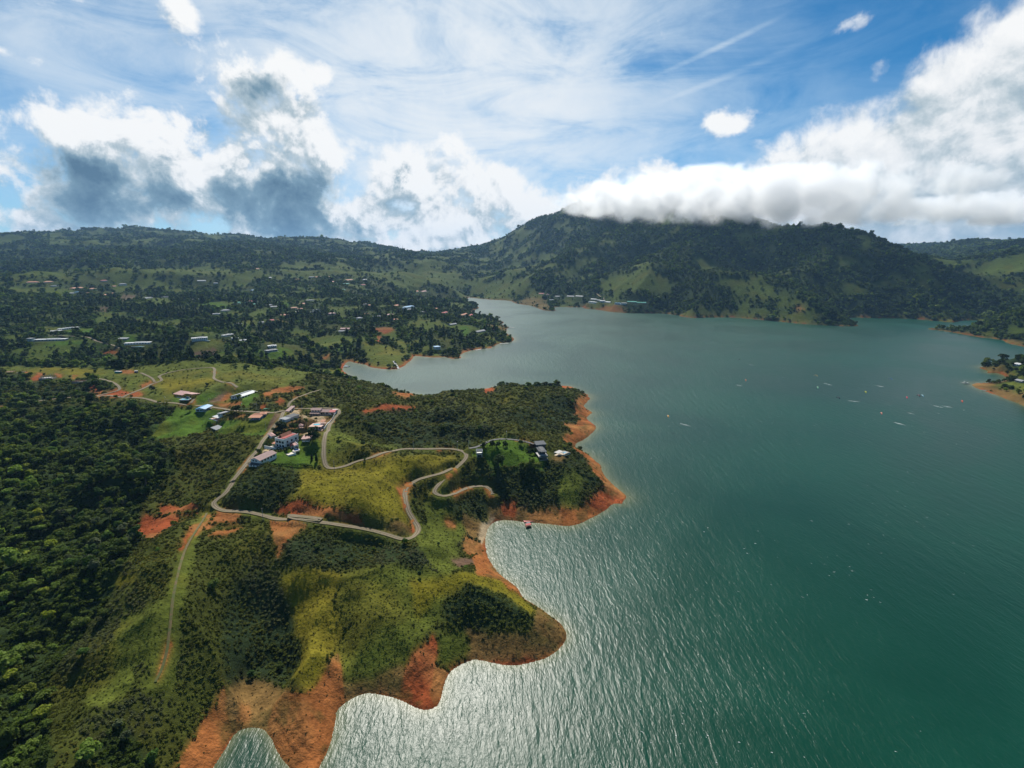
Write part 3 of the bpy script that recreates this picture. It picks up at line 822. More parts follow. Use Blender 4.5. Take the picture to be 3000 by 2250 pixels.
# ------------------------------------------------------------------ land cover
SCRUB, FOREST, GRASS, YEL, LAWN, RED, ORANGE, TAN, BROWN, DARK, SAND, WET_ = range(12)
COVER = [
    (FOREST, 'D', [(-200, 880), (0, 893), (200, 872), (380, 890), (330, 940), (380, 1010), (330, 1060), (300, 1090), (310, 1160), (260, 1250), (150, 1400), (100, 1500), (120, 1659), (-200, 1800)]),
    (FOREST, 'D', [(180, 1659), (240, 1560), (300, 1600), (330, 1659)]),
    (DARK, 'D', [(480, 1350), (500, 1260), (560, 1230), (610, 1250), (640, 1350), (650, 1430), (600, 1490), (540, 1500), (490, 1480), (475, 1400)]),
    (DARK, 'D', [(940, 1290), (1000, 1260), (1100, 1290), (1150, 1330), (1150, 1350), (1050, 1360), (980, 1350), (950, 1320)]),
    (DARK, 'D', [(600, 1160), (700, 1155), (880, 1175), (920, 1200), (900, 1220), (750, 1230), (640, 1215)]),
    (DARK, 'D', [(640, 1090), (600, 1100), (480, 1090), (500, 1050), (560, 1010), (640, 1015)]),
    (DARK, 3, [(0, 440), (170, 390), (500, 360), (650, 380), (900, 430), (1100, 540), (920, 620), (700, 640), (400, 640), (250, 560)]),
    (DARK, 3, [(1150, 420), (1300, 350), (1500, 250), (1700, 270), (1690, 440), (1560, 520), (1300, 500)]),
    (DARK, 3, [(700, 960), (800, 850), (1000, 760), (1270, 790), (1450, 740), (1510, 760), (1520, 1060), (1330, 1060), (1120, 1000), (1080, 880), (900, 920), (760, 990)]),
    (DARK, 3, [(1500, 760), (1700, 660), (1850, 850), (1930, 930), (1800, 1010), (1690, 1060), (1520, 1080)]),
    (DARK, 3, [(0, 1090), (150, 1070), (280, 1110), (450, 1200), (500, 1240), (420, 1270), (200, 1200), (0, 1180)]),
    (DARK, 3, [(0, 1250), (200, 1280), (560, 1310), (620, 1420), (600, 1475), (0, 1475)]),
    (DARK, 8, [(0, 330), (300, 370), (500, 370), (700, 400), (850, 450), (860, 500), (600, 510), (300, 560), (0, 600)]),
    (DARK, 3, [(700, 1060), (780, 1000), (1000, 960), (1130, 1010), (1100, 1110), (950, 1130), (860, 1100), (840, 1250), (880, 1350), (760, 1300)]),
    (GRASS, 8, [(0, 235), (950, 255), (1200, 240), (1800, 175), (2212, 210), (2212, 480), (1700, 580), (1200, 515), (1100, 430), (850, 340), (300, 300), (0, 300)]),
    (GRASS, 2, [(0, 30), (400, 40), (1000, 120), (1750, 190), (1300, 300), (900, 330), (560, 560), (0, 480)]),
    (YEL, 8, [(280, 240), (950, 262), (800, 330), (500, 280)]),
    (YEL, 8, [(1500, 340), (1950, 330), (1900, 420), (1560, 470), (1450, 420)]),
    (YEL, 'D', [(640, 1060), (650, 1010), (720, 1010), (850, 990), (960, 985), (990, 985), (940, 1015), (880, 1030), (860, 1060), (870, 1100), (885, 1140), (840, 1125), (760, 1100), (680, 1090), (610, 1085)]),
    (GRASS, 'D', [(715, 1000), (700, 960), (725, 925), (800, 955), (870, 962), (720, 1003)]),
    (YEL, 'D', [(600, 1240), (650, 1225), (740, 1240), (720, 1300), (740, 1360), (700, 1420), (690, 1470), (660, 1500), (620, 1480), (650, 1420), (640, 1350), (615, 1280)]),
    (GRASS, 'D', [(740, 1240), (900, 1225), (990, 1240), (960, 1290), (950, 1340), (930, 1370), (870, 1340), (800, 1330), (740, 1350), (730, 1300)]),
    (YEL, 'D', [(880, 1250), (980, 1240), (1100, 1255), (1160, 1320), (1150, 1330), (1090, 1285), (1000, 1258), (940, 1290), (900, 1340)]),
    (GRASS, 'D', [(900, 1170), (920, 1050), (960, 1080), (1000, 1130), (990, 1180), (1000, 1230), (960, 1240), (920, 1210)]),
    (GRASS, 'D', [(425, 1110), (455, 1110), (415, 1200), (402, 1290), (385, 1330), (375, 1290), (385, 1220)]),
    (GRASS, 'D', [(740, 1370), (800, 1335), (870, 1345), (925, 1375), (900, 1420), (870, 1450), (790, 1480), (720, 1490), (700, 1460)]),
    (TAN, 'D', [(700, 1480), (790, 1470), (870, 1440), (880, 1470), (870, 1510), (800, 1495), (750, 1515), (720, 1530)]),
    (GRASS, 'D', [(235, 1400), (260, 1330), (330, 1300), (380, 1340), (340, 1440), (250, 1460)]),
    (YEL, 4, [(620, 570), (780, 545), (760, 600), (680, 630), (640, 620)]),
    (GRASS, 4, [(500, 1240), (560, 1150), (700, 1100), (800, 1100), (790, 1160), (680, 1260), (560, 1330), (510, 1310)]),
    (LAWN, 8, [(1380, 890), (1490, 760), (1620, 620), (1750, 610), (2000, 640), (2080, 690), (1960, 800), (1750, 870), (1500, 900)]),
    (LAWN, 2, [(500, 830), (500, 720), (840, 680), (840, 620), (1020, 600), (1160, 580), (1215, 580), (1000, 835), (800, 830)]),
    (LAWN, 12, [(40, 260), (250, 250), (420, 260), (410, 335), (150, 310)]), (LAWN, 12, [(490, 240), (560, 190), (900, 150), (820, 230), (680, 280), (510, 335)]),
    (LAWN, 12, [(1180, 290), (1270, 150), (1460, 190), (1340, 330), (1250, 380), (1160, 390)]),
    (LAWN, 2, [(1040, 1140), (1080, 1020), (1250, 1000), (1290, 900), (1500, 900), (1600, 880), (1610, 1190), (1500, 1150)]),
    (TAN, 2, [(1290, 660), (1380, 590), (1740, 640), (1640, 800), (1600, 880), (1500, 860), (1280, 860), (1200, 820)]),
    (LAWN, 9, [(280, 420), (260, 340), (450, 320), (1300, 350), (1450, 420), (1430, 650), (1000, 600), (600, 600), (480, 420)]),
    (LAWN, 9, [(340, 290), (700, 175), (900, 155), (1300, 250), (1250, 330), (900, 320)]),
    (TAN, 9, [(1570, 500), (1640, 430), (1870, 450), (1780, 490), (1650, 510)]),
    (GRASS, 3, [(1560, 900), (1640, 800), (1760, 850), (1700, 930), (1690, 1050), (1600, 1070), (1560, 1000)]),
    (TAN, 3, [(1110, 1010), (1330, 1050), (1360, 1110), (1340, 1165), (1130, 1160), (1060, 1150), (1100, 1080)]),
    (TAN, 3, [(860, 1120), (980, 1140), (1010, 1170), (1000, 1300), (900, 1280), (860, 1200)]),
    (RED, 3, [(1150, 1060), (1260, 1030), (1250, 1140), (1170, 1130)]),
    (RED, 4, [(835, 215), (880, 235), (1000, 205), (1180, 180), (1030, 215), (900, 330), (860, 352), (768, 340), (770, 300)]),
    (RED, 4, [(920, 150), (1000, 165), (1110, 150), (1140, 175), (1030, 195), (920, 210)]),
    (RED, 4, [(1225, 210), (1390, 205), (1360, 245), (1240, 250)]), (RED, 4, [(1170, 295), (1215, 235), (1235, 240), (1190, 300)]),
    (ORANGE, 4, [(1185, 330), (1250, 300), (1390, 280), (1340, 310)]),
    (ORANGE, 4, [(1540, 245), (1760, 270), (1700, 310), (1620, 390), (1575, 480), (1590, 400), (1560, 330)]),
    (RED, 4, [(1590, 195), (1640, 150), (1720, 135), (1800, 170), (1952, 205), (1952, 240), (1700, 225)]),
    (RED, 5, [(0, 90), (60, 80), (150, 40), (250, 70), (400, 95), (520, 120), (560, 185), (400, 150), (100, 110)]),
    (TAN, 5, [(560, 130), (700, 190), (830, 195), (860, 200), (850, 240), (790, 250), (650, 212)]),
    (RED, 5, [(840, 120), (862, 190), (850, 240), (835, 200)]),
    (RED, 4, [(1095, 280), (1110, 285), (1040, 415), (1018, 425)]),
    (ORANGE, 4, [(950, 940), (985, 945), (975, 1000), (920, 1130), (890, 1180), (915, 1100), (940, 1010)]),
    (ORANGE, 4, [(1280, 1190), (1300, 1250), (1290, 1340), (1330, 1430), (1310, 1510), (1215, 1659), (1100, 1900), (900, 1900), (1010, 1659), (1060, 1560), (1130, 1470), (1160, 1380), (1230, 1310)]),
    (TAN, 4, [(1300, 1250), (1390, 1160), (1560, 1180), (1640, 1230), (1560, 1310), (1545, 1470), (1490, 1430), (1345, 1455), (1330, 1430)]),
    (ORANGE, 4, [(1545, 1470), (1530, 1400), (1560, 1310), (1640, 1230), (1720, 1245), (1780, 1220), (1830, 1150), (1880, 1050), (1930, 1000), (1952, 1100), (1980, 1340), (1900, 1480), (1840, 1659), (1800, 1900), (1640, 1900), (1575, 1540)]),
    (ORANGE, 4, [(1350, 1430), (1380, 1300), (1430, 1300), (1430, 1420)]), (TAN, 4, [(1660, 1330), (1780, 1300), (1810, 1380), (1740, 1410)]),
    (RED, 5, [(975, 860), (1000, 900), (1000, 960), (985, 1040), (980, 1100), (960, 1200), (985, 1290), (920, 1305), (850, 1285), (780, 1245), (770, 1200), (800, 1080), (850, 970), (920, 930)]),
    (ORANGE, 5, [(985, 1040), (1060, 1070), (1045, 1130), (1030, 1200), (1010, 1260), (985, 1290), (950, 1200), (975, 1100)]),
    (ORANGE, 5, [(300, 1150), (350, 1060), (385, 1050), (380, 1150), (430, 1230), (385, 1310), (375, 1400), (362, 1450), (310, 1590), (275, 1659), (230, 1800), (100, 1800), (0, 1500), (0, 1290), (100, 1230), (200, 1230)]),
    (TAN, 5, [(1180, 800), (1300, 840), (1450, 850), (1590, 840), (1610, 690), (1680, 740), (1780, 830), (1785, 870), (1720, 950), (1600, 1005), (1420, 1030), (1250, 998), (1180, 1000), (1200, 930)]),
    (GRASS, 5, [(1000, 900), (1100, 830), (1180, 830), (1190, 950), (1120, 1010), (1040, 1060), (1000, 1020)]),
    (ORANGE, 5, [(1210, 380), (1290, 330), (1340, 440), (1400, 510), (1470, 545), (1500, 600), (1430, 570), (1380, 515), (1240, 490)]),
    (ORANGE, 5, [(1160, 250), (1260, 290), (1290, 330), (1200, 370), (1160, 330)]), (SAND, 5, [(1265, 175), (1350, 130), (1320, 180), (1285, 260), (1270, 300), (1245, 260)]),
    (RED, 5, [(1045, 155), (1110, 175), (1100, 205), (1040, 180)]), (BROWN, 5, [(1080, 390), (1210, 390), (1220, 420), (1130, 440)]),
    (ORANGE, 3, [(1340, 1110), (1500, 1090), (1700, 1090), (1800, 1000), (1900, 930), (1930, 900), (1975, 925), (2060, 1000), (2025, 1040), (1930, 1060), (1870, 1110), (1720, 1190), (1650, 1207), (1350, 1180)]),
    (RED, 3, [(1780, 1050), (1850, 980), (1950, 930), (2060, 1000), (2025, 1040), (1930, 1060), (1870, 1110)]),
    (ORANGE, 3, [(1590, 590), (1620, 540), (1680, 560), (1590, 470), (1680, 480), (1720, 440), (1680, 400), (1690, 310), (1720, 260), (1795, 290), (1740, 345), (1813, 393), (1760, 440), (1840, 500), (1740, 590), (1680, 625), (1690, 650), (1790, 700), (1870, 770), (1880, 830), (1975, 925), (1900, 930), (1840, 850), (1790, 780), (1760, 720), (1690, 670), (1640, 620)]),
    (RED, 3, [(1540, 190), (1670, 200), (1680, 228), (1600, 215)]), (RED, 3, [(1030, 225), (1110, 205), (1100, 235), (1030, 252)]), (ORANGE, 3, [(380, 245), (530, 255), (490, 290), (400, 270)]),
    (RED, 3, [(140, 375), (280, 350), (450, 340), (560, 335), (440, 365), (300, 375), (170, 395)]), (YEL, 3, [(1170, 280), (1260, 270), (1270, 285), (1190, 292)]),
    (RED, 3, [(390, 930), (470, 890), (500, 910), (455, 1000), (470, 1100), (510, 1180), (440, 1080), (440, 1000)]), (RED, 3, [(730, 1170), (780, 1165), (800, 1200), (770, 1220)]),
    (ORANGE, 2, [(970, 410), (1100, 330), (1300, 305), (1440, 310), (1380, 340), (1170, 380), (1040, 430)]), (RED, 2, [(980, 500), (1040, 495), (1035, 540), (980, 560)]),
    (RED, 2, [(1120, 470), (1180, 420), (1240, 450), (1180, 495)]), (ORANGE, 2, [(520, 465), (620, 370), (670, 370), (600, 460)]), (ORANGE, 2, [(470, 495), (640, 480), (700, 540), (620, 530)]),
    (RED, 2, [(660, 490), (750, 475), (730, 520), (700, 530)]), (ORANGE, 2, [(610, 665), (680, 610), (800, 600), (790, 640)]),
    (SAND, 2, [(1000, 985), (1090, 985), (1085, 1030), (1030, 1090), (1000, 1140), (970, 1140), (1010, 1050)]), (SAND, 2, [(1290, 600), (1330, 560), (1400, 560), (1360, 610), (1310, 650)]),
    (SAND, 2, [(1420, 850), (1480, 800), (1520, 795), (1480, 850)]),
    (SAND, 2, [(1370, 595), (1480, 630), (1640, 625), (1645, 634), (1480, 645), (1440, 660)]),
    (BROWN, 12, [(1560, 760), (1700, 500), (1840, 450), (1850, 480), (1640, 720)]), (BROWN, 12, [(720, 300), (900, 180), (990, 150), (860, 300)]),
    (RED, 8, [(1300, 410), (1400, 365), (1400, 385), (1310, 425)]), (RED, 8, [(1200, 490), (1250, 465), (1340, 500), (1230, 515)]), (RED, 8, [(1120, 440), (1200, 480), (1130, 515), (900, 515), (850, 500), (1050, 460), (1090, 440)]),
    (RED, 8, [(820, 400), (900, 430), (960, 470), (880, 480)]), (RED, 8, [(305, 340), (340, 290), (400, 295), (360, 360), (310, 365)]), (RED, 8, [(500, 300), (580, 305), (560, 340)]), (ORANGE, 8, [(660, 310), (720, 320), (690, 350)]),
    (ORANGE, 8, [(1090, 270), (1200, 262), (1270, 290), (1180, 300)]), (RED, 8, [(200, 280), (270, 290), (240, 320)]), (RED, 8, [(940, 110), (1000, 85), (1150, 95), (1050, 115), (960, 125)]),
    (RED, 16, [(505, 720), (560, 695), (640, 685), (760, 685), (770, 710), (700, 755), (660, 755), (640, 735)]), (RED, 16, [(530, 780), (570, 765), (650, 790), (640, 850), (570, 840)]),
    (GRASS, 16, [(430, 900), (480, 830), (560, 880), (700, 880), (900, 950), (930, 1010), (760, 1060), (600, 1060), (420, 1020)]), (GRASS, 16, [(420, 700), (780, 670), (820, 760), (960, 880), (920, 940), (760, 860), (650, 760)]),
    (LAWN, 16, [(1510, 690), (1600, 660), (1620, 760), (1560, 780)]), (GRASS, 16, [(1640, 590), (1720, 590), (1790, 620), (1750, 640)]), (TAN, 16, [(1850, 650), (2000, 670), (2030, 720), (1900, 710)]), (GRASS, 16, [(1930, 760), (2000, 740), (2060, 770), (1950, 790)]),
    (BROWN, 17, [(1470, 490), (1530, 430), (1750, 445), (1700, 500), (1560, 525)]), (BROWN, 17, [(1180, 640), (1300, 575), (1380, 600), (1330, 660)]),
    (LAWN, 17, [(700, 910), (900, 870), (1100, 840), (1200, 870), (1060, 930)]), (LAWN, 17, [(540, 1080), (750, 1030), (1060, 1030), (1070, 1060)]), (LAWN, 17, [(1480, 990), (1600, 950), (1750, 990), (1700, 1020), (1580, 1040)]),
    (LAWN, 17, [(1070, 1070), (1300, 1090), (1200, 1110)]), (GRASS, 17, [(1720, 500), (1950, 480), (2150, 490), (2150, 560), (1950, 570)]), (LAWN, 17, [(370, 320), (470, 320), (450, 350)]),
    (GRASS, 17, [(0, 760), (70, 750), (80, 800), (0, 820)]), (GRASS, 17, [(900, 205), (1150, 200), (1200, 225), (950, 230)]),
    (GRASS, 17, [(1680, 190), (2212, 80), (2212, 170), (1900, 190)]), (GRASS, 17, [(170, 220), (400, 140), (700, 150), (850, 200), (500, 240)]),
    (GRASS, 15, [(0, 90), (150, 70), (300, 110), (800, 110), (800, 190), (350, 190), (100, 170)]), (LAWN, 15, [(1350, 545), (1500, 560), (1550, 580), (1530, 620), (1430, 590)]), (LAWN, 15, [(500, 560), (600, 555), (780, 600), (700, 640), (350, 600)]),
    (LAWN, 15, [(1630, 230), (1720, 220), (1700, 250)]), (LAWN, 15, [(1180, 1250), (1400, 1150), (1530, 1160), (1600, 1250), (1300, 1330)]), (GRASS, 15, [(180, 1280), (300, 1130), (440, 1060), (640, 1040), (640, 1140), (400, 1250)]),
    (GRASS, 15, [(1550, 400), (1700, 430), (1650, 470), (1560, 430)]), (TAN, 15, [(1370, 770), (1440, 760), (1530, 820), (1430, 850)]), (GRASS, 15, [(1760, 370), (1900, 360), (1940, 430), (1800, 440)]), (GRASS, 15, [(1800, 30), (2000, 30), (2180, 130), (2100, 215), (1950, 200), (1960, 120)]),
    (GRASS, 15, [(1100, 330), (1350, 360), (1300, 400), (1150, 360)]), (BROWN, 15, [(170, 1280), (380, 1180), (620, 1150), (500, 1290)]), (ORANGE, 15, [(1960, 1300), (2050, 1220), (2070, 1240), (2010, 1300)]),
    (GRASS, 16, [(520, 100), (700, 30), (930, 60), (750, 150), (640, 150), (560, 140)]), (GRASS, 16, [(800, 140), (1000, 60), (1600, 150), (1660, 200), (1500, 250), (1000, 230)]), (GRASS, 16, [(0, 90), (100, 20), (500, 60), (400, 110), (200, 90)]),
    (GRASS, 16, [(1680, 260), (1850, 170), (2000, 140), (2150, 200), (2200, 290), (1900, 310)]), (GRASS, 16, [(1700, 340), (1800, 310), (2150, 320), (2140, 380), (1880, 375)]),
    (GRASS, 6, [(620, 460), (760, 390), (900, 320), (960, 300), (1000, 320), (880, 380), (720, 440)]), (GRASS, 6, [(410, 545), (480, 510), (620, 480), (700, 530), (690, 570), (540, 580)]),
    (GRASS, 6, [(900, 470), (980, 420), (1150, 340), (1300, 290), (1360, 270), (1250, 340), (1100, 430), (1000, 470)]), (GRASS, 6, [(1200, 520), (1300, 450), (1450, 440), (1620, 460), (1740, 520), (1700, 560), (1500, 560), (1300, 560)]),
    (TAN, 6, [(690, 630), (760, 600), (880, 610), (940, 680), (880, 680), (760, 650)]), (GRASS, 6, [(980, 620), (1120, 610), (1130, 640), (1000, 640)]), (GRASS, 6, [(1320, 640), (1400, 645), (1390, 670), (1330, 665)]),
    (ORANGE, 6, [(1220, 675), (1280, 655), (1400, 695), (1330, 700)]), (GRASS, 7, [(0, 400), (150, 380), (350, 460), (500, 530), (650, 590), (720, 635), (560, 610), (300, 540), (0, 450)]), (ORANGE, 7, [(540, 615), (600, 610), (660, 640), (600, 645)]),
    (GRASS, 20, [(730, 575), (1160, 460), (1100, 480), (800, 585)]), (SCRUB, 20, [(520, 610), (740, 590), (1569, 500), (1700, 900), (1250, 900), (900, 760)]), (GRASS, 20, [(900, 610), (1200, 490), (1569, 420), (1700, 640), (1000, 690)]), (GRASS, 14, [(900, 205), (1250, 215), (1600, 255), (1560, 275), (1200, 240)]),  # greener far slope; scrub and grass also put its sunlit tone into colour
    (TAN, 14, [(1115, 1010), (1500, 1008), (1500, 1060), (1400, 1100), (1235, 1095)]), (GRASS, 14, [(1500, 1080), (1815, 1050), (1900, 1200), (1600, 1200), (1480, 1130)]), (TAN, 14, [(1000, 1270), (1300, 1260), (1350, 1330), (1600, 1370), (1815, 1440), (2000, 1600), (1815, 1620), (1350, 1430)]),
    (GRASS, 14, [(1250, 1290), (1500, 1240), (1815, 1220), (2000, 1300), (1815, 1400), (1500, 1320)]), (TAN, 14, [(1530, 610), (1650, 590), (1815, 640), (1900, 700), (1650, 675)]),
    (RED, 16, [(505, 720), (560, 695), (640, 685), (760, 685), (770, 710), (700, 755), (660, 755), (640, 735)]), (RED, 16, [(530, 780), (570, 765), (650, 790), (640, 850), (570, 840)]),
]

CLS = np.full(HZ.shape, SCRUB, np.int8)
townmix = fbm(GX, GY, 160, 4, 41) + .4 * fbm(GX, GY, 40, 2, 43)
faz = np.degrees(GA)
CLS[(RAD > 760)] = FOREST
tw = (RAD > 760) & (RAD < 3000)
CLS[tw & (townmix > .16) & (faz < 0)] = GRASS
CLS[tw & (townmix < -.22) & (faz < 0)] = SCRUB
CLS[tw & (np.abs(townmix - .05) < .012) & (faz < 0)] = LAWN
CLS[(RAD > 2600) & (faz < 2) & (townmix > -.04)] = GRASS
CLS[(RAD > 1500) & (faz > 2) & (townmix > .20)] = GRASS
CLS[(RAD < 900) & (faz > 20)] = GRASS
CLS[(RAD > 3300) & (RAD < 4700) & (faz < -16) & (townmix < .30)] = FOREST  # ridge given dark forest cover in place of a cloud shadow
jx = fbm(GX, GY, 8, 3, 61) * 2.6 + fbm(GX, GY, 40, 3, 62) * 5.0
jy = fbm(GX, GY, 8, 3, 63) * 2.6 + fbm(GX, GY, 40, 3, 64) * 5.0
js = np.clip(RAD / 350, .55, 8)
JX, JY = GX + jx * js, GY + jy * js
for cl, fr, pts in COVER:
    pw = hits(fr, pts)
    kj = .3 if cl in (LAWN, SAND, BROWN, RED, ORANGE) else 1.0
    JX, JY = GX + jx * js * kj, GY + jy * js * kj
    bx = (JX > pw[:, 0].min()) & (JX < pw[:, 0].max()) & (JY > pw[:, 1].min()) & (JY < pw[:, 1].max())
    ii = np.nonzero(bx.ravel())[0]
    if not len(ii):
        continue
    ins = in_poly(JX.ravel()[ii], JY.ravel()[ii], pw)
    CLS.ravel()[ii[ins]] = cl
# bare rim the falling lake has left
rim = np.where(RAD < 560, 1.6, 3.0 + RAD * .0011) * (1 + .8 * fbm(GX, GY, 60, 3, 71))
rim = np.where((RAD > 1300) & (faz > 12), 3.0, rim)
CLS[(SD > -3) & (SD + jx * .5 < rim) & ~np.isin(CLS, (RED, ORANGE, TAN, SAND))] = RED
nearsh = (SD > -3) & (SD + jx * .5 < rim) & (fbm(GX, GY, 35, 2, 73) > .0) & (CLS == RED) & (RAD < 560)
CLS[nearsh] = ORANGE
# disturbed verge of the roads
CLS[(ROADD < 3.6 + jx) & np.isin(CLS, (SCRUB, DARK, FOREST)) & (RAD < 800)] = GRASS
CLS[(ROADD < 3.0 + jx * .4) & ~((GA < R(-15)) & (RAD < 330)) & (fbm(GX, GY, 30, 3, 77) > .15) & (RAD < 800)] = ORANGE
CLS[SD < -1.2] = WET_

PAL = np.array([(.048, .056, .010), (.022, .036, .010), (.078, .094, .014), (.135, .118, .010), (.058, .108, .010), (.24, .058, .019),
                (.225, .080, .023), (.125, .076, .025), (.115, .070, .045), (.022, .034, .012), (.40, .30, .18), (.16, .12, .05)])
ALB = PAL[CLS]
soft = np.stack([blur(ALB[..., k_], 3) for k_ in range(3)], -1)
green = np.isin(CLS, (SCRUB, FOREST, GRASS, YEL, DARK, TAN))[..., None]
ALB = np.where(green, soft, ALB * .75 + soft * .25)
nv = fbm(GX, GY, 20, 5, 81, .6)[..., None]
nv2 = fbm(GX, GY, 5, 3, 83)[..., None]
ALB = ALB * (1 + .45 * nv + .35 * nv2 * (RAD < 900)[..., None])
# yellow flush drifting through the green
yf = smooth01((fbm(GX, GY, 70, 3, 85) - .02) / .3)[..., None] * np.isin(CLS, (GRASS, LAWN, YEL, SCRUB))[..., None]
ALB = ALB * (1 - .45 * yf) + ALB.sum(-1, keepdims=True) * np.array([.62, .50, .06]) * .45 * yf
gl = smooth01((fbm(GX, GY, 40, 3, 87) + .05) / .35)[..., None] * np.isin(CLS, (RED, ORANGE, TAN))[..., None]
ALB = ALB * (1 - .4 * gl) + np.array([.26, .15, .05]) * .4 * gl
ALB = ALB * np.where((RAD > 1200)[..., None], np.array([.62, .74, .62]), 1.0)
ALB = np.clip(ALB, .004, .8)
# rills cut into the bare banks, drawdown lines left by the falling water
bank = (RAD < 900) & (SD > .3) & (SD < 70)
bi = np.nonzero(bank.ravel())[0]
bx_, by_ = GX.ravel()[bi], GY.ravel()[bi]
arc = np.zeros(len(bi)); bd = np.full(len(bi), 1e18)
cum = 0.0
lk2 = np.roll(lake, -1, 0)
for (a, c), (d, e) in zip(lake, lk2):
    L_ = math.hypot(d - a, e - c)
    nb = np.nonzero((np.abs(bx_ - a) < 85) & (np.abs(by_ - c) < 85))[0]
    if len(nb) and L_ > 1e-6:
        t = np.clip(((bx_[nb] - a) * (d - a) + (by_[nb] - c) * (e - c)) / (L_ * L_), 0, 1)
        dd = (bx_[nb] - a - t * (d - a)) ** 2 + (by_[nb] - c - t * (e - c)) ** 2
        u = dd < bd[nb]
        bd[nb[u]] = dd[u]
        arc[nb[u]] = (cum + t * L_)[u]
    cum += L_
bd = np.sqrt(bd)
bare = np.isin(CLS.ravel()[bi], (RED, ORANGE, TAN))
rill = fbm(arc + 3 * fbm(bx_, by_, 18, 2, 401), bd * .12, 7.5, 3, 403, .6, True)
dep = smooth01(bd / 5) * np.clip(RAD.ravel()[bi] / 260, .8, 1.6)
hz = HZ.ravel().copy()
steps = np.sin(hz[bi] * 4.2 + 1.5 * fbm(bx_, by_, 25, 2, 405))
hz[bi] += np.where(bare, (rill - .25) * .75 * dep + steps * .07, 0)
HZ = hz.reshape(HZ.shape)
alb = ALB.reshape(-1, 3).copy()
soil = fbm(bx_, by_, 22, 4, 407)
f_ = 1 + .38 * (rill - .25) + .10 * steps + .45 * soil
grn = smooth01((fbm(bx_, by_, 16, 4, 409) - .12) / .18)[:, None] * .55
mixd = alb[bi] * np.clip(f_, .35, 1.7)[:, None]
mixd = mixd * (1 - grn) + np.array([.062, .058, .016]) * grn
wetb = smooth01(1 - bd / 1.6)[:, None] * .45
alb[bi] = np.where(bare[:, None], mixd * (1 - wetb), alb[bi])
ALB = np.clip(alb.reshape(ALB.shape), .004, .8)
VEG = np.array([.55, 1, .35, .35, .12, .10, .10, .2, .1, .8, .03, 0])[CLS]


def grid_mesh(name, Xs, Ys, Zs, mask=None):
    na, nr = Xs.shape
    co = np.stack([Xs, Ys, Zs], -1).reshape(-1, 3)
    idx = np.arange(na * nr).reshape(na, nr)
    q = np.stack([idx[:-1, :-1], idx[:-1, 1:], idx[1:, 1:], idx[1:, :-1]], -1).reshape(-1, 4)
    if mask is not None:
        mk = mask.reshape(-1)
        q = q[mk[q].any(1)]
        used = np.unique(q)
        rem = np.full(na * nr, -1)
        rem[used] = np.arange(len(used))
        q = rem[q]
        co = co[used]
    else:
        used = np.arange(na * nr)
    q = q[:, ::-1]
    me = bpy.data.meshes.new(name)
    me.vertices.add(len(co))
    me.vertices.foreach_set('co', co.astype(np.float32).ravel())
    me.loops.add(q.size)
    me.loops.foreach_set('vertex_index', q.astype(np.int32).ravel())
    me.polygons.add(len(q))
    me.polygons.foreach_set('loop_start', np.arange(0, q.size, 4, dtype=np.int32))
    me.polygons.foreach_set('loop_total', np.full(len(q), 4, dtype=np.int32))
    me.polygons.foreach_set('use_smooth', np.ones(len(q), bool))
    me.update(calc_edges=True)
    return me, used


def color_attr(me, name, arr):
    at = me.attributes.new(name, 'FLOAT_COLOR', 'POINT')
    c4 = np.ones((len(arr), 4), np.float32)
    c4[:, :3] = arr
    at.data.foreach_set('color', c4.ravel())


def float_attr(me, name, arr):
    at = me.attributes.new(name, 'FLOAT', 'POINT')
    at.data.foreach_set('value', np.ascontiguousarray(arr, np.float32))


def structure(o, kind='structure'):
    o['kind'] = kind
    return o


def terrain_material():
    m, nt = new_mat('land')
    b = NB(nt)
    at = b.n('ShaderNodeAttribute', attribute_name='cover')
    vg = b.n('ShaderNodeAttribute', attribute_name='veg')
    geo = b.n('ShaderNodeNewGeometry')
    pos = geo.outputs['Position']
    n1 = b.noise(pos, .9, 5, .65)
    n2 = b.noise(pos, .13, 5, .6)
    vor = b.n('ShaderNodeTexVoronoi', feature='F1')
    b.put(vor.inputs['Vector'], pos)
    b.put(vor.inputs['Scale'], .16)
    b.put(vor.inputs['Randomness'], 1.0)
    f = b.m('ADD', b.m('MULTIPLY', n1, 1.1), b.m('MULTIPLY', n2, .75))
    f = b.m('ADD', f, .08)
    col = b.mix(1.0, at.outputs['Color'], b.xyz(f, f, f), 'MULTIPLY')
    bs = b.n('ShaderNodeBsdfPrincipled')
    b.put(bs.inputs['Base Color'], col)
    bs.inputs['Roughness'].default_value = .92
    bs.inputs['Specular IOR Level'].default_value = .04
    # erosion rills on bare banks, leafy relief on green ground
    hb = b.m('ADD', b.m('MULTIPLY', n1, .5), b.m('MULTIPLY', n2, 2.2))
    hv = b.m('MULTIPLY', b.m('SUBTRACT', 1.0, vor.outputs['Distance']), b.m('MULTIPLY', vg.outputs['Fac'], .3))
    bump = b.n('ShaderNodeBump')
    bump.inputs['Strength'].default_value = .85
    bump.inputs['Distance'].default_value = 1.0
    b.put(bump.inputs['Height'], b.m('ADD', hb, hv))
    nt.links.new(bump.outputs[0], bs.inputs['Normal'])
    out = b.n('ShaderNodeOutputMaterial')
    nt.links.new(bs.outputs[0], out.inputs[0])
    return m


def build_terrain():
    keep = SD > -60
    me, used = grid_mesh('terrain', GX, GY, HZ, keep)
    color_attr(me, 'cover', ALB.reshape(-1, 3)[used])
    float_attr(me, 'veg', VEG.ravel()[used])
    me.materials.append(terrain_material())
    structure(link(bpy.data.objects.new('terrain', me)))


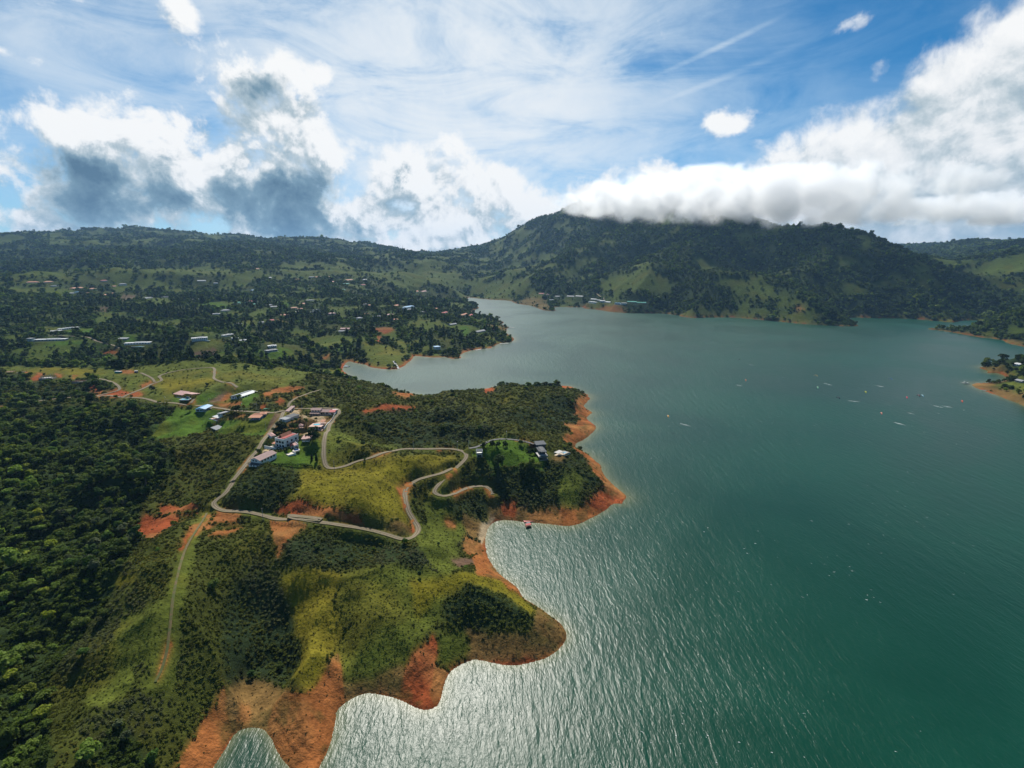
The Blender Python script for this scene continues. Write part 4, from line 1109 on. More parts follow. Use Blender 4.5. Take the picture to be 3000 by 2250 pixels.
# ------------------------------------------------------------------ water
def water_material():
    m, nt = new_mat('lake_water')
    b = NB(nt)
    geo = b.n('ShaderNodeNewGeometry')
    pos = geo.outputs['Position']
    sh = b.n('ShaderNodeAttribute', attribute_name='shallow')

    def waves(rot, sc, stretch, detail, dist):
        mp = b.n('ShaderNodeMapping')
        mp.inputs['Rotation'].default_value = (0, 0, R(rot))
        mp.inputs['Scale'].default_value = (1, stretch, 1)
        nt.links.new(pos, mp.inputs['Vector'])
        return b.noise(mp.outputs[0], sc, detail, .55, dist)
    w1 = waves(62, .16, .28, 3, .5)
    w2 = waves(48, .55, .35, 3, .6)
    w3 = waves(75, 1.3, .5, 3, .3)
    patch = b.noise(pos, .0045, 4, .6, .6)
    hgt = b.m('ADD', b.m('MULTIPLY', w1, 1.5), b.m('MULTIPLY', w2, .9))
    hgt = b.m('ADD', hgt, b.m('MULTIPLY', w3, .35))
    bump = b.n('ShaderNodeBump')
    b.put(bump.inputs['Strength'], b.smooth(patch, .3, .7, .55, 1.0))
    bump.inputs['Distance'].default_value = .40
    b.put(bump.inputs['Height'], hgt)
    col = b.mix(b.smooth(patch, .3, .72), (.001, .034, .018), (.002, .050, .028))
    col = b.mix(b.m('MULTIPLY', sh.outputs['Fac'], .55), col, (.17, .16, .06))
    bs = b.n('ShaderNodeBsdfPrincipled')
    b.put(bs.inputs['Base Color'], col)
    bs.inputs['IOR'].default_value = 1.33
    bs.inputs['Specular IOR Level'].default_value = .31
    b.put(bs.inputs['Roughness'], b.smooth(patch, .3, .7, .31, .36))
    nt.links.new(bump.outputs[0], bs.inputs['Normal'])
    out = b.n('ShaderNodeOutputMaterial')
    nt.links.new(bs.outputs[0], out.inputs[0])
    return m


def build_water():
    a = np.linspace(R(-64), R(64), 320)
    lr = np.linspace(math.log(30), math.log(9000), 420)
    A_, L_ = np.meshgrid(a, lr, indexing='ij')
    X, Y = np.exp(L_) * np.sin(A_), np.exp(L_) * np.cos(A_)
    me, used = grid_mesh('lake', X, Y, np.zeros_like(X))
    x, y = X.ravel(), Y.ravel()
    d = np.full(x.shape, 1e9)
    nr_ = (np.hypot(x, y) < 1500)
    d[nr_] = seg_dist(x[nr_], y[nr_], lake)
    w_ = np.clip(np.hypot(x, y) / 75, 3, 7)
    s = np.exp(-d / (w_ * (.6 + .5 * (1 + fbm(x, y, 45, 2, 5)))))
    float_attr(me, 'shallow', s)
    me.materials.append(water_material())
    structure(link(bpy.data.objects.new('lake', me)))


# ------------------------------------------------------------------ road ribbons
def road_material():
    m, nt = new_mat('dirt_road')
    b = NB(nt)
    uv = b.n('ShaderNodeUVMap')
    geo = b.n('ShaderNodeNewGeometry')
    sp = b.n('ShaderNodeSeparateXYZ')
    nt.links.new(uv.outputs[0], sp.inputs[0])
    n1 = b.noise(geo.outputs['Position'], .35, 5, .65)
    n2 = b.noise(geo.outputs['Position'], 2.5, 4, .6)
    d1 = b.m('ABSOLUTE', b.m('SUBTRACT', b.m('ABSOLUTE', b.m('SUBTRACT', sp.outputs[0], .5)), .2))
    rut = b.smooth(d1, .02, .12, 1.0, 0.0)
    col = b.mix(rut, (.125, .095, .055), (.25, .195, .125))
    grassy = b.smooth(b.m('ADD', n1, b.m('MULTIPLY', b.m('ABSOLUTE', b.m('SUBTRACT', sp.outputs[0], .5)), .6)), .62, .78)
    col = b.mix(b.m('MULTIPLY', grassy, .7), col, (.13, .12, .05))
    col = b.mix(1.0, col, b.xyz(*[b.m('ADD', b.m('MULTIPLY', n2, .7), .65)] * 3), 'MULTIPLY')
    bs = b.n('ShaderNodeBsdfPrincipled')
    b.put(bs.inputs['Base Color'], col)
    bs.inputs['Roughness'].default_value = .95
    bump = b.n('ShaderNodeBump')
    bump.inputs['Distance'].default_value = .15
    b.put(bump.inputs['Height'], b.m('SUBTRACT', n2, rut))
    nt.links.new(bump.outputs[0], bs.inputs['Normal'])
    out = b.n('ShaderNodeOutputMaterial')
    nt.links.new(bs.outputs[0], out.inputs[0])
    return m


def build_roads():
    mat = road_material()
    gm, nt = new_mat('asphalt_drive')
    b = NB(nt)
    bs = b.n('ShaderNodeBsdfPrincipled')
    geo = b.n('ShaderNodeNewGeometry')
    n1 = b.noise(geo.outputs['Position'], .8, 4, .6)
    b.put(bs.inputs['Base Color'], b.mix(n1, (.07, .07, .068), (.14, .135, .125)))
    bs.inputs['Roughness'].default_value = .9
    out = b.n('ShaderNodeOutputMaterial')
    nt.links.new(bs.outputs[0], out.inputs[0])
    tm, nt = new_mat('grassy_track')
    b = NB(nt)
    bs = b.n('ShaderNodeBsdfPrincipled')
    geo = b.n('ShaderNodeNewGeometry')
    n1 = b.noise(geo.outputs['Position'], .35, 5, .65)
    b.put(bs.inputs['Base Color'], b.mix(b.smooth(n1, .4, .65), (.068, .082, .014), (.13, .085, .035)))
    bs.inputs['Roughness'].default_value = .95
    out = b.n('ShaderNodeOutputMaterial')
    nt.links.new(bs.outputs[0], out.inputs[0])
    names = {'drive': 'driveway', 'orange_drive': 'driveway', 'far_track': 'dirt_track', 'hilltop': 'dirt_track', 'ridge': 'dirt_track', 'branch': 'dirt_track'}
    for k, (nm, wd, line, z) in enumerate(road_lines):
        tg = np.gradient(line, axis=0)
        tg /= np.hypot(tg[:, 0], tg[:, 1])[:, None] + 1e-9
        nrm = np.column_stack([-tg[:, 1], tg[:, 0]])
        s = np.arange(len(line)) * 2.5
        off = (-1, -.5, 0, .5, 1)
        rnd = fbm(s, s * 0 + k * 50., 9, 3, 5)
        rnd2 = fbm(s, s * 0 + k * 50. + 20, 9, 3, 9)
        verts, uvs = [], []
        lift = .06 + .004 * k + .0002 * np.hypot(line[:, 0], line[:, 1])
        for o_ in off:
            wv = wd * .42 * o_ * (1 + .34 * (rnd if o_ < 0 else rnd2))
            verts.append(np.column_stack([line + nrm * wv[:, None], z + lift - .03 * (abs(o_) > .9)]))
            uvs.append(np.column_stack([np.full(len(line), (o_ + 1) / 2), s / 10]))
        co = np.stack(verts, 1).reshape(-1, 3)
        uvv = np.stack(uvs, 1).reshape(-1, 2)
        L = len(line)
        idx = np.arange(L * 5).reshape(L, 5)
        q = np.stack([idx[:-1, :-1], idx[:-1, 1:], idx[1:, 1:], idx[1:, :-1]], -1).reshape(-1, 4)[:, ::-1]
        me = bpy.data.meshes.new('road')
        me.from_pydata(co.tolist(), [], q.tolist())
        ul = me.uv_layers.new(name='UVMap')
        li = np.empty(len(me.loops), np.int32)
        me.loops.foreach_get('vertex_index', li)
        ul.data.foreach_set('uv', uvv[li].astype(np.float32).ravel())
        me.polygons.foreach_set('use_smooth', np.ones(len(q), bool))
        me.materials.append(gm if nm == 'drive' else (tm if nm == 'ridge' else mat))
        structure(link(bpy.data.objects.new(names.get(nm, 'dirt_road'), me)))

# ------------------------------------------------------------------ vegetation
VIS_RUN = None


def visibility():
    """how far below the running skyline each cell lies, in radians (<=0 : in sight)"""
    te = (HZ + 6 - CAM_H) / RAD
    run = np.maximum.accumulate((HZ - CAM_H) / RAD, axis=1)
    prev = np.concatenate([np.full((NA, 1), -9.), run[:, :-1]], 1)
    return prev - te


def leaf_material(name, base, tinted, rough=.7, spec=.06, trans=.32):
    m, nt = new_mat(name)
    b = NB(nt)
    oi = b.n('ShaderNodeObjectInfo')
    rnd = oi.outputs['Random']
    geo = b.n('ShaderNodeNewGeometry')
    if tinted:
        at = b.n('ShaderNodeAttribute', attribute_type='INSTANCER', attribute_name='tint')
        col = at.outputs['Color']
    else:
        col = b.mix(0.0, base, base)
    big = b.noise(geo.outputs['Position'], .05, 3, .6)
    fine = b.noise(geo.outputs['Position'], 1.1, 3, .6)
    f = b.m('ADD', b.m('MULTIPLY', rnd, .75), b.m('MULTIPLY', big, .7))
    f = b.m('ADD', f, b.m('MULTIPLY', fine, .7))
    f = b.m('SUBTRACT', f, .08)
    col = b.mix(1.0, col, b.xyz(f, f, f), 'MULTIPLY')
    col = b.mix(b.smooth(rnd, .75, 1.0, 0, .30), col, (.10, .115, .02))
    bs = b.n('ShaderNodeBsdfPrincipled')
    b.put(bs.inputs['Base Color'], col)
    bs.inputs['Roughness'].default_value = rough
    bs.inputs['Specular IOR Level'].default_value = spec
    tr = b.n('ShaderNodeBsdfTranslucent')
    b.put(tr.inputs[0], b.mix(1.0, col, (1.25, 1.35, .6), 'MULTIPLY'))
    mx = b.n('ShaderNodeMixShader')
    mx.inputs[0].default_value = trans
    nt.links.new(bs.outputs[0], mx.inputs[1])
    nt.links.new(tr.outputs[0], mx.inputs[2])
    out = b.n('ShaderNodeOutputMaterial')
    nt.links.new(mx.outputs[0], out.inputs[0])
    return m


def bark_material():
    m, nt = new_mat('bark')
    b = NB(nt)
    geo = b.n('ShaderNodeNewGeometry')
    bs = b.n('ShaderNodeBsdfPrincipled')
    b.put(bs.inputs['Base Color'], b.mix(b.noise(geo.outputs['Position'], 3, 4), (.045, .032, .022), (.12, .095, .07)))
    bs.inputs['Roughness'].default_value = .95
    out = b.n('ShaderNodeOutputMaterial')
    nt.links.new(bs.outputs[0], out.inputs[0])
    return m


BARK = bark_material()
LEAF_T = leaf_material('leaf_tinted', (.04, .07, .02), True)


def leaf_mesh(name, lobes, count, size, seed, mat, up=.35, tri=False, flat=1.0):
    """leaf sprays spread over and through a set of ellipsoid lobes (cx,cy,cz,rx,ry,rz)"""
    r = np.random.default_rng(seed)
    vol = np.array([l[3] * l[4] * l[5] for l in lobes]) ** .67
    pick = r.choice(len(lobes), count, p=vol / vol.sum())
    L = np.array(lobes)[pick]
    d = r.normal(size=(count, 3))
    d /= np.linalg.norm(d, axis=1)[:, None]
    d[:, 2] = np.where(d[:, 2] < -.5, -d[:, 2], d[:, 2])
    rad = 1 - .45 * r.random(count) ** 2.2
    c = L[:, :3] + d * L[:, 3:] * rad[:, None]
    nrm = d + r.normal(size=(count, 3)) * .55
    nrm[:, 2] += up
    nrm /= np.linalg.norm(nrm, axis=1)[:, None]
    t = np.cross(nrm, r.normal(size=(count, 3)))
    t /= np.linalg.norm(t, axis=1)[:, None] + 1e-9
    bt = np.cross(nrm, t)
    s = size * (.6 + .8 * r.random(count))[:, None]
    asp = (.55 + .5 * r.random(count))[:, None]
    if tri:
        v = np.stack([c + t * s, c - t * s * .6 + bt * s * asp, c - t * s * .6 - bt * s * asp], 1)
        k = 3
    else:
        v = np.stack([c + t * s, c + bt * s * asp + nrm * s * .12, c - t * s, c - bt * s * asp - nrm * s * .1], 1)
        k = 4
    co = v.reshape(-1, 3)
    me = bpy.data.meshes.new(name)
    me.from_pydata(co.tolist(), [], np.arange(count * k).reshape(-1, k).tolist())
    me.materials.append(mat)
    return me


def crown_lobes(seed, n_, w, h, base):
    r = random.Random(seed)
    out = [(0, 0, base + h * .5, w * .62, w * .62, h * .46)]
    for i in range(n_):
        a = i * 2.4 + r.random()
        rr = w * (.35 + .35 * r.random())
        z = base + h * (.25 + .6 * r.random())
        s = w * (.28 + .22 * r.random())
        out.append((math.cos(a) * rr, math.sin(a) * rr, z, s, s, s * .8))
    return out


def tube(bm, pts, radii, seg=6):
    rings = []
    for i, (p, rd) in enumerate(zip(pts, radii)):
        p = Vector(p)
        d = (Vector(pts[min(i + 1, len(pts) - 1)]) - Vector(pts[max(i - 1, 0)]))
        d = d.normalized() if d.length > 1e-6 else Vector((0, 0, 1))
        q = d.to_track_quat('Z', 'Y').to_matrix()
        rings.append([bm.verts.new(p + q @ Vector((math.cos(2 * math.pi * k / seg) * rd, math.sin(2 * math.pi * k / seg) * rd, 0))) for k in range(seg)])
    for a, c in zip(rings[:-1], rings[1:]):
        for k in range(seg):
            bm.faces.new((a[k], a[(k + 1) % seg], c[(k + 1) % seg], c[k]))
    bm.faces.new(rings[0][::-1])
    bm.faces.new(rings[-1])


def bm_mesh(name, bm, mat=None, smooth=False):
    me = bpy.data.meshes.new(name)
    bm.normal_update()
    bm.to_mesh(me)
    bm.free()
    if mat:
        me.materials.append(mat)
    if smooth:
        me.polygons.foreach_set('use_smooth', np.ones(len(me.polygons), bool))
    return me


def trunk_mesh(h, rad, seed, limbs=4):
    r = random.Random(seed)
    bm = bmesh.new()
    lean = (r.uniform(-.25, .25), r.uniform(-.25, .25))
    tube(bm, [(0, 0, -1.0), (0, 0, h * .1), (lean[0], lean[1], h * .5), (lean[0] * 1.6, lean[1] * 1.6, h)], [rad * 1.25, rad, rad * .7, rad * .25])
    for i in range(limbs):
        a = i * 2.1 + r.random()
        z0 = h * (.4 + .3 * r.random())
        tube(bm, [(lean[0], lean[1], z0), (lean[0] + math.cos(a) * h * .14, lean[1] + math.sin(a) * h * .14, z0 + h * .14),
                  (lean[0] + math.cos(a) * h * .27, lean[1] + math.sin(a) * h * .27, z0 + h * .3)], [rad * .5, rad * .34, rad * .12], 5)
    return bm_mesh('trunk', bm, BARK, True)


PROTO = {}


def proto_collection(name, meshes):
    c = bpy.data.collections.new(name)
    for i, me in enumerate(meshes):
        c.objects.link(bpy.data.objects.new('%s_%d' % (name, i), me))
    PROTO[name] = c
    return c


def join_meshes(name, parts):
    """several meshes baked into one, keeping materials"""
    bm = bmesh.new()
    me = bpy.data.meshes.new(name)
    mats = []
    for p in parts:
        for m in p.materials:
            if m not in mats:
                mats.append(m)
    for p in parts:
        n0 = len(bm.faces)
        bm.from_mesh(p)
        bm.faces.ensure_lookup_table()
        for f in bm.faces[n0:]:
            f.material_index = mats.index(p.materials[f.material_index])
    bm.to_mesh(me)
    bm.free()
    for m in mats:
        me.materials.append(m)
    return me


def make_protos():
    sh = []
    for i in range(4):
        rr = random.Random(i)
        lob = [(rr.uniform(-.45, .45), rr.uniform(-.45, .45), .3 + .25 * rr.random(), .6, .6, .45) for _ in range(4)]
        sh.append(leaf_mesh('shrub', lob, 46, .26, 10 + i, LEAF_T, .6))
    proto_collection('shrub', sh)
    gt = [leaf_mesh('tuft', [(0, 0, .18, .7, .7, .22)], 16, .26, 40 + i, LEAF_T, 1.0) for i in range(3)]
    proto_collection('tuft', gt)
    tr = []
    for i in range(4):
        w, h = (3.4, 5.0) if i < 2 else (4.2, 4.2)
        cr = leaf_mesh('crown', crown_lobes(70 + i, 9, w, h, 2.4), 420, .62, 20 + i, LEAF_T, .5)
        tr.append(join_meshes('tree', [cr, trunk_mesh(5.0, .22, i, 3)]))
    proto_collection('tree', tr)
    ft = [leaf_mesh('far_tree', crown_lobes(90 + i, 4, 3.6, 5.5 + i, .5), 90, 1.25, 60 + i, LEAF_T, .6) for i in range(3)]
    proto_collection('far_tree', ft)
    # slender dark trees of the lakeside (eucalyptus and cypress)
    tl = [leaf_mesh('tall_tree', [((k * 7 % 5 - 2) * .5, (k * 5 % 3 - 1) * .6, 3 + 2.2 * k, 2.2 - .12 * k, 2.2 - .12 * k, 2.0) for k in range(5)], 150, 1.0, 120 + i, LEAF_T, .3) for i in range(2)]
    proto_collection('tall_tree', tl)


def scatter(name, proto, xs, ys, scl, tint, sink=.1):
    """one uncountable cover: points on the ground, a leafy shape on each"""
    n_ = len(xs)
    zs = h_at(xs, ys) - sink * scl
    me = bpy.data.meshes.new(name)
    me.vertices.add(n_)
    me.vertices.foreach_set('co', np.column_stack([xs, ys, zs]).astype(np.float32).ravel())
    at = me.attributes.new('rot', 'FLOAT_VECTOR', 'POINT')
    rot = np.column_stack([rng.normal(0, .12, n_), rng.normal(0, .12, n_), rng.random(n_) * 6.283])
    at.data.foreach_set('vector', rot.astype(np.float32).ravel())
    at = me.attributes.new('scl', 'FLOAT_VECTOR', 'POINT')
    sc3 = np.column_stack([scl * rng.uniform(.85, 1.2, n_), scl * rng.uniform(.85, 1.2, n_), scl * rng.uniform(.7, 1.25, n_)])
    at.data.foreach_set('vector', sc3.astype(np.float32).ravel())
    color_attr(me, 'tint', tint)
    at = me.attributes.new('pick', 'INT', 'POINT')
    at.data.foreach_set('value', rng.integers(0, 50, n_).astype(np.int32))
    o = structure(link(bpy.data.objects.new(name, me)), 'stuff')
    g = bpy.data.node_groups.new('scatter_' + name, 'GeometryNodeTree')
    g.interface.new_socket('Geometry', in_out='INPUT', socket_type='NodeSocketGeometry')
    g.interface.new_socket('Geometry', in_out='OUTPUT', socket_type='NodeSocketGeometry')
    N = g.nodes
    gi, go = N.new('NodeGroupInput'), N.new('NodeGroupOutput')
    ip = N.new('GeometryNodeInstanceOnPoints')
    ci = N.new('GeometryNodeCollectionInfo')
    ci.inputs['Collection'].default_value = PROTO[proto]
    ci.inputs['Separate Children'].default_value = True
    ci.inputs['Reset Children'].default_value = True

    def named(nm, dt):
        a = N.new('GeometryNodeInputNamedAttribute')
        a.data_type = dt
        a.inputs[0].default_value = nm
        return a.outputs[0]
    L = g.links.new
    L(gi.outputs[0], ip.inputs['Points'])
    L(ci.outputs[0], ip.inputs['Instance'])
    ip.inputs['Pick Instance'].default_value = True
    L(named('pick', 'INT'), ip.inputs['Instance Index'])
    L(named('scl', 'FLOAT_VECTOR'), ip.inputs['Scale'])
    er = N.new('FunctionNodeEulerToRotation')
    L(named('rot', 'FLOAT_VECTOR'), er.inputs[0])
    L(er.outputs[0], ip.inputs['Rotation'])
    L(ip.outputs[0], go.inputs[0])
    md = o.modifiers.new('scatter', 'NODES')
    md.node_group = g
    return o


def sample(dens, maskv):
    """points drawn on the ground with a density per square metre"""
    da, dl = (AZ1 - AZ0) / (NA - 1), (LR1 - LR0) / (NR - 1)
    lam = np.where(maskv, dens * RAD ** 2 * da * dl, 0)
    cnt = rng.poisson(lam)
    i, j = np.nonzero(cnt)
    k = np.repeat(np.arange(len(i)), cnt[i, j])
    i, j = i[k], j[k]
    a = gaz[i] + (rng.random(len(i)) - .5) * da
    r = np.exp(glr[j] + (rng.random(len(i)) - .5) * dl)
    return r * np.sin(a), r * np.cos(a), i, j


def away(xs, ys, extra):
    ok = np.ones(len(xs), bool)
    for (X, Y, rd) in PADS:
        ok &= (xs - X) ** 2 + (ys - Y) ** 2 > (rd + extra) ** 2
    return ok


TREES = []     # (x, y, scale, visible size) candidates for single trees


def build_vegetation():
    hid = visibility()
    inview = (np.abs(GA) < R(51)) & (hid < .02) & (SD > 1.0) & (ROADD > 3.2)
    size_px = 512.0 / np.maximum(RAD, 80)
    # --- low shrubs and tall grass near the camera
    base = np.array([.30, .22, .055, .030, .014, .012, .016, .05, .004, .27, 0, 0])[CLS]
    clump = np.clip(1 + 1.1 * fbm(GX, GY, 18, 3, 201), .15, 2.2)
    s0 = np.clip(RAD / 330, .85, 2.2)
    x, y, i, j = sample(base * clump / s0 ** 2, inview & (RAD < 900))
    ok = away(x, y, 1.5)
    x, y, i, j = x[ok], y[ok], i[ok], j[ok]
    cl = CLS[i, j]
    scl = s0[i, j] * rng.uniform(.6, 1.25, len(x)) * np.array([1.0, 1.5, .60, .55, .6, .5, .5, .5, .5, 1.12, 1, 1])[cl]
    tints = np.array([(.074, .084, .011), (.050, .076, .009), (.084, .098, .012), (.15, .14, .022), (.08, .12, .022), (.05, .06, .02), (.07, .07, .02), (.10, .08, .03), (.05, .05, .02), (.064, .078, .013), (.1, .1, .04), (0, 0, 0)])
    t = tints[cl] * (1 + .5 * fbm(x, y, 30, 3, 205))[:, None]
    yl = smooth01((fbm(x, y, 55, 3, 207) - .05) / .3)[:, None] * np.isin(cl, (SCRUB, GRASS, YEL, DARK))[:, None]
    t = t * (1 - .55 * yl) + np.array([.14, .125, .018]) * .55 * yl
    gy = smooth01((fbm(x, y, 48, 3, 209) - .08) / .25)[:, None] * np.isin(cl, (SCRUB, DARK))[:, None]
    t = t * (1 - .5 * gy) + np.array([.085, .098, .060]) * .5 * gy
    scatter('shrub_cover', 'shrub', x, y, scl, np.clip(t, .008, .5))
    print('shrubs', len(x))
    # --- grass tufts
    base = np.array([.05, 0, .16, .17, .05, .004, .004, .06, .01, 0, 0, 0])[CLS]
    x, y, i, j = sample(base / s0 ** 2, inview & (RAD < 620))
    ok = away(x, y, 1.0)
    x, y, i, j = x[ok], y[ok], i[ok], j[ok]
    cl = CLS[i, j]
    t = ALB[i, j] * rng.uniform(.55, 1.15, len(x))[:, None]
    scatter('grass_tufts', 'tuft', x, y, s0[i, j] * rng.uniform(.5, 1.0, len(x)) * np.where(cl == LAWN, .5, 1.0), np.clip(t, .01, .3))
    print('tufts', len(x))
    # --- trees: near forest
    base = np.array([.0010, .017, .0002, .0002, .0004, 0, 0, .0004, .0003, .0014, 0, 0])[CLS]
    clump = np.clip(1 + 1.2 * fbm(GX, GY, 40, 3, 211), .1, 2.0)
    x, y, i, j = sample(base * clump, inview & (RAD < 760))
    ok = away(x, y, 4)
    x, y, i, j = x[ok], y[ok], i[ok], j[ok]
    cl = CLS[i, j]
    scl = np.where(cl == FOREST, rng.uniform(.40, .95, len(x)) * np.exp(rng.normal(.05, .28, len(x))), rng.uniform(.3, .75, len(x)))
    TREES.append((x, y, scl, hid[i, j], RAD[i, j]))
    app = np.where(hid[i, j] < .004, scl / RAD[i, j], 0) * (np.abs(GA[i, j]) < R(45))
    order = np.argsort(-app)
    single = np.zeros(len(x), bool)
    single[order[:300]] = True
    singles = np.column_stack([x, y, scl])[single]
    x, y, scl = x[~single], y[~single], scl[~single]
    t = np.array([.082, .120, .020]) * rng.uniform(.6, 1.7, len(x))[:, None] * (1 + .5 * fbm(x, y, 60, 2, 213))[:, None]
    yl = (rng.random(len(x)) < .18)[:, None]
    t = np.where(yl, t * np.array([2.0, 1.6, 1.1]), t)
    scatter('woodland', 'tree', x, y, scl, np.clip(t, .008, .3), .15)
    print('near trees', len(x), len(singles))
    # --- trees of the middle distance and of the mountains
    base = np.array([.0030, .0150, .0007, .0002, .0003, 0, 0, .0003, .0005, .009, 0, 0])[CLS]
    sf = np.clip(RAD / 2000, .85, 1.45)
    clump = np.clip(1 + 1.3 * fbm(GX, GY, 110, 3, 215), .05, 2.2)
    x, y, i, j = sample(base * clump / sf ** 2, inview & (RAD >= 760) & (RAD < 7500))
    ok = away(x, y, 13)
    x, y, i, j = x[ok], y[ok], i[ok], j[ok]
    scl = sf[i, j] * rng.uniform(.55, 1.0, len(x)) * np.exp(rng.normal(.15, .35, len(x))) * np.where(CLS[i, j] == FOREST, 1.0, .75)
    t = np.array([.050, .078, .017]) * rng.uniform(.55, 1.8, len(x))[:, None] * (1 + .6 * fbm(x, y, 150, 3, 217))[:, None]
    yl = (rng.random(len(x)) < .12)[:, None]
    t = np.where(yl, t * np.array([1.9, 1.6, 1.1]), t)
    scatter('distant_woodland', 'far_tree', x, y, scl, np.clip(t, .006, .3), .3)
    print('far trees', len(x))
    # --- dark slender trees among the lakeside houses
    base = np.where((fbm(GX, GY, 130, 3, 221) > .05) & np.isin(CLS, (FOREST, SCRUB)), .0035, 0)
    x, y, i, j = sample(base, inview & (RAD > 850) & (RAD < 2300) & (GA < R(-2)) & (SD > 8))
    ok = away(x, y, 9)
    x, y = x[ok], y[ok]
    t = np.array([.020, .042, .016]) * rng.uniform(.6, 1.5, len(x))[:, None]
    scatter('lakeside_grove', 'tall_tree', x, y, rng.uniform(.8, 1.5, len(x)), t, .2)
    print('tall', len(x))
    return singles


def tree_kinds():
    """six kinds of single broadleaf tree: (trunk mesh, crown mesh, label)"""
    specs = [((3.4, 5.2), (.058, .096, .020), 'rounded dark green broadleaf tree in the valley forest'),
             ((4.3, 4.2), (.075, .106, .020), 'wide spreading olive green tree in the valley forest'),
             ((3.0, 6.0), (.046, .084, .020), 'tall narrow bottle green tree in the valley forest'),
             ((3.7, 4.6), (.120, .150, .024), 'bright yellowish green tree in the valley forest'),
             ((3.2, 4.4), (.082, .100, .048), 'greyish green tree with loose crown in the valley forest'),
             ((4.0, 5.0), (.072, .132, .022), 'fresh mid green domed tree in the valley forest')]
    out = []
    for k, ((w, h), c, lb) in enumerate(specs):
        mat = leaf_material('leaf_kind_%d' % k, c, False)
        out.append((trunk_mesh(2.2 + h * .6, .2, 300 + k, 4), leaf_mesh('crown', crown_lobes(310 + k, 10, w, h, 2.2), 460, .60, 320 + k, mat, .5), lb))
    return out


def thing(name, label, cat, loc=(0, 0, 0), rz=0.0, group=None, scale=None):
    o = link(bpy.data.objects.new(name, None))
    o.empty_display_size = .5
    o.location = loc
    o.rotation_euler = (0, 0, rz)
    if scale is not None:
        o.scale = scale
    tag(o, label, cat, group)
    return o


def tag(o, label, cat, group=None):
    o['label'] = label
    o['category'] = cat
    if group:
        o['group'] = group
    return o


def part(name, me, parent, loc=(0, 0, 0), rz=0.0):
    o = link(bpy.data.objects.new(name, me))
    o.parent = parent
    o.location = loc
    o.rotation_euler = (0, 0, rz)
    return o


def build_single_trees(singles):
    kinds = tree_kinds()
    for (x, y, s) in singles:
        k = int(rng.choice(6, p=[.28, .2, .17, .12, .11, .12]))
        tm, cm, lb = kinds[k]
        z = float(h_at(x, y))
        t = thing('broadleaf_tree', lb, 'tree', (x, y, z - .2), rng.random() * 6.28, 'trees of the valley forest', (s, s, s * rng.uniform(.85, 1.2)))
        part('trunk', tm, t)
        part('crown', cm, t)

# ------------------------------------------------------------------ materials for things
MATS = {}


def plain(name, col, rough=.75, spec=.3, var=.25, scale=.7, bump=0.0, metal=0.0, stripes=None):
    if name in MATS:
        return MATS[name]
    m, nt = new_mat(name)
    b = NB(nt)
    tc = b.n('ShaderNodeTexCoord')
    geo = b.n('ShaderNodeNewGeometry')
    n1 = b.noise(geo.outputs['Position'], scale, 5, .6)
    n2 = b.noise(geo.outputs['Position'], scale * 7, 3, .6)
    f = b.m('ADD', b.m('MULTIPLY', n1, 2 * var), b.m('MULTIPLY', n2, var))
    f = b.m('ADD', f, 1 - 1.5 * var)
    c = b.mix(1.0, col, b.xyz(f, f, f), 'MULTIPLY')
    bs = b.n('ShaderNodeBsdfPrincipled')
    hgt = b.m('MULTIPLY', n2, bump)
    if stripes:
        sp = b.n('ShaderNodeSeparateXYZ')
        nt.links.new(tc.outputs['Object'], sp.inputs[0])
        s = b.m('SINE', b.m('MULTIPLY', sp.outputs[stripes[0]], 6.283 / stripes[1]))
        c = b.mix(b.smooth(s, -.9, .2, .35, 0), c, (.02, .015, .012))
        hgt = b.m('ADD', hgt, b.m('MULTIPLY', s, .05))
    b.put(bs.inputs['Base Color'], c)
    bs.inputs['Roughness'].default_value = rough
    bs.inputs['Specular IOR Level'].default_value = spec
    bs.inputs['Metallic'].default_value = metal
    if bump or stripes:
        bp = b.n('ShaderNodeBump')
        bp.inputs['Distance'].default_value = .12
        b.put(bp.inputs['Height'], hgt)
        nt.links.new(bp.outputs[0], bs.inputs['Normal'])
    out = b.n('ShaderNodeOutputMaterial')
    nt.links.new(bs.outputs[0], out.inputs[0])
    MATS[name] = m
    return m


WALLS = {'white': plain('white_plaster', (.66, .66, .63), var=.12), 'cream': plain('cream_plaster', (.62, .55, .43), var=.15), 'brick': plain('brick_wall', (.36, .17, .10), var=.25),
         'grey': plain('grey_concrete', (.34, .34, .33), var=.2), 'ochre': plain('ochre_plaster', (.62, .34, .05), var=.15), 'pink': plain('pink_plaster', (.62, .40, .36), var=.15),
         'pale blue': plain('pale_blue_plaster', (.52, .62, .70), var=.12)}
ROOFS = {'terracotta': plain('terracotta_tiles', (.46, .20, .11), var=.3, stripes=(0, .5)), 'red': plain('red_sheet_roof', (.36, .07, .06), var=.25, stripes=(0, .6)),
         'white': plain('white_roof', (.46, .47, .47), var=.18), 'green': plain('green_sheet_roof', (.03, .30, .22), var=.2, stripes=(0, .8)), 'grey': plain('grey_sheet_roof', (.26, .27, .28), var=.25, stripes=(0, .7)),
         'blue': plain('blue_sheet_roof', (.07, .26, .46), var=.15, stripes=(0, .8), rough=.5), 'pink': plain('faded_pink_tiles', (.46, .27, .24), var=.3, stripes=(0, .5)),
         'mauve': plain('mauve_tiles', (.30, .19, .17), var=.3, stripes=(0, .5)), 'charcoal': plain('charcoal_roof', (.06, .065, .07), var=.25), 'metal': plain('pale_metal_roof', (.50, .53, .52), var=.15, stripes=(0, .9), rough=.45),
         'coral': plain('coral_roof', (.52, .13, .12), var=.2, stripes=(0, .6))}
GLASS = plain('dark_glass', (.02, .03, .035), rough=.08, spec=.6, var=.1)
FRAME = plain('window_frame_white', (.70, .70, .68), var=.08)
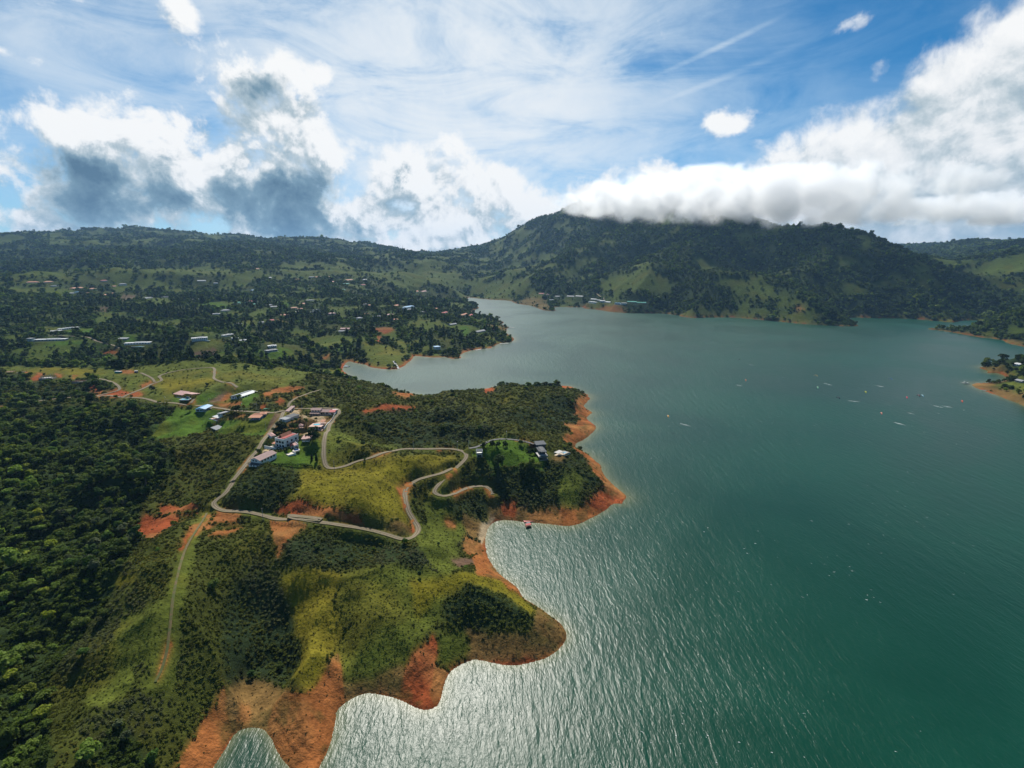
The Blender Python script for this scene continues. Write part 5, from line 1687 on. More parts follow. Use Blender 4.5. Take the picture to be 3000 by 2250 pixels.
FRAME_D = plain('window_frame_dark', (.05, .05, .05), var=.1)
WOOD = plain('brown_timber', (.16, .09, .05), var=.3, scale=2)
PAVE = plain('pale_paving', (.46, .38, .28), var=.2, scale=1.5)
PINKPAVE = plain('pink_paving', (.52, .34, .27), var=.2, scale=1.5)
CONC = plain('pale_concrete', (.42, .40, .37), var=.2, scale=1.0)
POOL = plain('pool_water', (.03, .34, .44), rough=.05, spec=.6, var=.08)
DPOOL = plain('deep_blue_pool', (.03, .10, .36), rough=.05, spec=.6, var=.08)
STEEL = plain('galvanised_steel', (.30, .31, .32), rough=.5, var=.15)
HEDGE = leaf_material('hedge_leaf', (.040, .075, .018), False)


def boxm(name, x0, x1, y0, y1, z0, z1, mat, bev=0.0):
    bm = bmesh.new()
    bmesh.ops.create_cube(bm, size=1.0)
    for v in bm.verts:
        v.co = Vector((x0 + (v.co.x + .5) * (x1 - x0), y0 + (v.co.y + .5) * (y1 - y0), z0 + (v.co.z + .5) * (z1 - z0)))
    if bev:
        bmesh.ops.bevel(bm, geom=bm.edges[:], offset=bev, segments=1, affect='EDGES')
    return bm_mesh(name, bm, mat)


def polym(name, verts, faces, mat):
    me = bpy.data.meshes.new(name)
    me.from_pydata([tuple(v) for v in verts], [], faces)
    bm = bmesh.new()
    bm.from_mesh(me)
    bmesh.ops.recalc_face_normals(bm, faces=bm.faces[:])
    bm.to_mesh(me)
    bm.free()
    me.materials.append(mat)
    return me


def slab(top, th):
    """closed slab under an ordered ring of top points"""
    n_ = len(top)
    v = [tuple(p) for p in top] + [(p[0], p[1], p[2] - th) for p in top]
    f = [tuple(range(n_)), tuple(range(2 * n_ - 1, n_ - 1, -1))]
    f += [(i, n_ + i, n_ + (i + 1) % n_, (i + 1) % n_) for i in range(n_)]
    return v, f


def gable_mesh(x0, x1, y0, y1, z, rise, mat, axis='x', o=.6, th=.22):
    if axis == 'x':     # ridge along x
        ym = (y0 + y1) / 2
        k = rise / ((y1 - y0) / 2)
        zl = z - o * k
        A = [(x0 - o, y0 - o, zl), (x1 + o, y0 - o, zl), (x1 + o, ym, z + rise), (x0 - o, ym, z + rise)]
        B = [(x0 - o, ym, z + rise), (x1 + o, ym, z + rise), (x1 + o, y1 + o, zl), (x0 - o, y1 + o, zl)]
    else:
        xm = (x0 + x1) / 2
        k = rise / ((x1 - x0) / 2)
        zl = z - o * k
        A = [(x0 - o, y0 - o, zl), (xm, y0 - o, z + rise), (xm, y1 + o, z + rise), (x0 - o, y1 + o, zl)]
        B = [(xm, y0 - o, z + rise), (x1 + o, y0 - o, zl), (x1 + o, y1 + o, zl), (xm, y1 + o, z + rise)]
    va, fa_ = slab(A, th)
    vb, fb = slab(B, th)
    return polym('roof', va + vb, fa_ + [tuple(i + len(va) for i in f) for f in fb], mat)


def gable_wall(x0, x1, y0, y1, z, rise, mat, axis='x'):
    if axis == 'x':
        ym = (y0 + y1) / 2
        v = [(x0, y0, z), (x0, y1, z), (x0, ym, z + rise - .05), (x1, y0, z), (x1, y1, z), (x1, ym, z + rise - .05)]
    else:
        xm = (x0 + x1) / 2
        v = [(x0, y0, z), (x1, y0, z), (xm, y0, z + rise - .05), (x0, y1, z), (x1, y1, z), (xm, y1, z + rise - .05)]
    return polym('gable', v, [(0, 1, 2), (3, 5, 4), (0, 3, 4, 1), (1, 4, 5, 2), (0, 2, 5, 3)], mat)


def hip_mesh(x0, x1, y0, y1, z, rise, mat, o=.7):
    x0, x1, y0, y1 = x0 - o, x1 + o, y0 - o, y1 + o
    w, d = x1 - x0, y1 - y0
    h = min(w, d) / 2
    if w >= d:
        r1, r2 = ((x0 + h, (y0 + y1) / 2, z + rise), (x1 - h, (y0 + y1) / 2, z + rise))
        if w - d < .4:
            r1, r2 = (r1[0] - .2, r1[1], r1[2]), (r2[0] + .2, r2[1], r2[2])
        f = [(0, 1, 5, 4), (1, 2, 5), (2, 3, 4, 5), (3, 0, 4)]
    else:
        r1, r2 = (((x0 + x1) / 2, y0 + h, z + rise), ((x0 + x1) / 2, y1 - h, z + rise))
        f = [(0, 1, 4), (1, 2, 5, 4), (2, 3, 5), (3, 0, 4, 5)]
    zz = z - .12
    v = [(x0, y0, zz), (x1, y0, zz), (x1, y1, zz), (x0, y1, zz), r1, r2, (x0, y0, zz - .2), (x1, y0, zz - .2), (x1, y1, zz - .2), (x0, y1, zz - .2)]
    f = f + [(0, 6, 7, 1), (1, 7, 8, 2), (2, 8, 9, 3), (3, 9, 6, 0), (9, 8, 7, 6)]
    return polym('roof', v, f, mat)


def shed_mesh(x0, x1, y0, y1, za, zb, mat, axis='y', o=.6, th=.22):
    """single slope: height za at the low-coordinate side, zb at the far side"""
    if axis == 'y':
        k = (zb - za) / (y1 - y0)
        top = [(x0 - o, y0 - o, za - k * o), (x1 + o, y0 - o, za - k * o), (x1 + o, y1 + o, zb + k * o), (x0 - o, y1 + o, zb + k * o)]
    else:
        k = (zb - za) / (x1 - x0)
        top = [(x0 - o, y0 - o, za - k * o), (x1 + o, y0 - o, zb + k * o), (x1 + o, y1 + o, zb + k * o), (x0 - o, y1 + o, za - k * o)]
    return polym('roof', *slab(top, th), mat)


class House:
    def __init__(self, name, label, cat, pl, group=None):
        self.t = thing(name, label, cat, (pl['x'], pl['y'], pl['z']), pl['rz'], group)
        self.w, self.d = pl['w'], pl['d']

    def p(self, name, me, parent=None, label=None):
        o = part(name, me, parent or self.t)
        if label:
            o['label'] = label
        return o

    def box(self, name, x0, x1, y0, y1, z0, z1, mat, parent=None):
        return self.p(name, boxm(name, x0, x1, y0, y1, z0, z1, mat), parent)

    def win(self, side, c, pos, w, z0, z1, frame=None, wall=None, name='window'):
        """window on a wall: side f/b (y=pos) or l/r (x=pos); a frame with its recessed pane"""
        fm = frame or FRAME_D
        s = -1 if side in 'fl' else 1
        t = .10
        bm = bmesh.new()
        segs = [(c - w / 2 - .08, c - w / 2 + .06, z0, z1), (c + w / 2 - .06, c + w / 2 + .08, z0, z1), (c - w / 2, c + w / 2, z1 - .06, z1 + .08), (c - w / 2, c + w / 2, z0 - .08, z0 + .06)]
        if w > 1.6:
            segs.append((c - .05, c + .05, z0, z1))
        for a, e, za, zb in segs:
            r = bmesh.ops.create_cube(bm, size=1.0)
            for v in r['verts']:
                u = a + (v.co.x + .5) * (e - a)
                q = pos + s * (v.co.y + .5) * t
                z = za + (v.co.z + .5) * (zb - za)
                v.co = Vector((u, q, z)) if side in 'fb' else Vector((q, u, z))
        o = self.p(name, bm_mesh(name, bm, fm), wall)
        q0, q1 = sorted((pos, pos + s * .04))
        if side in 'fb':
            part('pane', boxm('pane', c - w / 2, c + w / 2, q0, q1, z0, z1, GLASS), o)
        else:
            part('pane', boxm('pane', q0, q1, c - w / 2, c + w / 2, z0, z1, GLASS), o)
        return o

    def door(self, side, c, pos, w=1.1, z0=0.0, h=2.1, mat=None):
        s = -1 if side in 'fl' else 1
        q0, q1 = sorted((pos, pos + s * .07))
        a = (c - w / 2, c + w / 2, q0, q1) if side in 'fb' else (q0, q1, c - w / 2, c + w / 2)
        o = self.box('door', *a, z0, z0 + h, mat or WOOD)
        k = (c + w * .32, c + w * .40)
        q0, q1 = sorted((pos + s * .07, pos + s * .13))
        a = (*k, q0, q1) if side in 'fb' else (q0, q1, *k)
        part('handle', boxm('handle', *a, z0 + 1.0, z0 + 1.12, STEEL), o)
        return o

    def posts(self, pts, z0, z1, mat, s=.15, name='column'):
        for x, y in pts:
            self.box(name, x - s, x + s, y - s, y + s, z0, z1, mat)


def ring_pts(n_, rx, ry, seed=0, wob=.06):
    r = random.Random(seed)
    return [(math.cos(2 * math.pi * k / n_) * rx * (1 + r.uniform(-wob, wob)), math.sin(2 * math.pi * k / n_) * ry * (1 + r.uniform(-wob, wob))) for k in range(n_)]


def pool_thing(label, x, y, z, rz, w, d, rim, water=None, kidney=False):
    t = thing('swimming_pool', label, 'pool', (x, y, z), rz)
    if kidney:
        o_ = ring_pts(20, w / 2 + .7, d / 2 + .7, 3)
        i_ = ring_pts(20, w / 2, d / 2, 3)
    else:
        q = lambda a, c: [(-a, -c), (a, -c), (a, c), (-a, c)]
        o_, i_ = q(w / 2 + .8, d / 2 + .8), q(w / 2, d / 2)
    n_ = len(o_)
    v = [(p[0], p[1], .16) for p in o_] + [(p[0], p[1], .16) for p in i_] + [(p[0], p[1], -.8) for p in o_] + [(p[0], p[1], -.3) for p in i_]
    f = []
    for k in range(n_):
        j = (k + 1) % n_
        f += [(k, j, n_ + j, n_ + k), (2 * n_ + k, 2 * n_ + j, j, k), (n_ + k, n_ + j, 3 * n_ + j, 3 * n_ + k)]
    part('coping', polym('coping', v, f, rim), t)
    part('water', polym('water', [(p[0], p[1], .06) for p in i_], [tuple(range(n_))], water or POOL), t)
    return t


def build_near_houses():
    W, RF = WALLS, ROOFS
    # --- ochre house above the road
    p = PL['orange']
    h = House('ochre_house', 'long ochre house with two pale pink roofs above the road fence', 'house', p)
    w, d = p['w'] / 2, p['d'] / 2
    h.box('wall', -w, w * .05, -d, d, -1.5, 2.9, W['ochre']); h.box('wall', w * .05, w, -d + 1.2, d + 1.2, -1.5, 3.7, W['ochre'])
    h.p('roof', shed_mesh(-w, w * .02, -d, d, 3.0, 4.6, RF['pink'])); h.p('roof', shed_mesh(w * .08, w, -d + 1.2, d + 1.2, 5.2, 3.9, RF['pink']))
    for c in (-w * .8, -w * .5, -w * .2):
        h.win('f', c, -d, 1.5, .9, 2.2)
    for c in (w * .4, w * .75):
        h.win('f', c, -d + 1.2, 1.9, .9, 2.7)
    h.door('f', w * .18, -d + 1.2)
    h.box('terrace', -w * .5, w * .9, -d - 3.0, -d - .02, -.9, .12, CONC)
    # --- white metal-roofed house
    p = PL['white_metal']
    h = House('metal_roofed_house', 'white house with overlapping pale metal roofs beside the terraced bank', 'house', p)
    w, d = p['w'] / 2, p['d'] / 2
    h.box('wall', -w, w, -d, d, -1.5, 3.1, W['white'])
    h.p('roof', shed_mesh(-w, -w * .05, -d, d, 3.2, 4.8, RF['metal'], 'x')); h.p('roof', shed_mesh(w * .0, w, -d + 3, d + 1, 4.3, 3.3, RF['metal'], 'x')); h.p('roof', shed_mesh(w * .0, w, -d - .2, -d + 2.2, 3.35, 3.25, RF['white'], 'x', .4))
    h.win('f', -w * .5, -d, 2.2, .8, 2.3); h.win('f', w * .45, -d, 2.0, .8, 2.3); h.door('f', w * .0, -d)
    for k in range(5):
        h.win('r', -d + 4 + k * 4, w, 2.2, .6, 2.4); h.win('l', -d + 4 + k * 4, -w, 1.6, .9, 2.2)
    h.box('terrace', w + .02, w + 1.6, -d + 1, d, -1.2, .15, CONC)
    # --- blue roofed house
    p = PL['blue_roof']
    h = House('blue_roofed_house', 'white bungalow under a bright blue sheet roof', 'house', p)
    w, d = p['w'] / 2, p['d'] / 2
    h.box('wall', -w, w - 2.4, -d, d, -1.8, 3.0, W['pale blue']); h.box('terrace', w - 2.38, w + .6, -d, d, -1.8, .1, CONC)
    h.p('roof', gable_mesh(-w, w, -d, d, 3.05, 1.3, RF['blue'], 'y', .7))
    h.p('gable', gable_wall(-w, w - .2, -d, d, 3.0, 1.2, W['pale blue'], 'y'))
    h.posts([(w - .15, -d + .3 + k * (2 * d - .6) / 5) for k in range(6)], .1, 3.0, W['white'], .14)
    for c in (-w * .75, -w * .35, w * .05, w * .35):
        h.win('f', c, -d, 1.0, .9, 2.2)
    h.door('f', -w * .55, -d, 1.0)
    for k in range(4):
        h.win('r', -d + 2.2 + k * 3.2, w - 2.4, 1.5, .8, 2.2)
    # --- narrow grey shed and flat pavilion below the blue house
    p = PL['shed']
    h = House('garden_shed', 'narrow white shed with grey-blue roof beside the sloping ditch', 'shed', p)
    w, d = p['w'] / 2, p['d'] / 2
    h.box('wall', -w, w, -d, d, -1.5, 2.4, W['white'])
    h.p('roof', shed_mesh(-w, w, -d, d, 2.5, 3.1, RF['grey'], 'x', .6))
    for k in range(3):
        h.win('r', -d + 2.5 + k * 3.8, w, 1.8, .5, 2.0)
    h.door('f', 0, -d, .9)
    p = PL['pavilion']
    h = House('garden_pavilion', 'open garden pavilion with flat white roof below the blue-roofed house', 'pavilion', p)
    w, d = p['w'] / 2, p['d'] / 2
    h.box('floor', -w, w, -d, d, -1.6, .05, PINKPAVE); h.p('roof', shed_mesh(-w * .7, w * .8, -d * .2, d, 2.5, 2.8, RF['white']))
    h.posts([(-w * .65, -d * .1), (w * .75, -d * .1), (-w * .65, d * .9), (w * .75, d * .9)], .05, 2.6, W['white'])
    h.box('wall', -w, w * .95, -d - .2, -d - .02, -1.6, .7, W['white'])
    # --- terracotta house
    p = PL['terracotta']
    h = House('terracotta_house', 'white house with stepped terracotta roofs and a deep front porch', 'house', p)
    w, d = p['w'] / 2, p['d'] / 2
    h.box('wall', -w, w * .9, -d * .1, d, -1.5, 3.0, W['white']); h.box('wall', w * .1, w * 1.45, d * .4, d * 1.7, -1.5, 3.8, W['white'])
    h.p('roof', shed_mesh(-w, w * .95, -d, -d * .05, 2.6, 3.3, RF['terracotta'])); h.p('roof', hip_mesh(-w, w * .8, 0, d, 3.2, 1.3, RF['terracotta'])); h.p('roof', hip_mesh(w * .1, w * 1.45, d * .4, d * 1.7, 3.95, 1.1, RF['terracotta']))
    h.box('porch_floor', -w, w * .95, -d, -d * .12, -1.5, .12, CONC); h.posts([(-w * .97, -d * .95), (-w * .2, -d * .95), (w * .9, -d * .95)], .12, 2.6, W['white'], .14)
    for c in (-w * .7, -w * .1, w * .5):
        h.win('f', c, -d * .1, 2.0, .5, 2.3)
    for c in (w * 1.05, w * 1.3):
        h.win('f', c, d * .4, 1.2, 1.0, 2.4)
    p = PL['kiosk']
    h = House('lookout_kiosk', 'small dark kiosk with grey lean-to roof at the foot of the ditch', 'kiosk', p)
    w, d = p['w'] / 2, p['d'] / 2
    h.box('wall', -w * .8, w * .8, -d * .7, d * .7, -2, 2.0, W['grey']); h.p('roof', shed_mesh(-w, w, -d, d, 2.1, 2.9, RF['grey'])); h.win('f', 0, -d * .7, 2.4, .5, 1.7)
    # --- walled compound
    p = PL['garage']
    h = House('garage', 'low garage with charcoal and grey flat roofs inside the compound gate', 'garage', p)
    w, d = p['w'] / 2, p['d'] / 2
    h.box('wall', -w, w, -d, -d * .2, -1.2, 2.5, W['white']); h.box('wall', -w, w, -d * .18, d, -1.2, 3.0, W['white'])
    h.p('roof', shed_mesh(-w, w, -d, -d * .25, 2.6, 2.75, RF['grey'], 'y', .3)); h.p('roof', shed_mesh(-w, w, -d * .12, d, 3.1, 3.3, RF['charcoal'], 'y', .4))
    h.win('f', -w * .4, -d, 1.4, .9, 2.0); h.door('f', w * .4, -d, 1.0)
    p = PL['gate']
    h = House('entrance_gate', 'roofed white entrance gate where the two dirt roads meet', 'gate', p)
    w, d = p['w'] / 2, p['d'] / 2
    for x in (-w, -w * .1, w):
        h.box('pillar', x - .45, x + .45, -d, d, -1, 3.4, W['white'])
    h.p('roof', shed_mesh(-w - .6, w + .6, -d, d, 3.45, 3.7, RF['mauve'], 'y', .5)); h.box('gate_leaf', -w + .47, -w * .1 - .47, -.1, .1, 0, 2.6, WOOD); h.box('gate_leaf', -w * .1 + .47, w - .47, -.1, .1, 0, 2.6, WOOD)
    p = PL['top_house']
    h = House('long_veranda_house', 'long house with mauve tiled roofs, a coral end bay and front veranda', 'house', p)
    w, d = p['w'] / 2, p['d'] / 2
    a, c_ = -w * .22, w * .52
    h.box('wall', -w, a - .05, -d * .3, d, -1.2, 5.0, W['white']); h.box('wall', a, c_, -d * .1, d, -1.2, 3.4, W['white']); h.box('wall', c_ + .05, w, -d * .6, d, -1.2, 3.6, W['white'])
    h.p('roof', gable_mesh(-w, a, -d * .3, d, 5.1, 1.2, RF['mauve'], 'x')); h.p('roof', gable_mesh(a + .8, c_, -d * .6, d, 3.5, 1.6, RF['mauve'], 'x', .5)); h.p('roof', gable_mesh(c_ + .6, w, -d * .7, d * .7, 3.7, 1.0, RF['coral'], 'x', .4), label='coral red sheet roof of the end bay')
    h.box('veranda_floor', -w, c_, -d, -d * .32, -1.2, .15, PINKPAVE); h.p('veranda_roof', shed_mesh(-w, a, -d, -d * .32, 2.5, 2.8, RF['mauve'], 'y', .3))
    h.posts([(-w + .3 + k * (c_ + w - .6) / 7, -d + .3) for k in range(8)], .15, 2.5, W['white'], .12)
    for k in range(4):
        h.win('f', -w + 2.0 + k * 3.0, -d * .3, 1.6, .6, 2.2); h.win('f', -w + 2.0 + k * 3.0, -d * .3, 1.4, 3.3, 4.4)
    for k in range(3):
        h.win('f', a + 2.4 + k * 3.8, -d * .1, 2.0, .5, 2.3)
    h.win('f', (c_ + w) / 2, -d * .6, 1.6, 1.0, 2.3); h.win('r', 0, w, 1.6, 1.0, 2.3)
    p = PL['pool_house']
    h = House('pool_house', 'pink rendered pool house under a raised terrace with curved pool', 'pool house', p)
    w, d = p['w'] / 2, p['d'] / 2
    h.box('wall', -w, w, -d * .4, d, -1.5, 2.7, W['pink']); h.box('terrace', -w - .6, w + .6, -d * .6, d * 2.0, 2.72, 3.0, PINKPAVE)
    h.box('forecourt', -w - 1, w + 2, -d, -d * .42, -1.5, .12, PINKPAVE)
    h.p('roof', shed_mesh(w * .35, w * .95, d * 1.1, d * 1.9, 5.3, 5.9, RF['terracotta']), label='small terracotta canopy over the pool bar')
    h.posts([(w * .4, d * 1.15), (w * .9, d * 1.15), (w * .4, d * 1.85), (w * .9, d * 1.85)], 3.0, 5.35, W['white'], .12); h.posts([(-w * .6, -d * .55), (0, -d * .55), (w * .6, -d * .55)], .12, 2.72, W['white'], .16)
    for c in (-w * .65, -w * .2, w * .25, w * .7):
        h.win('f', c, -d * .4, 1.3, .5, 2.2)
    q = Matrix.Translation((p['x'], p['y'], p['z'])) @ Matrix.Rotation(p['rz'], 4, 'Z')
    v = q @ Vector((-w * .1, d * .75, 3.0))
    pool_thing('curved turquoise swimming pool on the pink terrace', v.x, v.y, v.z, p['rz'], w * 1.4, d * 1.0, PINKPAVE, POOL, True)
    p = PL['gazebo']
    h = House('gazebo', 'six-sided garden gazebo with faded pink tile roof', 'gazebo', p)
    r_ = p['w'] / 2
    pts = [(math.cos(k * math.pi / 3) * r_, math.sin(k * math.pi / 3) * r_) for k in range(6)]
    h.p('roof', polym('roof', [(x * 1.2, y * 1.2, 2.5) for x, y in pts] + [(0, 0, 4.4), (0, 0, 2.3)], [(k, (k + 1) % 6, 6) for k in range(6)] + [((k + 1) % 6, k, 7) for k in range(6)], RF['pink']))
    h.p('floor', polym('floor', *slab([(x, y, .2) for x, y in pts], 1.4), PINKPAVE)); h.posts([(x * .93, y * .93) for x, y in pts], .2, 2.5, W['white'], .1)
    p = PL['carport']
    h = House('carport', 'pink roofed carport at the end of the sloping driveway', 'carport', p)
    w, d = p['w'] / 2, p['d'] / 2
    h.p('roof', shed_mesh(-w, w, -d, d, 2.7, 3.4, RF['pink'])); h.box('wall', -w, w, d - .3, d, -1, 2.9, W['white']); h.posts([(-w + .2, -d + .3), (0, -d + .3), (w - .2, -d + .3)], -1, 2.7, W['white'])
    for c in (-w * .5, w * .4):
        h.box('low_wall', c - w * .33, c + w * .33, -d + .05, -d + .25, -1, .9, W['white'])
    # --- white villa with red roofs
    p = PL['villa']
    h = House('white_villa', 'two-storey white villa with a steep red tiled roof peak', 'house', p)
    w, d = p['w'] / 2, p['d'] / 2
    x1 = -w * .42
    h.box('wall', -w, x1, -d * .5, d * .6, -1.5, 5.3, W['white']); h.box('wall', x1 + .02, w, -d, d, -1.5, 6.6, W['white'])
    for (a, e, f, g_) in ((x1, w, -d - .02, -d + .25), (x1, w, d - .25, d + .02), (x1, x1 + .25, -d + .27, d - .27), (w - .25, w + .02, -d + .27, d - .27)):
        h.box('parapet', a, e, f, g_, 6.62, 7.5, W['white'])
    h.p('roof', shed_mesh(x1 + 1.0, w - .6, -d + 1.0, d - .6, 6.75, 7.9, RF['red'], 'x', 0.0)); h.p('roof', gable_mesh(x1 + .5, x1 + w * .62, -d * .5, d * .9, 6.9, 2.6, RF['terracotta'], 'y', .3)); h.p('roof', shed_mesh(-w, x1 - .1, -d * .5, d * .6, 5.4, 6.0, RF['red'], 'y', .15))
    h.p('porch_roof', shed_mesh(-w * .75, x1 + .6, -d * 1.15, -d * .55, 2.8, 3.4, RF['terracotta'], 'y', .3)); h.posts([(-w * .7, -d * 1.1), (x1 + .4, -d * 1.1)], -1.2, 2.8, W['white'], .14)
    for c in (x1 + 2.2, x1 + 5.2, w - 2.0):
        h.win('f', c, -d, 1.9, 3.7, 5.4); h.win('f', c, -d, 1.7, .5, 2.3)
    h.win('f', (-w + x1) / 2, -d * .5, 2.0, 3.2, 4.6); h.door('f', (-w + x1) / 2, -d * .5, 1.2)
    for k in range(3):
        h.win('r', -d * .6 + k * d * .6, w, 1.6, 3.7, 5.2); h.win('r', -d * .6 + k * d * .6, w, 1.6, .6, 2.2)
    h.box('balcony', w + .03, w + 1.6, -d * .8, d * .8, 2.9, 3.15, PINKPAVE); h.box('terrace', -w, w, -d - 3.5, -d - .03, -1.5, .1, CONC); h.box('low_wall', -w - 4, w * 1.2, -d - 4.0, -d - 3.7, -1.5, .9, W['white'])
    p = PL['turret']
    h = House('guard_hut', 'slim white guard hut with pink tiled cap beside the dirt road', 'hut', p)
    w, d = p['w'] / 2, p['d'] / 2
    h.box('wall', -w, w, -d, d, -1.2, 3.6, W['white']); h.p('roof', hip_mesh(-w, w, -d, d, 3.7, .9, RF['pink'], .5)); h.win('f', 0, -d, 1.0, 1.8, 2.9); h.door('r', 0, w, .9)
    p = PL['annex']
    h = House('garden_annex', 'small white annex with pink roof beside a round blue pool', 'annex', p)
    w, d = p['w'] / 2, p['d'] / 2
    h.box('wall', -w * .3, w, -d, d, -1.2, 3.0, W['white']); h.p('roof', shed_mesh(-w * .25, w - .3, -d + .3, d - .3, 3.1, 3.5, RF['pink'], 'x', 0)); h.box('parapet', w - .28, w + .02, -d, d, 3.02, 4.0, W['white'])
    h.p('roof', gable_mesh(-w * 1.25, -w * .4, -d * .4, d * .6, 2.2, 1.8, RF['red'], 'y', .2)); h.posts([(-w * 1.2, -d * .4), (-w * .45, -d * .4)], -1, 2.3, W['white']); h.box('wall', -w * 1.2, -w * .4, d * .4, d * .58, -1, 2.3, W['white'])
    h.win('f', w * .1, -d, 1.2, 1.0, 2.3); h.door('f', w * .65, -d, 1.0)
    q = Matrix.Translation((p['x'], p['y'], p['z'])) @ Matrix.Rotation(p['rz'], 4, 'Z')
    v = q @ Vector((-w * .2, -d - 2.6, .05))
    pool_thing('small round deep blue pool beside the white annex', v.x, v.y, v.z, p['rz'], 4.2, 3.2, W['cream'], DPOOL, True)
    p = PL['bench']
    h = House('sun_terrace', 'raised cream sun terrace with white walls on the lawn', 'terrace', p)
    w, d = p['w'] / 2, p['d'] / 2
    h.box('floor', -w, w, -d, d, -1.5, .9, W['cream']); h.box('low_wall', -w - .25, w + .25, -d - .27, -d - .02, -1.5, 1.3, W['white']); h.box('low_wall', w + .02, w + .27, -d, d, -1.5, 1.9, W['white'])
    p = PL['long_house']
    h = House('long_white_house', 'two-storey white house with long mauve gable roof at the road edge', 'house', p)
    w, d = p['w'] / 2, p['d'] / 2
    h.box('wall', -w, w, -d + 2.5, d, -2.5, 4.6, W['white']); h.box('wall', -w, w, -d, -d + 2.48, -2.5, 1.6, W['white'])
    h.p('roof', gable_mesh(-w, w, -d + 2.5, d, 4.7, 1.5, RF['mauve'], 'y', .5)); h.p('gable', gable_wall(-w, w, -d + 2.5, d, 4.6, 1.4, W['white'], 'y')); h.p('porch_roof', shed_mesh(-w, w, -d, -d + 2.3, 1.7, 2.2, RF['charcoal'], 'y', .25))
    for c in (-w * .45, w * .15):
        h.win('f', c, -d + 2.5, 1.0, 3.2, 4.2); h.win('f', c, -d, .9, .2, 1.2)
    for k in range(5):
        h.win('r', -d + 4.5 + k * 3.0, w, 1.3, 2.6, 4.0, name='window')
    h.door('r', -d + 5, w, 1.1, -.2)
    # --- tower pavilion and the dark modern house on the headland
    p = PL['tower']
    h = House('lookout_tower', 'two-storey open lookout tower with flat slatted roof above the hairpin', 'tower', p)
    w, d = p['w'] / 2, p['d'] / 2
    h.box('wall', -w * .85, w * .85, -d * .8, d * .8, -2.5, 2.6, W['grey']); h.box('floor', -w, w, -d, d, 2.62, 2.9, W['white']); h.posts([(-w * .9, -d * .9), (w * .9, -d * .9), (w * .9, d * .9), (-w * .9, d * .9)], 2.9, 5.4, W['white'], .16)
    h.box('roof', -w * 1.05, w * 1.05, -d * 1.05, d * 1.05, 5.42, 5.65, W['grey'])
    for k in range(5):
        h.box('slat', -w * 1.0, w * 1.0, -d * .9 + k * d * .45 - .1, -d * .9 + k * d * .45 + .1, 5.66, 5.95, W['grey'])
    h.win('f', 0, -d * .8, w * 1.2, .2, 2.0); h.box('railing', -w, w, -d - .03, -d + .05, 2.92, 3.8, GLASS)
    p = PL['modern']
    p = dict(p, z=p['z'] + 2.6)
    h = House('modern_house', 'dark modern house of stacked concrete slabs on the headland crest', 'house', p)
    w, d = p['w'] / 2, p['d'] / 2
    CN = plain('dark_concrete', (.16, .16, .155), rough=.95, spec=.05, var=.25)
    DKS = plain('dark_roof_slab', (.13, .135, .14), rough=1.0, spec=.02, var=.25)
    h.box('slab', -w * 1.1, w * 1.1, -d, -d * .25, -3.0, -2.7, CONC); h.box('wall', -w * .9, w * .9, -d * .75, -d * .2, -5, -.2, CN); h.box('slab', -w * 1.25, w * 1.1, -d * 1.0, d * .35, -.2, .15, CONC)
    h.box('wall', -w * .8, w * .8, -d * .55, d * .3, .15, 3.1, CN); h.box('roof', -w * .55, w * .95, -d * .75, d * .45, 3.12, 3.45, DKS); h.box('skylight', -w * .25, w * .55, -d * .6, d * .2, 3.47, 3.7, CN)
    h.box('wall', -w * .2, w * 1.7, d * .38, d, -2, 4.6, CN); h.box('roof', -w * .7, w * 2.0, d * .3, d * 1.05, 4.62, 4.95, DKS)
    h.box('railing', -w * 1.22, w * 1.08, -d * .99, -d * .985, .16, 1.05, GLASS); h.box('railing', -w * 1.08, w * 1.08, -d * .985, -d * .98, -2.68, -1.9, GLASS)
    h.win('f', 0, -d * .55, w * 1.3, .3, 2.8); h.win('f', 0, -d * .75, w * 1.4, -2.5, -.4)
    for k in range(3):
        h.win('r', -d * .4 + k * d * .25, w * .8, 2.4, .4, 2.8)
    h.win('r', d * .7, w * 1.7, 3.0, .5, 3.8); h.win('f', w * 1.25, d * .38, 1.4, .5, 3.6)
    h.posts([(-w * .5, -d * .72), (w * .85, -d * .72)], .15, 3.12, STEEL, .1)
    p = PL['modern_gazebo']
    h = House('flat_roof_gazebo', 'open gazebo with flat white roof beside the headland pool deck', 'gazebo', p)
    w, d = p['w'] / 2, p['d'] / 2
    h.box('roof', -w, w, -d, d, 2.7, 3.0, CONC); h.posts([(-w + .3, -d + .3), (w - .3, -d + .3), (w - .3, d - .3), (-w + .3, d - .3)], -1.5, 2.7, STEEL, .1)
    h.box('floor', -w * 1.3, w * 2.8, -d * 1.3, d * 1.1, -2.0, .1, PAVE)
    for k in range(4):
        h.box('step', w * 2.85 + k * .6, w * 2.85 + k * .6 + .5, -d * 1.2, d * .9, -2.2, -.15 - k * .25, CONC)
    q = Matrix.Translation((p['x'], p['y'], p['z'])) @ Matrix.Rotation(p['rz'], 4, 'Z')
    v = q @ Vector((w * 2.0, -d * .2, .12))
    pool_thing('small rectangular pool on the headland deck beside the flat gazebo', v.x, v.y, v.z, p['rz'], w * 1.0, d * 1.0, CONC, plain('pale_pool', (.20, .36, .46), rough=.05, spec=.6))
    # --- building sites on the left hill
    p = PL['site_brick']
    h = House('unfinished_house', 'unfinished grey block house with bare concrete columns on red earth', 'building site', p)
    w, d = p['w'] / 2, p['d'] / 2
    BW = plain('bare_block', (.24, .21, .19), var=.3)
    h.box('wall', -w, w, -d, -d + .3, -2, 2.6, BW); h.box('wall', w - .3, w, -d + .32, d, -2, 1.8, BW); h.box('wall', -w, -w + .3, -d + .32, d, -2, 3.0, BW); h.box('floor', -w + .32, w - .32, -d + .32, d, -1.5, .6, CONC)
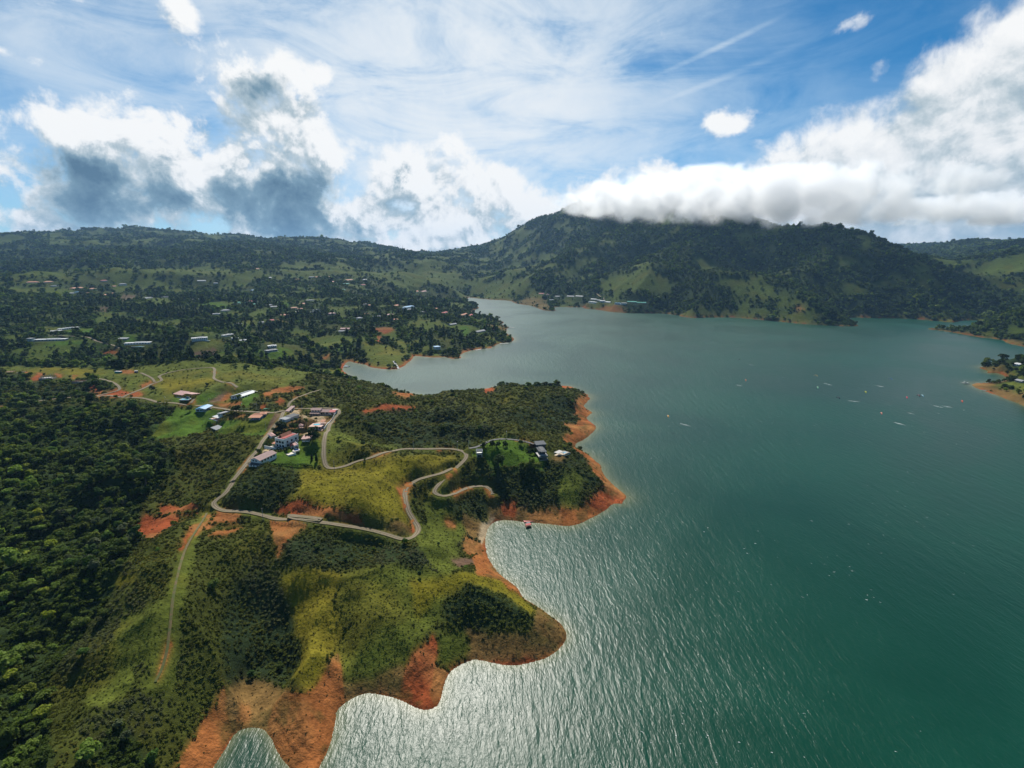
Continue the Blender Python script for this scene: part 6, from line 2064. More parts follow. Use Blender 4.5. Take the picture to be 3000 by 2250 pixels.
    h.box('roof_slab', -w * .5, w * .8, -d + .3, d * .1, 2.6, 2.85, CONC)
    for i in range(6):
        for j in range(3):
            h.box('column', -w + .4 + i * (2 * w - .8) / 5 - .15, -w + .4 + i * (2 * w - .8) / 5 + .15, -d + .8 + j * (2 * d - 1.2) / 2 - .15, -d + .8 + j * (2 * d - 1.2) / 2 + .15, .6, 4.6 + ((i * 7 + j * 3) % 4) * .4, BW)
    p = PL['site_block']
    h = House('unfinished_bungalow', 'unfinished block bungalow with open roof beams beside the tall palm', 'building site', p)
    w, d = p['w'] / 2, p['d'] / 2
    h.box('wall', -w, w, -d, -d + .3, -2, 2.2, BW); h.box('wall', -w, -w + .3, -d + .32, d, -2, 2.4, BW); h.box('wall', w - .3, w, -d + .32, d, -2, 2.4, CONC); h.box('floor', -w + .32, w + 3, -d + .32, d, -1.5, .3, CONC)
    for k in range(7):
        h.box('beam', -w, w, -d + .5 + k * (2 * d - 1) / 6 - .1, -d + .5 + k * (2 * d - 1) / 6 + .1, 2.42, 2.65, WOOD)
    p = PL['site_posts']
    h = House('timber_frame_site', 'forest of upright scaffold posts over a rubble of beams', 'building site', p)
    w, d = p['w'] / 2, p['d'] / 2
    rr = random.Random(4)
    for i in range(9):
        for j in range(2):
            x, y, hh = -w + i * 2 * w / 8, -d * .5 + j * d, rr.uniform(2.5, 6.5)
            h.box('post', x - .14, x + .14, y - .14, y + .14, -1.5, hh, WOOD)
    h.box('deck', -w, -w * .1, -d * .55, d * .55, 2.2, 2.4, WOOD)
    for k in range(6):
        h.box('beam', w * .2 + k * .1, w * .95, -d * .6 + k * d * .22, -d * .6 + k * d * .22 + .25, .3 + (k % 3) * .35, .55 + (k % 3) * .35, CONC)
    for key, col, lb in (('container', plain('turquoise_sheet', (.03, .30, .26), var=.2, stripes=(0, .5)), 'turquoise site container with pale roof on red earth'), ('container2', plain('dark_sheet', (.05, .06, .07), var=.2), 'dark site hut at the bend of the upper track')):
        p = PL[key]
        h = House('site_container', lb, 'container', p)
        w, d = p['w'] / 2, p['d'] / 2
        h.box('wall', -w, w, -d, d, -1, 2.5, col); h.box('roof', -w - .1, w + .1, -d - .1, d + .1, 2.52, 2.62, RF['white']); h.door('f', w * .5, -d, .9)


WHERE = {'a': 'on the grassy knoll behind the valley hedge', 'b': 'on the bare spur above the wooded ravine', 'c': 'in the hamlet around the ploughed brown plot', 'd': 'among the trees of the hillside town',
         'e': 'in the garden quarter above the red excavation', 'f': 'near the wooded lake point', 'g': 'in the upper terraces below the green hills', 'h': 'in the hamlet below the mountain', 'i': 'on the low grassy spit'}


def build_town():
    rr = random.Random(12)
    for (fr, a, c, dep, st, wc, rk, rc, wh), p in zip(TOWN, TOWN_PL):
        size = 'small' if p['w'] < 10 else ('long' if p['w'] > 22 else 'mid-sized')
        lb = '%s%s%s house with %s %s roof %s' % ('' if st == 2 else size + ' ', 'two-storey ' if st == 2 else '', wc, rc, {'shed': 'lean-to'}.get(rk, rk), WHERE[wh])
        h = House('house', lb, 'house', p, 'houses of the lakeside town')
        w, d, z = p['w'] / 2, p['d'] / 2, 2.9 * st
        wm, rm_ = WALLS[wc], ROOFS[rc]
        h.box('wall', -w, w, -d, d, -3.0, z, wm)
        if rk == 'hip':
            h.p('roof', hip_mesh(-w, w, -d, d, z + .1, min(w, d) * .42, rm_))
        elif rk == 'gable':
            ax = 'x' if w >= d else 'y'
            rs = min(w, d) * .42
            h.p('roof', gable_mesh(-w, w, -d, d, z + .05, rs, rm_, ax))
            h.p('gable', gable_wall(-w, w, -d, d, z, rs - .1, wm, ax))
        elif rk == 'shed':
            h.p('roof', shed_mesh(-w, w, -d, d, z + .1, z + 1.2, rm_))
        else:
            h.box('roof', -w - .8, w + .8, -d - 1.2, d + .5, z + .02, z + .4, rm_)
            if p['w'] > 12:
                h.box('roof', -w * .3, w * .55, -d * .3, d * .8, z + .42, z + 1.1, rm_)
                h.box('terrace', -w, w, -d - 3.0, -d - .02, -3, .1, CONC)
        n_ = max(2, min(9, int(p['w'] / 3.2)))
        for s_ in range(st):
            for k in range(n_):
                cx = -w + (k + .5) * 2 * w / n_
                h.win('f', cx, -d, min(1.7, 1.2 * w / n_), .8 + 2.9 * s_, 2.2 + 2.9 * s_)
    # pools of the town gardens
    for fr, x, y, w, d, lb in ((15, 460, 1055, 12, 4, 'long narrow pool in front of the white house on the bare spur'), (17, 1720, 1090, 20, 4, 'long lap pool in front of the low white house by the valley hedge'), (12, 330, 262, 9, 5, 'pool with white rim in front of the ochre house')):
        X, Y = hit(*fpx(fr, x, y))
        z = float(np.max(h_at([X, X - 3, X + 3], [Y, Y, Y])))
        pool_thing(lb, X, Y, z + .1, 0.05, w, d, CONC)

# ------------------------------------------------------------------ smaller things
def ground(fr, x, y):
    X, Y = hit(*fpx(fr, x, y))
    return X, Y, float(h_at(X, Y))


def frond_mesh(L, mat, seed):
    r = random.Random(seed)
    v, f = [], []
    n_ = 6
    for k in range(n_ + 1):
        t = k / n_
        x, z = L * t, L * (.32 * t - .75 * t * t)
        wdt = .42 * L * .42 * math.sin(math.pi * min(1, .12 + t * .9)) + .03
        v += [(x, -wdt, z - wdt * .35), (x, 0, z), (x, wdt, z - wdt * .35)]
    for k in range(n_):
        a = k * 3
        f += [(a, a + 3, a + 4, a + 1), (a + 1, a + 4, a + 5, a + 2)]
    return polym('frond', v, f, mat)


def build_palms():
    lm = leaf_material('palm_leaf', (.050, .080, .022), False)
    big, small = frond_mesh(3.2, lm, 1), frond_mesh(1.6, lm, 2)

    def trunk(h, rad):
        bm = bmesh.new()
        tube(bm, [(0, 0, -.8), (.1, 0, h * .4), (.05, .05, h)], [rad * 1.2, rad * .8, rad * .65], 7)
        return bm_mesh('trunk', bm, BARK, True)
    tb, ts = trunk(12, .24), trunk(5.5, .12)
    for fr, x, y, lb in ((12, 1210, 592, 'tall palm on the lawn nearest the red earth patch'), (12, 1283, 588, 'tall palm on the lawn close to the terracotta roofed house'), (11, 1105, 402, 'tall lone palm beside the unfinished bungalow')):
        X, Y, Z_ = ground(fr, x, y)
        t = thing('palm_tree', lb, 'palm', (X, Y, Z_), rng.random() * 6)
        part('trunk', tb, t)
        for k in range(13):
            o = part('frond', big, t, (.05, .05, 11.9), k * 2.4)
            o.rotation_euler = (0, R(-22 + (k % 4) * 16), k * 2.4)
    for i, (x, y) in enumerate(((430, 262), (490, 262), (545, 262), (600, 285), (670, 300), (735, 250), (790, 240), (845, 225), (905, 292), (970, 222), (1030, 235), (1090, 262), (1145, 272), (1195, 262), (1240, 255), (1290, 275))):
        X, Y, Z_ = ground(9, x, y)
        t = thing('young_palm', 'slender young palm lining the grey driveway to the headland house', 'palm', (X, Y, Z_), i * 1.3, 'young palms along the driveway', (1, 1, .85 + .3 * rng.random()))
        part('trunk', ts, t)
        for k in range(8):
            o = part('frond', small, t, (.03, .03, 5.45), k * 2.4)
            o.rotation_euler = (0, R(-20 + (k % 3) * 18), k * 2.4)


def build_garden_trees():
    kinds = {}
    for key, c, w, h in (('dark', (.026, .048, .014), 3.8, 4.8), ('green', (.046, .082, .018), 3.4, 4.4), ('bright', (.105, .135, .022), 3.0, 5.0), ('cypress', (.024, .046, .016), 1.5, 6.5)):
        mat = leaf_material('garden_leaf_' + key, c, False)
        lob = crown_lobes(410, 9, w, h, 1.6) if key != 'cypress' else [(0, 0, 1.6 + k * 1.2, 1.2 - k * .16, 1.2 - k * .16, 1.1) for k in range(6)]
        kinds[key] = (trunk_mesh(1.6 + h * .6, .2, 420, 3), leaf_mesh('crown', lob, 420, .55, 430, mat, .4))
    A, B, C, D, E, F = ('dark domed tree beside the terracotta house lawn', 'round tree on the gardens inside the walled compound', 'leafy tree on the bright lawn of the headland house', 'lone small tree on the open hill grass',
                        'dark tree crowding the houses of the low grassy spit', 'yellow-green bamboo clump below the headland house')
    spots = [(12, 1130, 475, 1.5, 'dark', A), (12, 1085, 465, 1.0, 'dark', A), (12, 400, 448, 1.1, 'green', 'bushy tree beside the blue-roofed bungalow'),
             (10, 860, 655, 1.45, 'dark', B), (10, 930, 640, 1.0, 'dark', B), (10, 1160, 442, .6, 'green', B), (10, 1370, 490, .75, 'bright', B), (10, 1070, 600, .9, 'green', B), (10, 1150, 605, .9, 'green', B), (10, 1010, 705, .85, 'green', B),
             (10, 1180, 705, .9, 'green', B), (10, 1175, 755, .75, 'dark', B), (10, 1500, 815, 1.5, 'dark', 'large dark tree overhanging the pink roofed carport'), (10, 1560, 850, 1.1, 'dark', 'large dark tree overhanging the pink roofed carport'),
             (10, 1478, 1235, .8, 'cypress', 'small dark cypress on the compound lawn'), (10, 1572, 1262, .9, 'cypress', 'small dark cypress on the compound lawn'), (10, 410, 1098, .8, 'green', 'tree between the gravel yard and the dirt road'), (10, 740, 690, .8, 'dark', B), (10, 820, 695, .8, 'dark', B), (10, 990, 1045, .6, 'green', B),
             (10, 1240, 395, .4, 'green', B), (10, 1080, 462, .4, 'green', B), (10, 1560, 425, .55, 'green', B), (10, 560, 950, .5, 'green', B), (10, 620, 960, .45, 'green', B),
             (9, 720, 605, 1.5, 'dark', C), (9, 690, 500, .9, 'green', C), (9, 1230, 405, .85, 'dark', C), (9, 1300, 395, .75, 'dark', C), (9, 640, 785, .9, 'green', C), (9, 1080, 245, .8, 'green', C), (9, 480, 290, .8, 'dark', C), (9, 620, 282, .85, 'dark', C), (9, 710, 288, .8, 'dark', C), (9, 830, 278, .85, 'dark', C),
             (9, 1090, 640, 1.1, 'bright', F), (9, 1180, 655, 1.2, 'bright', F), (9, 1290, 650, 1.25, 'bright', F), (9, 1380, 640, 1.1, 'bright', F), (9, 1250, 610, 1.1, 'bright', F),
             (3, 1195, 192, .7, 'dark', D), (3, 800, 254, .8, 'dark', D), (3, 1355, 200, .5, 'dark', D), (8, 1920, 412, .75, 'green', D), (8, 1420, 458, .75, 'dark', D), (8, 140, 385, 1.0, 'dark', D), (3, 1110, 240, .5, 'dark', D),
             (14, 1540, 1010, 1.2, 'dark', E), (14, 1640, 990, .8, 'dark', E), (14, 1600, 1065, 1.2, 'dark', E), (14, 1800, 990, 1.6, 'dark', E), (14, 1690, 1078, 1.1, 'dark', E), (14, 1790, 1165, 1.2, 'dark', E), (14, 1560, 1045, 1.2, 'dark', E), (14, 1740, 1120, 1.1, 'dark', E), (14, 1810, 1080, 1.3, 'dark', E)]
    for fr, x, y, s, k, lb in spots:
        X, Y, Z_ = ground(fr, x, y)
        t = thing('cypress_tree' if k == 'cypress' else ('bamboo_clump' if lb == F else 'garden_tree'), lb, 'tree', (X, Y, Z_ - .2), rng.random() * 6.28, 'trees of the gardens and open hill', (s, s, s * rng.uniform(.85, 1.15)))
        part('trunk', kinds[k][0], t)
        part('crown', kinds[k][1], t)


def build_poles():
    bm = bmesh.new(); tube(bm, [(0, 0, -1), (0, 0, 8.5)], [.16, .11], 6); pm = bm_mesh('pole', bm, CONC)
    arm = boxm('crossarm', -.9, .9, -.07, .07, 7.9, 8.05, WOOD)
    lamp_arm = boxm('lamp_arm', 0, 1.4, -.05, .05, 7.3, 7.4, STEEL)
    head = boxm('lamp_head', 1.2, 1.9, -.16, .16, 7.26, 7.44, FRAME, .04)
    for fr, x, y, lamp, lb in ((8, 583, 520, 1, 'street lamp on the dirt road below the dark scrub slope'), (8, 1122, 547, 1, 'utility pole where the red-banked side road joins'), (8, 1530, 577, 1, 'street lamp at the fence corner before the ochre house'), (2, 420, 507, 0, 'utility pole behind the blue-roofed bungalow'),
                               (2, 770, 563, 1, 'street lamp beside the dark domed tree'), (2, 935, 564, 1, 'street lamp between the palms and the green skip'), (2, 1420, 549, 0, 'utility pole behind the entrance gate'), (3, 835, 660, 1, 'street lamp on the inside of the hairpin bend'), (3, 520, 660, 0, 'utility pole along the road under the dark slope'),
                               (10, 1935, 1452, 0, 'utility pole at the outer corner of the east road'), (10, 548, 615, 0, 'utility pole beside the ploughed bank'), (4, 1505, 240, 0, 'utility pole on the road above the orange scar'), (9, 855, 150, 1, 'street lamp on top of the driveway rise'), (9, 240, 312, 0, 'gate post pole at the foot of the driveway')):
        X, Y, Z_ = ground(fr, x, y)
        t = thing('street_lamp' if lamp else 'utility_pole', lb, 'lamp' if lamp else 'pole', (X, Y, Z_), rng.random() * 6)
        part('pole', pm, t)
        part('crossarm', arm, t)
        if lamp:
            o = part('lamp_arm', lamp_arm, t)
            part('lamp_head', head, o)


def along(fr, pts, step):
    ln = np.array([hit(*fpx(fr, *p)) for p in pts])
    s = np.concatenate([[0], np.cumsum(np.hypot(*np.diff(ln, axis=0).T))])
    q = np.linspace(0, s[-1], max(2, int(s[-1] / step)))
    return np.column_stack([np.interp(q, s, ln[:, 0]), np.interp(q, s, ln[:, 1])])


def build_fences():
    post = boxm('post', -.09, .09, -.09, .09, -.5, 1.3, plain('grey_post', (.20, .18, .15), var=.2))
    for fr, pts, lb in ((12, [(30, 272), (150, 312), (410, 342)], 'post and wire fence below the ochre house lawn'), (12, [(510, 338), (690, 292), (900, 165)], 'post and wire fence beside the terraced bank'),
                        (4, [(1540, 252), (1660, 262), (1780, 272)], 'post and wire fence on the road edge above the orange scar'), (8, [(1380, 888), (1490, 765), (1620, 630)], 'wire fence closing the bright pasture'), (12, [(760, 372), (900, 392), (1060, 410)], 'wire fence between the road and the red earth yard')):
        q = along(fr, pts, 2.6)
        zz = h_at(q[:, 0], q[:, 1])
        t = thing('wire_fence', lb, 'fence', (q[0, 0], q[0, 1], float(zz[0])))
        base = Vector(t.location)
        for (x, y), z in zip(q, zz):
            part('post', post, t, Vector((x, y, z)) - base)
        for hh in (.5, .85, 1.2):
            bm = bmesh.new()
            tube(bm, [Vector((x, y, z + hh)) - base for (x, y), z in zip(q, zz)], [.015] * len(q), 3)
            part('wire', bm_mesh('wire', bm, STEEL), t)
    # hedges
    for fr, pts, hgt, lb in ((10, [(420, 1352), (700, 1338), (1000, 1335), (1300, 1345), (1480, 1372)], 2.2, 'clipped dark hedge closing the compound lawn'), (10, [(1000, 792), (1150, 800), (1290, 815)], 1.6, 'hedge between the garden trees and the lawn'),
                             (10, [(490, 935), (620, 780), (700, 690), (790, 590)], 1.5, 'hedge along the dirt road beside the white villa'), (17, [(580, 925), (800, 930), (1050, 935), (1160, 960), (1240, 1010), (1330, 1040)], 4.0, 'tall dark hedge following the valley lane'),
                             (17, [(1490, 1070), (1550, 1115), (1640, 1140), (1780, 1140)], 4.0, 'tall dark hedge below the low white house'), (17, [(0, 830), (200, 855), (350, 890), (460, 915)], 5.0, 'tall dark hedge climbing beside the knoll')):
        q = along(fr, pts, 1.0)
        zz = h_at(q[:, 0], q[:, 1])
        far_ = np.hypot(q[:, 0], q[:, 1]).mean() > 800
        k = hgt * .5
        lobes = [(x, y, z + hgt * .45, k * .8, k * .8, hgt * .52) for (x, y), z in zip(q, zz)]
        o0 = Vector((q[0, 0], q[0, 1], zz[0]))
        lobes = [(a - o0.x, c - o0.y, e - o0.z, f, g_, h_) for a, c, e, f, g_, h_ in lobes]
        me = leaf_mesh('hedge', lobes, int(len(q) * (16 if far_ else 26)), hgt * .22 if far_ else .34, 500, HEDGE, .5)
        o = link(bpy.data.objects.new('hedge', me))
        o.location = o0
        tag(o, lb, 'hedge')
    # long pale wall on the east side of the compound
    q = along(10, [(1990, 275), (1920, 370), (1840, 480), (1770, 560), (1722, 625)], 3.0)
    zz = h_at(q[:, 0], q[:, 1])
    t = thing('garden_wall', 'long white garden wall along the inside of the east road', 'wall', (q[0, 0], q[0, 1], float(zz[0])))
    base = Vector(t.location)
    for k in range(len(q) - 1):
        a, c = Vector((*q[k], zz[k])), Vector((*q[k + 1], zz[k + 1]))
        d = c - a
        o = part('wall_panel', boxm('wall_panel', 0, d.xy.length - .05, -.12, .12, -1.2, 2.0, WALLS['white']), t, a - base, math.atan2(d.y, d.x))
    # green skip
    X, Y, Z_ = ground(12, 1600, 422)
    t = thing('green_skip', 'long green rubbish skip on the verge beside the red scar', 'skip', (X, Y, Z_), .15)
    gm = plain('green_skip_paint', (.02, .16, .08), var=.2)
    v, f = slab([(-3.6, -1.0, 1.3), (3.6, -1.0, 1.3), (3.6, 1.0, 1.3), (-3.6, 1.0, 1.3)], .2)
    part('rim', polym('rim', v, f, gm), t)
    part('body', polym('body', [(-3.4, -.9, 1.1), (3.4, -.9, 1.1), (3.4, .9, 1.1), (-3.4, .9, 1.1), (-2.9, -.8, 0), (2.9, -.8, 0), (2.9, .8, 0), (-2.9, .8, 0)], [(0, 1, 5, 4), (1, 2, 6, 5), (2, 3, 7, 6), (3, 0, 4, 7), (7, 6, 5, 4), (3, 2, 1, 0)], gm), t)


def car(label, x, y, z, rz, paint):
    t = thing('parked_car', label, 'car', (x, y, z), rz)
    prof = [(-2.1, .35), (-2.15, .8), (-1.7, .95), (-1.2, 1.48), (.5, 1.5), (1.15, 1.0), (2.0, .88), (2.15, .6), (2.1, .35)]
    n_ = len(prof)
    v = [(a, -.86, c) for a, c in prof] + [(a, .86, c) for a, c in prof]
    f = [tuple(range(n_))[::-1], tuple(range(n_, 2 * n_))] + [(i, (i + 1) % n_, n_ + (i + 1) % n_, n_ + i) for i in range(n_)]
    part('body', polym('body', v, f, paint), t)
    part('windscreen', polym('windscreen', [(.54, -.74, 1.46), (1.12, -.74, 1.04), (1.12, .74, 1.04), (.54, .74, 1.46), (.56, -.74, 1.5), (1.16, -.74, 1.06), (1.16, .74, 1.06), (.56, .74, 1.5)], [(4, 5, 6, 7), (0, 1, 5, 4), (3, 7, 6, 2)], GLASS), t)
    for s in (-1, 1):
        part('side_window', boxm('side_window', -1.1, .45, .86 * s - .02, .86 * s + .02, 1.02, 1.4, GLASS), t)
        for a in (-1.35, 1.35):
            bm = bmesh.new()
            bmesh.ops.create_cone(bm, cap_ends=True, segments=12, radius1=.33, radius2=.33, depth=.22)
            bmesh.ops.rotate(bm, verts=bm.verts, matrix=Matrix.Rotation(R(90), 3, 'X'))
            w_ = part('wheel', bm_mesh('wheel', bm, plain('tyre', (.02, .02, .02))), t, (a, s * .8, .33))
            bm = bmesh.new()
            bmesh.ops.create_cone(bm, cap_ends=True, segments=10, radius1=.2, radius2=.2, depth=.25)
            bmesh.ops.rotate(bm, verts=bm.verts, matrix=Matrix.Rotation(R(90), 3, 'X'))
            part('rim', bm_mesh('rim', bm, STEEL), w_)
        part('headlight', boxm('headlight', 2.02, 2.12, s * .62 - .16, s * .62 + .16, .66, .82, FRAME), t)
    return t


def build_cars():
    X, Y, Z_ = ground(10, 562, 1270)
    car('white car parked on the lawn edge beside the paved yard', X, Y, Z_ + .05, 1.0, plain('white_paint', (.72, .72, .72), rough=.35, spec=.5, var=.05))
    X, Y, Z_ = ground(12, 372, 252)
    car('dark blue car parked in front of the ochre house', X, Y, Z_ + .3, .2, plain('dark_blue_paint', (.04, .07, .12), rough=.3, spec=.5, var=.05))


def wpt(fr, x, y, z=0.0):
    return at_z(*fpx(fr, x, y), z)


def build_lake_things():
    W, RF = WALLS, ROOFS
    # houseboat raft and jetty in the bay
    x, y = wpt(18, 650, 275)
    t = thing('raft', 'floating raft with a pink sheet roof moored in the bay', 'raft', (x, y, 0), .35)
    part('deck', boxm('deck', -2.2, 2.2, -1.7, 1.7, -.2, .45, WOOD), t)
    part('roof', shed_mesh(-2.1, 2.1, -1.6, .2, 2.2, 2.4, RF['coral'], 'y', .15), t); part('roof', shed_mesh(-1.0, 2.0, .6, 1.6, 2.5, 2.6, RF['grey'], 'y', .12), t)
    for a in (-1.9, 0, 1.9):
        for c in (-1.45, 1.45):
            part('post', boxm('post', a - .08, a + .08, c - .08, c + .08, .45, 2.25, WOOD), t)
    x, y = wpt(18, 655, 212)
    t = thing('jetty', 'short pink-decked jetty at the foot of the orange bank', 'jetty', (x, y, .3), .2)
    part('deck', boxm('deck', -3.8, 3.8, -1.6, 1.6, .2, .5, plain('pink_deck', (.42, .16, .14), var=.2)), t)
    for a in (-3.4, 0, 3.4):
        for c in (-1.4, 1.4):
            part('pile', boxm('pile', a - .1, a + .1, c - .1, c + .1, -2.5, .2, WOOD), t)

    def boat(lb, fr, px, py, L, rz, col, canopy=None, name='boat'):
        x, y = wpt(fr, px, py)
        t = thing(name, lb, 'boat', (x, y, 0), rz)
        wd = L * .17
        st = [(-.5, .85, .0), (-.2, 1.0, 0), (.2, .9, .02), (.42, .4, .12), (.5, .03, .2)]
        v, f = [], []
        for a, k, lift in st:
            v += [(a * L, -wd * k, .75 + lift * L * .3), (a * L, -wd * k * .6, -.15), (a * L, wd * k * .6, -.15), (a * L, wd * k, .75 + lift * L * .3)]
        for i in range(len(st) - 1):
            a = i * 4
            f += [(a + j, a + 4 + j, a + 5 + j, a + 1 + j) for j in range(3)]
        f += [(0, 1, 2, 3)]
        part('hull', polym('hull', v, f, col), t)
        part('deck', polym('deck', [(a * L, s_ * wd * k * .9, .6) for a, k, _ in st for s_ in (-1, 1)], [(i * 2, i * 2 + 1, i * 2 + 3, i * 2 + 2) for i in range(len(st) - 1)], CONC), t)
        if canopy:
            part('canopy', boxm('canopy', -L * .35, L * .15, -wd * .9, wd * .9, 2.1, 2.2, canopy), t)
            for a in (-.33, .13):
                for s_ in (-1, 1):
                    part('post', boxm('post', a * L - .04, a * L + .04, s_ * wd * .8 - .04, s_ * wd * .8 + .04, .6, 2.1, STEEL), t)
    wp = plain('white_gelcoat', (.70, .72, .72), rough=.35, spec=.5, var=.06)
    boat('white launch with pale blue canopy in the sheltered cove', 16, 250, 1125, 12, .3, wp, ROOFS['blue'])
    boat('white motorboat lying off the dark dam shore', 14, 490, 290, 12, .5, wp)
    boat('green rowing boat drawn up at the grassy spit edge', 14, 1778, 1565, 9, .1, plain('green_hull', (.04, .32, .20), var=.1))
    boat('green and blue skiff at the end of the spit path', 14, 1215, 1372, 9, -.2, plain('green_hull', (.04, .32, .20), var=.1))

    def pontoon(lb, fr, a, c, w, canopies=0):
        p, q = Vector(wpt(fr, *a)), Vector(wpt(fr, *c))
        d = q - p
        L = d.length
        t = thing('pontoon', lb, 'pontoon', (p.x, p.y, 0), math.atan2(d.y, d.x))
        n_ = max(2, int(L / 6))
        for k in range(n_):
            part('float_section', boxm('float_section', k * L / n_, (k + 1) * L / n_ - .25, -w / 2, w / 2, -.2, .55, CONC), t)
        for k in range(canopies):
            cx = L * (.4 + .2 * k)
            part('canopy', boxm('canopy', cx - 2, cx + 2, -1.8, 1.8, 2.4, 2.6, RF['white']), t)
            for s_ in (-1, 1):
                part('post', boxm('post', cx - .08 + s_ * 1.8, cx + .08 + s_ * 1.8, -.08, .08, .55, 2.4, STEEL), t)
    pontoon('pontoon with white canopies off the grassy spit', 14, (870, 1255), (985, 1275), 3, 2)
    pontoon('pontoon reaching out from the wooded lake point', 16, (2045, 690), (2125, 688), 4, 1)
    pontoon('pale pontoon under the red point bank', 16, (1960, 868), (2060, 862), 4)
    pontoon('short pontoon below the lakeside villas', 16, (1690, 940), (1752, 928), 4)
    # concrete slipway
    X, Y, Z_ = ground(16, 775, 1062)
    x2, y2 = wpt(16, 832, 1148)
    d = Vector((x2 - X, y2 - Y, -Z_))
    t = thing('slipway', 'concrete boat slipway running down the red bank', 'slipway', (X, Y, Z_), math.atan2(d.y, d.x))
    L = d.xy.length
    top = [(0, -1.5, .6), (L, -1.5, .5 - Z_), (L, 1.5, .5 - Z_), (0, 1.5, .6)]
    part('ramp', polym('ramp', *slab(top, .8), WALLS['grey']), t)
    for s_ in (-1, 1):
        part('kerb', polym('kerb', *slab([(0, s_ * 1.7 - .2, .9), (L, s_ * 1.7 - .2, .8 - Z_), (L, s_ * 1.7 + .2, .8 - Z_), (0, s_ * 1.7 + .2, .9)], 1.0), WALLS['grey']), t)
    # radio masts on the skyline saddle
    for px, lb in ((1172, 'lattice radio mast on the far skyline saddle'), (1180, 'thin radio mast beside the lattice mast on the skyline')):
        az, te = ray(px, 738)
        rr_ = 4000
        X, Y = rr_ * math.sin(az), rr_ * math.cos(az)
        t = thing('radio_mast', lb, 'mast', (X, Y, float(h_at(X, Y))))
        for k in range(3):
            bm = bmesh.new(); a = k * 2.094
            tube(bm, [(math.cos(a) * 2, math.sin(a) * 2, -3), (math.cos(a) * .4, math.sin(a) * .4, 55)], [.3, .2], 4)
            part('leg', bm_mesh('leg', bm, STEEL), t)
        for k in range(8):
            s_ = 1.9 - k * .2
            part('brace', boxm('brace', -s_, s_, -.15, .15, 4 + k * 6, 4.4 + k * 6, STEEL), t)


def person_mesh():
    bm = bmesh.new()
    me = bpy.data.meshes.new('body')
    J = {'pel': (0, 0, .95, .15), 'chest': (-.12, 0, 1.35, .17), 'neck': (-.15, 0, 1.52, .07), 'head': (-.15, 0, 1.68, .12), 'shl': (-.12, .2, 1.42, .08), 'ell': (.12, .28, 1.3, .05), 'hal': (.35, .16, 1.36, .045),
         'shr': (-.12, -.2, 1.42, .08), 'elr': (.12, -.28, 1.3, .05), 'har': (.35, -.16, 1.36, .045), 'hil': (0, .12, .9, .11), 'knl': (.22, .3, .55, .08), 'fol': (.05, .42, .12, .06), 'hir': (0, -.12, .9, .11), 'knr': (.22, -.3, .55, .08), 'for': (.05, -.42, .12, .06)}
    E = [('pel', 'chest'), ('chest', 'neck'), ('neck', 'head'), ('chest', 'shl'), ('shl', 'ell'), ('ell', 'hal'), ('chest', 'shr'), ('shr', 'elr'), ('elr', 'har'), ('pel', 'hil'), ('hil', 'knl'), ('knl', 'fol'), ('pel', 'hir'), ('hir', 'knr'), ('knr', 'for')]
    ks = list(J)
    me.from_pydata([J[k][:3] for k in ks], [(ks.index(a), ks.index(c)) for a, c in E], [])
    o = bpy.data.objects.new('body_cage', me)
    COL.objects.link(o)
    md = o.modifiers.new('skin', 'SKIN')
    for i, k in enumerate(ks):
        me.skin_vertices[0].data[i].radius = (J[k][3], J[k][3])
    me.skin_vertices[0].data[0].use_root = True
    o.modifiers.new('sub', 'SUBSURF').levels = 1
    dg = bpy.context.evaluated_depsgraph_get()
    out = bpy.data.meshes.new_from_object(o.evaluated_get(dg))
    bpy.data.objects.remove(o)
    out.materials.clear()
    out.materials.append(plain('dark_wetsuit', (.02, .022, .03)))
    return out


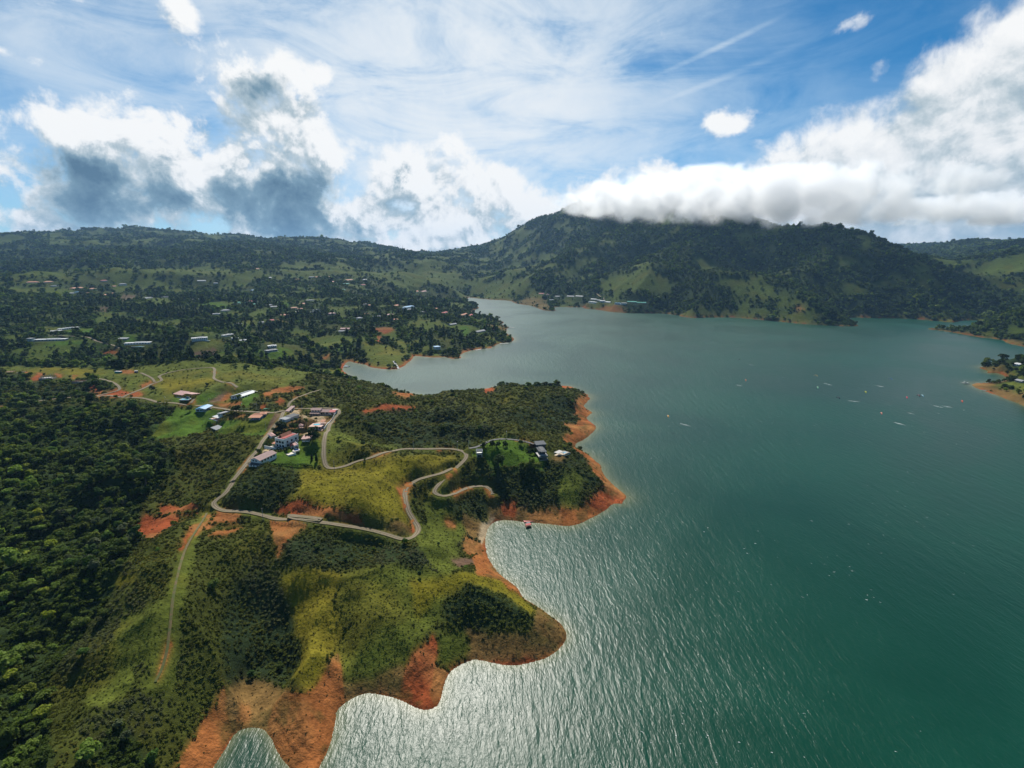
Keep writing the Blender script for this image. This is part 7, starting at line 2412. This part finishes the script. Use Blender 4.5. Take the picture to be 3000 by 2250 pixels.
def build_kites():
    pm = person_mesh()
    board = boxm('board', -.22, .22, -.75, .75, .02, .07, plain('board_white', (.7, .7, .68)), .02)
    kites = [(19, 175, 87, 'black', (.015, .015, .02)), (19, 235, 257, 'orange', (.60, .14, .02)), (19, 803, 219, 'white and amber', (.65, .42, .10)), (19, 817, 315, 'pale green', (.25, .55, .30)), (19, 1205, 352, 'yellow', (.65, .58, .04)), (19, 985, 398, 'dark grey', (.02, .022, .03)),
             (19, 1540, 396, 'crimson', (.62, .05, .07)), (19, 1635, 380, 'maroon', (.22, .06, .06)), (19, 1663, 381, 'white and cyan', (.40, .62, .66)), (19, 1407, 246, 'blue', (.02, .12, .35)), (19, 1987, 427, 'red-orange', (.72, .10, .03)), (19, 1333, 524, 'salmon', (.66, .24, .16)), ('D', 1443, 898, 'amber', (.60, .28, .03))]
    wakes = [(19, (262, 133), (300, 139)), (19, (197, 306), (158, 298)), (19, (865, 284), (935, 301)), (19, (1357, 315), (1285, 301)), (19, (1152, 436), (1067, 425)), (19, (1757, 465), (1832, 483)), (19, (1903, 481), (1822, 467)), (19, (1548, 524), (1602, 536)), (19, (1437, 602), (1532, 626)), ('D', (1470, 915), (1492, 921))]
    foam = plain('foam', (.80, .83, .83), rough=.8, var=.15, scale=.6)
    heads = []
    for fr, a, c in wakes:
        p, q = np.array(wpt(fr, *a)), np.array(wpt(fr, *c))
        heads.append(p)
        d = q - p
        L = np.hypot(*d)
        u = d / L
        nn = np.array([-u[1], u[0]])
        rr = random.Random(int(L * 10))
        v, f = [], []
        m_ = 26
        for k in range(m_ + 1):
            t = k / m_
            wdt = (.2 + .9 * t ** .5 * (1 - t) ** .6) * rr.uniform(.4, 1.0)
            ctr = p + u * L * t + nn * rr.uniform(-.3, .3)
            v += [(*(ctr + nn * wdt), .10), (*(ctr - nn * wdt), .10)]
        for k in range(m_):
            if k < 14 or rr.random() < .7:
                f.append((2 * k, 2 * k + 1, 2 * k + 3, 2 * k + 2))
        o = structure(link(bpy.data.objects.new('wake_foam', polym('wake_foam', v, f, foam))), 'stuff')
    colors = {}
    used = set()
    for i, (fr, x, y, cn, col) in enumerate(kites):
        zk = 17.0
        X, Y = wpt(fr, x, y, zk)
        t = thing('kite', '%s kitesurfing kite flying low over the open lake' % cn, 'kite', (X, Y, zk), rng.uniform(-.6, .6))
        v, f = [], []
        m_ = 12
        for k in range(m_ + 1):
            a = R(-78 + 156 * k / m_)
            ch = 1.5 * math.cos(a * .85) + .35
            yy, zz = math.sin(a) * 3.6, math.cos(a) * 2.6 - 2.2
            v += [(-ch * .5, yy, zz), (0, yy * 1.03, zz + .25), (ch * .5, yy * .98, zz - .05)]
        for k in range(m_):
            a = k * 3
            f += [(a, a + 3, a + 4, a + 1), (a + 1, a + 4, a + 5, a + 2)]
        part('canopy', polym('canopy', v, f, plain('kite_' + cn, col, rough=.5, var=.1)), t)
        bm = bmesh.new()
        tube(bm, [v[j * 3] for j in range(m_ + 1)], [.1 + .06 * math.sin(math.pi * j / m_) for j in range(m_ + 1)], 5)
        part('leading_edge', bm_mesh('leading_edge', bm, plain('kite_dark_trim', (.05, .05, .06))), t)
        dist = [(np.hypot(*(hd - np.array([X, Y]))), k) for k, hd in enumerate(heads) if k not in used]
        if dist:
            dm, k = min(dist)
            used.add(k)
            hd = heads[k]
            s_ = thing('person', 'kitesurfer in a dark wetsuit below the %s kite' % cn, 'person', (hd[0], hd[1], .02), rng.uniform(0, 6))
            part('body', pm, s_)
            b_ = link(bpy.data.objects.new('surfboard', board))
            b_.location = (hd[0], hd[1], .06)
            tag(b_, 'white surfboard ridden by the kitesurfer below the %s kite' % cn, 'surfboard')
            if dm < 60:
                inv = (Matrix.Translation((X, Y, zk)) @ Matrix.Rotation(t.rotation_euler.z, 4, 'Z')).inverted()
                e_ = inv @ Vector((hd[0], hd[1], 1.4))
                for tip in (v[0], v[-3]):
                    bm = bmesh.new()
                    tube(bm, [tip, e_], [.01, .01], 3)
                    part('line', bm_mesh('line', bm, STEEL), t)
    # whitecaps blown up over the open lake
    n_ = 800
    a = rng.uniform(R(-6), R(46), n_)
    r = np.exp(rng.uniform(math.log(170), math.log(1150), n_))
    x, y = r * np.sin(a), r * np.cos(a)
    ok = in_poly(x, y, lake) & (seg_dist(x, y, lake) > 25) & (fbm(x, y, 140, 3, 301) + rng.normal(0, .2, n_) > .12) & (a > R(4) - r * 0.0001)
    x, y, r = x[ok], y[ok], r[ok]
    v, f = [], []
    rr = random.Random(9)
    for k in range(len(x)):
        L, wd = rr.uniform(.25, .8) * (.6 + r[k] / 700), rr.uniform(.05, .13) * (.6 + r[k] / 700)
        an = R(-28) + rr.uniform(-.3, .3)
        ca, sa = math.cos(an), math.sin(an)
        i0 = len(v)
        for du, dv in ((-1, 0), (-.3, rr.uniform(.5, 1)), (.5, rr.uniform(.4, 1)), (1, 0), (.4, -rr.uniform(.4, 1)), (-.4, -rr.uniform(.4, 1))):
            u_, w_ = du * L, dv * wd
            v.append((x[k] + ca * u_ - sa * w_, y[k] + sa * u_ + ca * w_, .09))
        f.append(tuple(range(i0, i0 + 6)))
    structure(link(bpy.data.objects.new('whitecaps', polym('whitecaps', v, f, foam))), 'stuff')

# ------------------------------------------------------------------ air
HAZE = 3.2e-5


def build_haze():
    bm = bmesh.new()
    bmesh.ops.create_cube(bm, size=1.0)
    me = bm_mesh('haze', bm)
    o = structure(link(bpy.data.objects.new('haze', me)), 'stuff')
    o.location = (0, 5600, 404.5)
    o.scale = (26000, 13500, 831)
    m, nt = new_mat('haze_air')
    b = NB(nt)
    v = b.n('ShaderNodeVolumePrincipled')
    v.inputs['Color'].default_value = (.34, .60, .96, 1)
    v.inputs['Density'].default_value = HAZE
    v.inputs['Anisotropy'].default_value = .2
    out = b.n('ShaderNodeOutputMaterial')
    nt.links.new(v.outputs[0], out.inputs['Volume'])
    me.materials.append(m)


def cloud_bank(name, az, rad, cz, size, rz, dens, thr):
    """cloud lying on the mountain: a ragged volume, thick above and thinning to wisps below"""
    bm = bmesh.new()
    bmesh.ops.create_icosphere(bm, subdivisions=3, radius=1.0)
    me = bm_mesh(name, bm)
    o = structure(link(bpy.data.objects.new(name, me)), 'stuff')
    o.location = (rad * math.sin(R(az)), rad * math.cos(R(az)), cz)
    o.scale = size
    o.rotation_euler = (0, 0, R(rz))
    m, nt = new_mat(name + '_vapour')
    b = NB(nt)
    tc = b.n('ShaderNodeTexCoord')
    geo = b.n('ShaderNodeNewGeometry')
    r2 = b.v('LENGTH', tc.outputs['Object'], out=1)
    fall = b.m('SUBTRACT', 1.0, r2)
    nz = b.noise(geo.outputs['Position'], .0062, 5.0, .62, .5)
    d = b.m('ADD', b.m('MULTIPLY', fall, .85), b.m('MULTIPLY', b.m('SUBTRACT', nz, .5), 4.2))
    d = b.smooth(d, thr, thr + .60)
    d = b.m('MULTIPLY', d, b.smooth(r2, .75, .98, 1.0, 0.0))
    d = b.m('MULTIPLY', d, dens)
    v = b.n('ShaderNodeVolumePrincipled')
    v.inputs['Color'].default_value = (.985, .988, .99, 1)
    b.put(v.inputs['Density'], d)
    v.inputs['Anisotropy'].default_value = .35
    out = b.n('ShaderNodeOutputMaterial')
    nt.links.new(v.outputs[0], out.inputs['Volume'])
    me.materials.append(m)
    return o


def build_hill_cloud():
    cloud_bank('hill_cloud', 12.5, 3900, 585, (640, 330, 130), -8, .012, .16)
    cloud_bank('hill_cloud', 19.0, 3350, 560, (860, 360, 190), -16, .012, .12)
    cloud_bank('hill_cloud', 28.0, 3000, 500, (900, 340, 170), -24, .012, .12)
    cloud_bank('hill_cloud', 44.5, 4700, 520, (1200, 420, 130), -40, .011, .14)
build_terrain()
build_water()
build_roads()
make_protos()
singles = build_vegetation()
build_single_trees(singles)
build_near_houses()
build_town()
build_garden_trees()
build_palms()
build_poles()
build_fences()
build_cars()
build_lake_things()
build_kites()
build_haze()
build_hill_cloud()
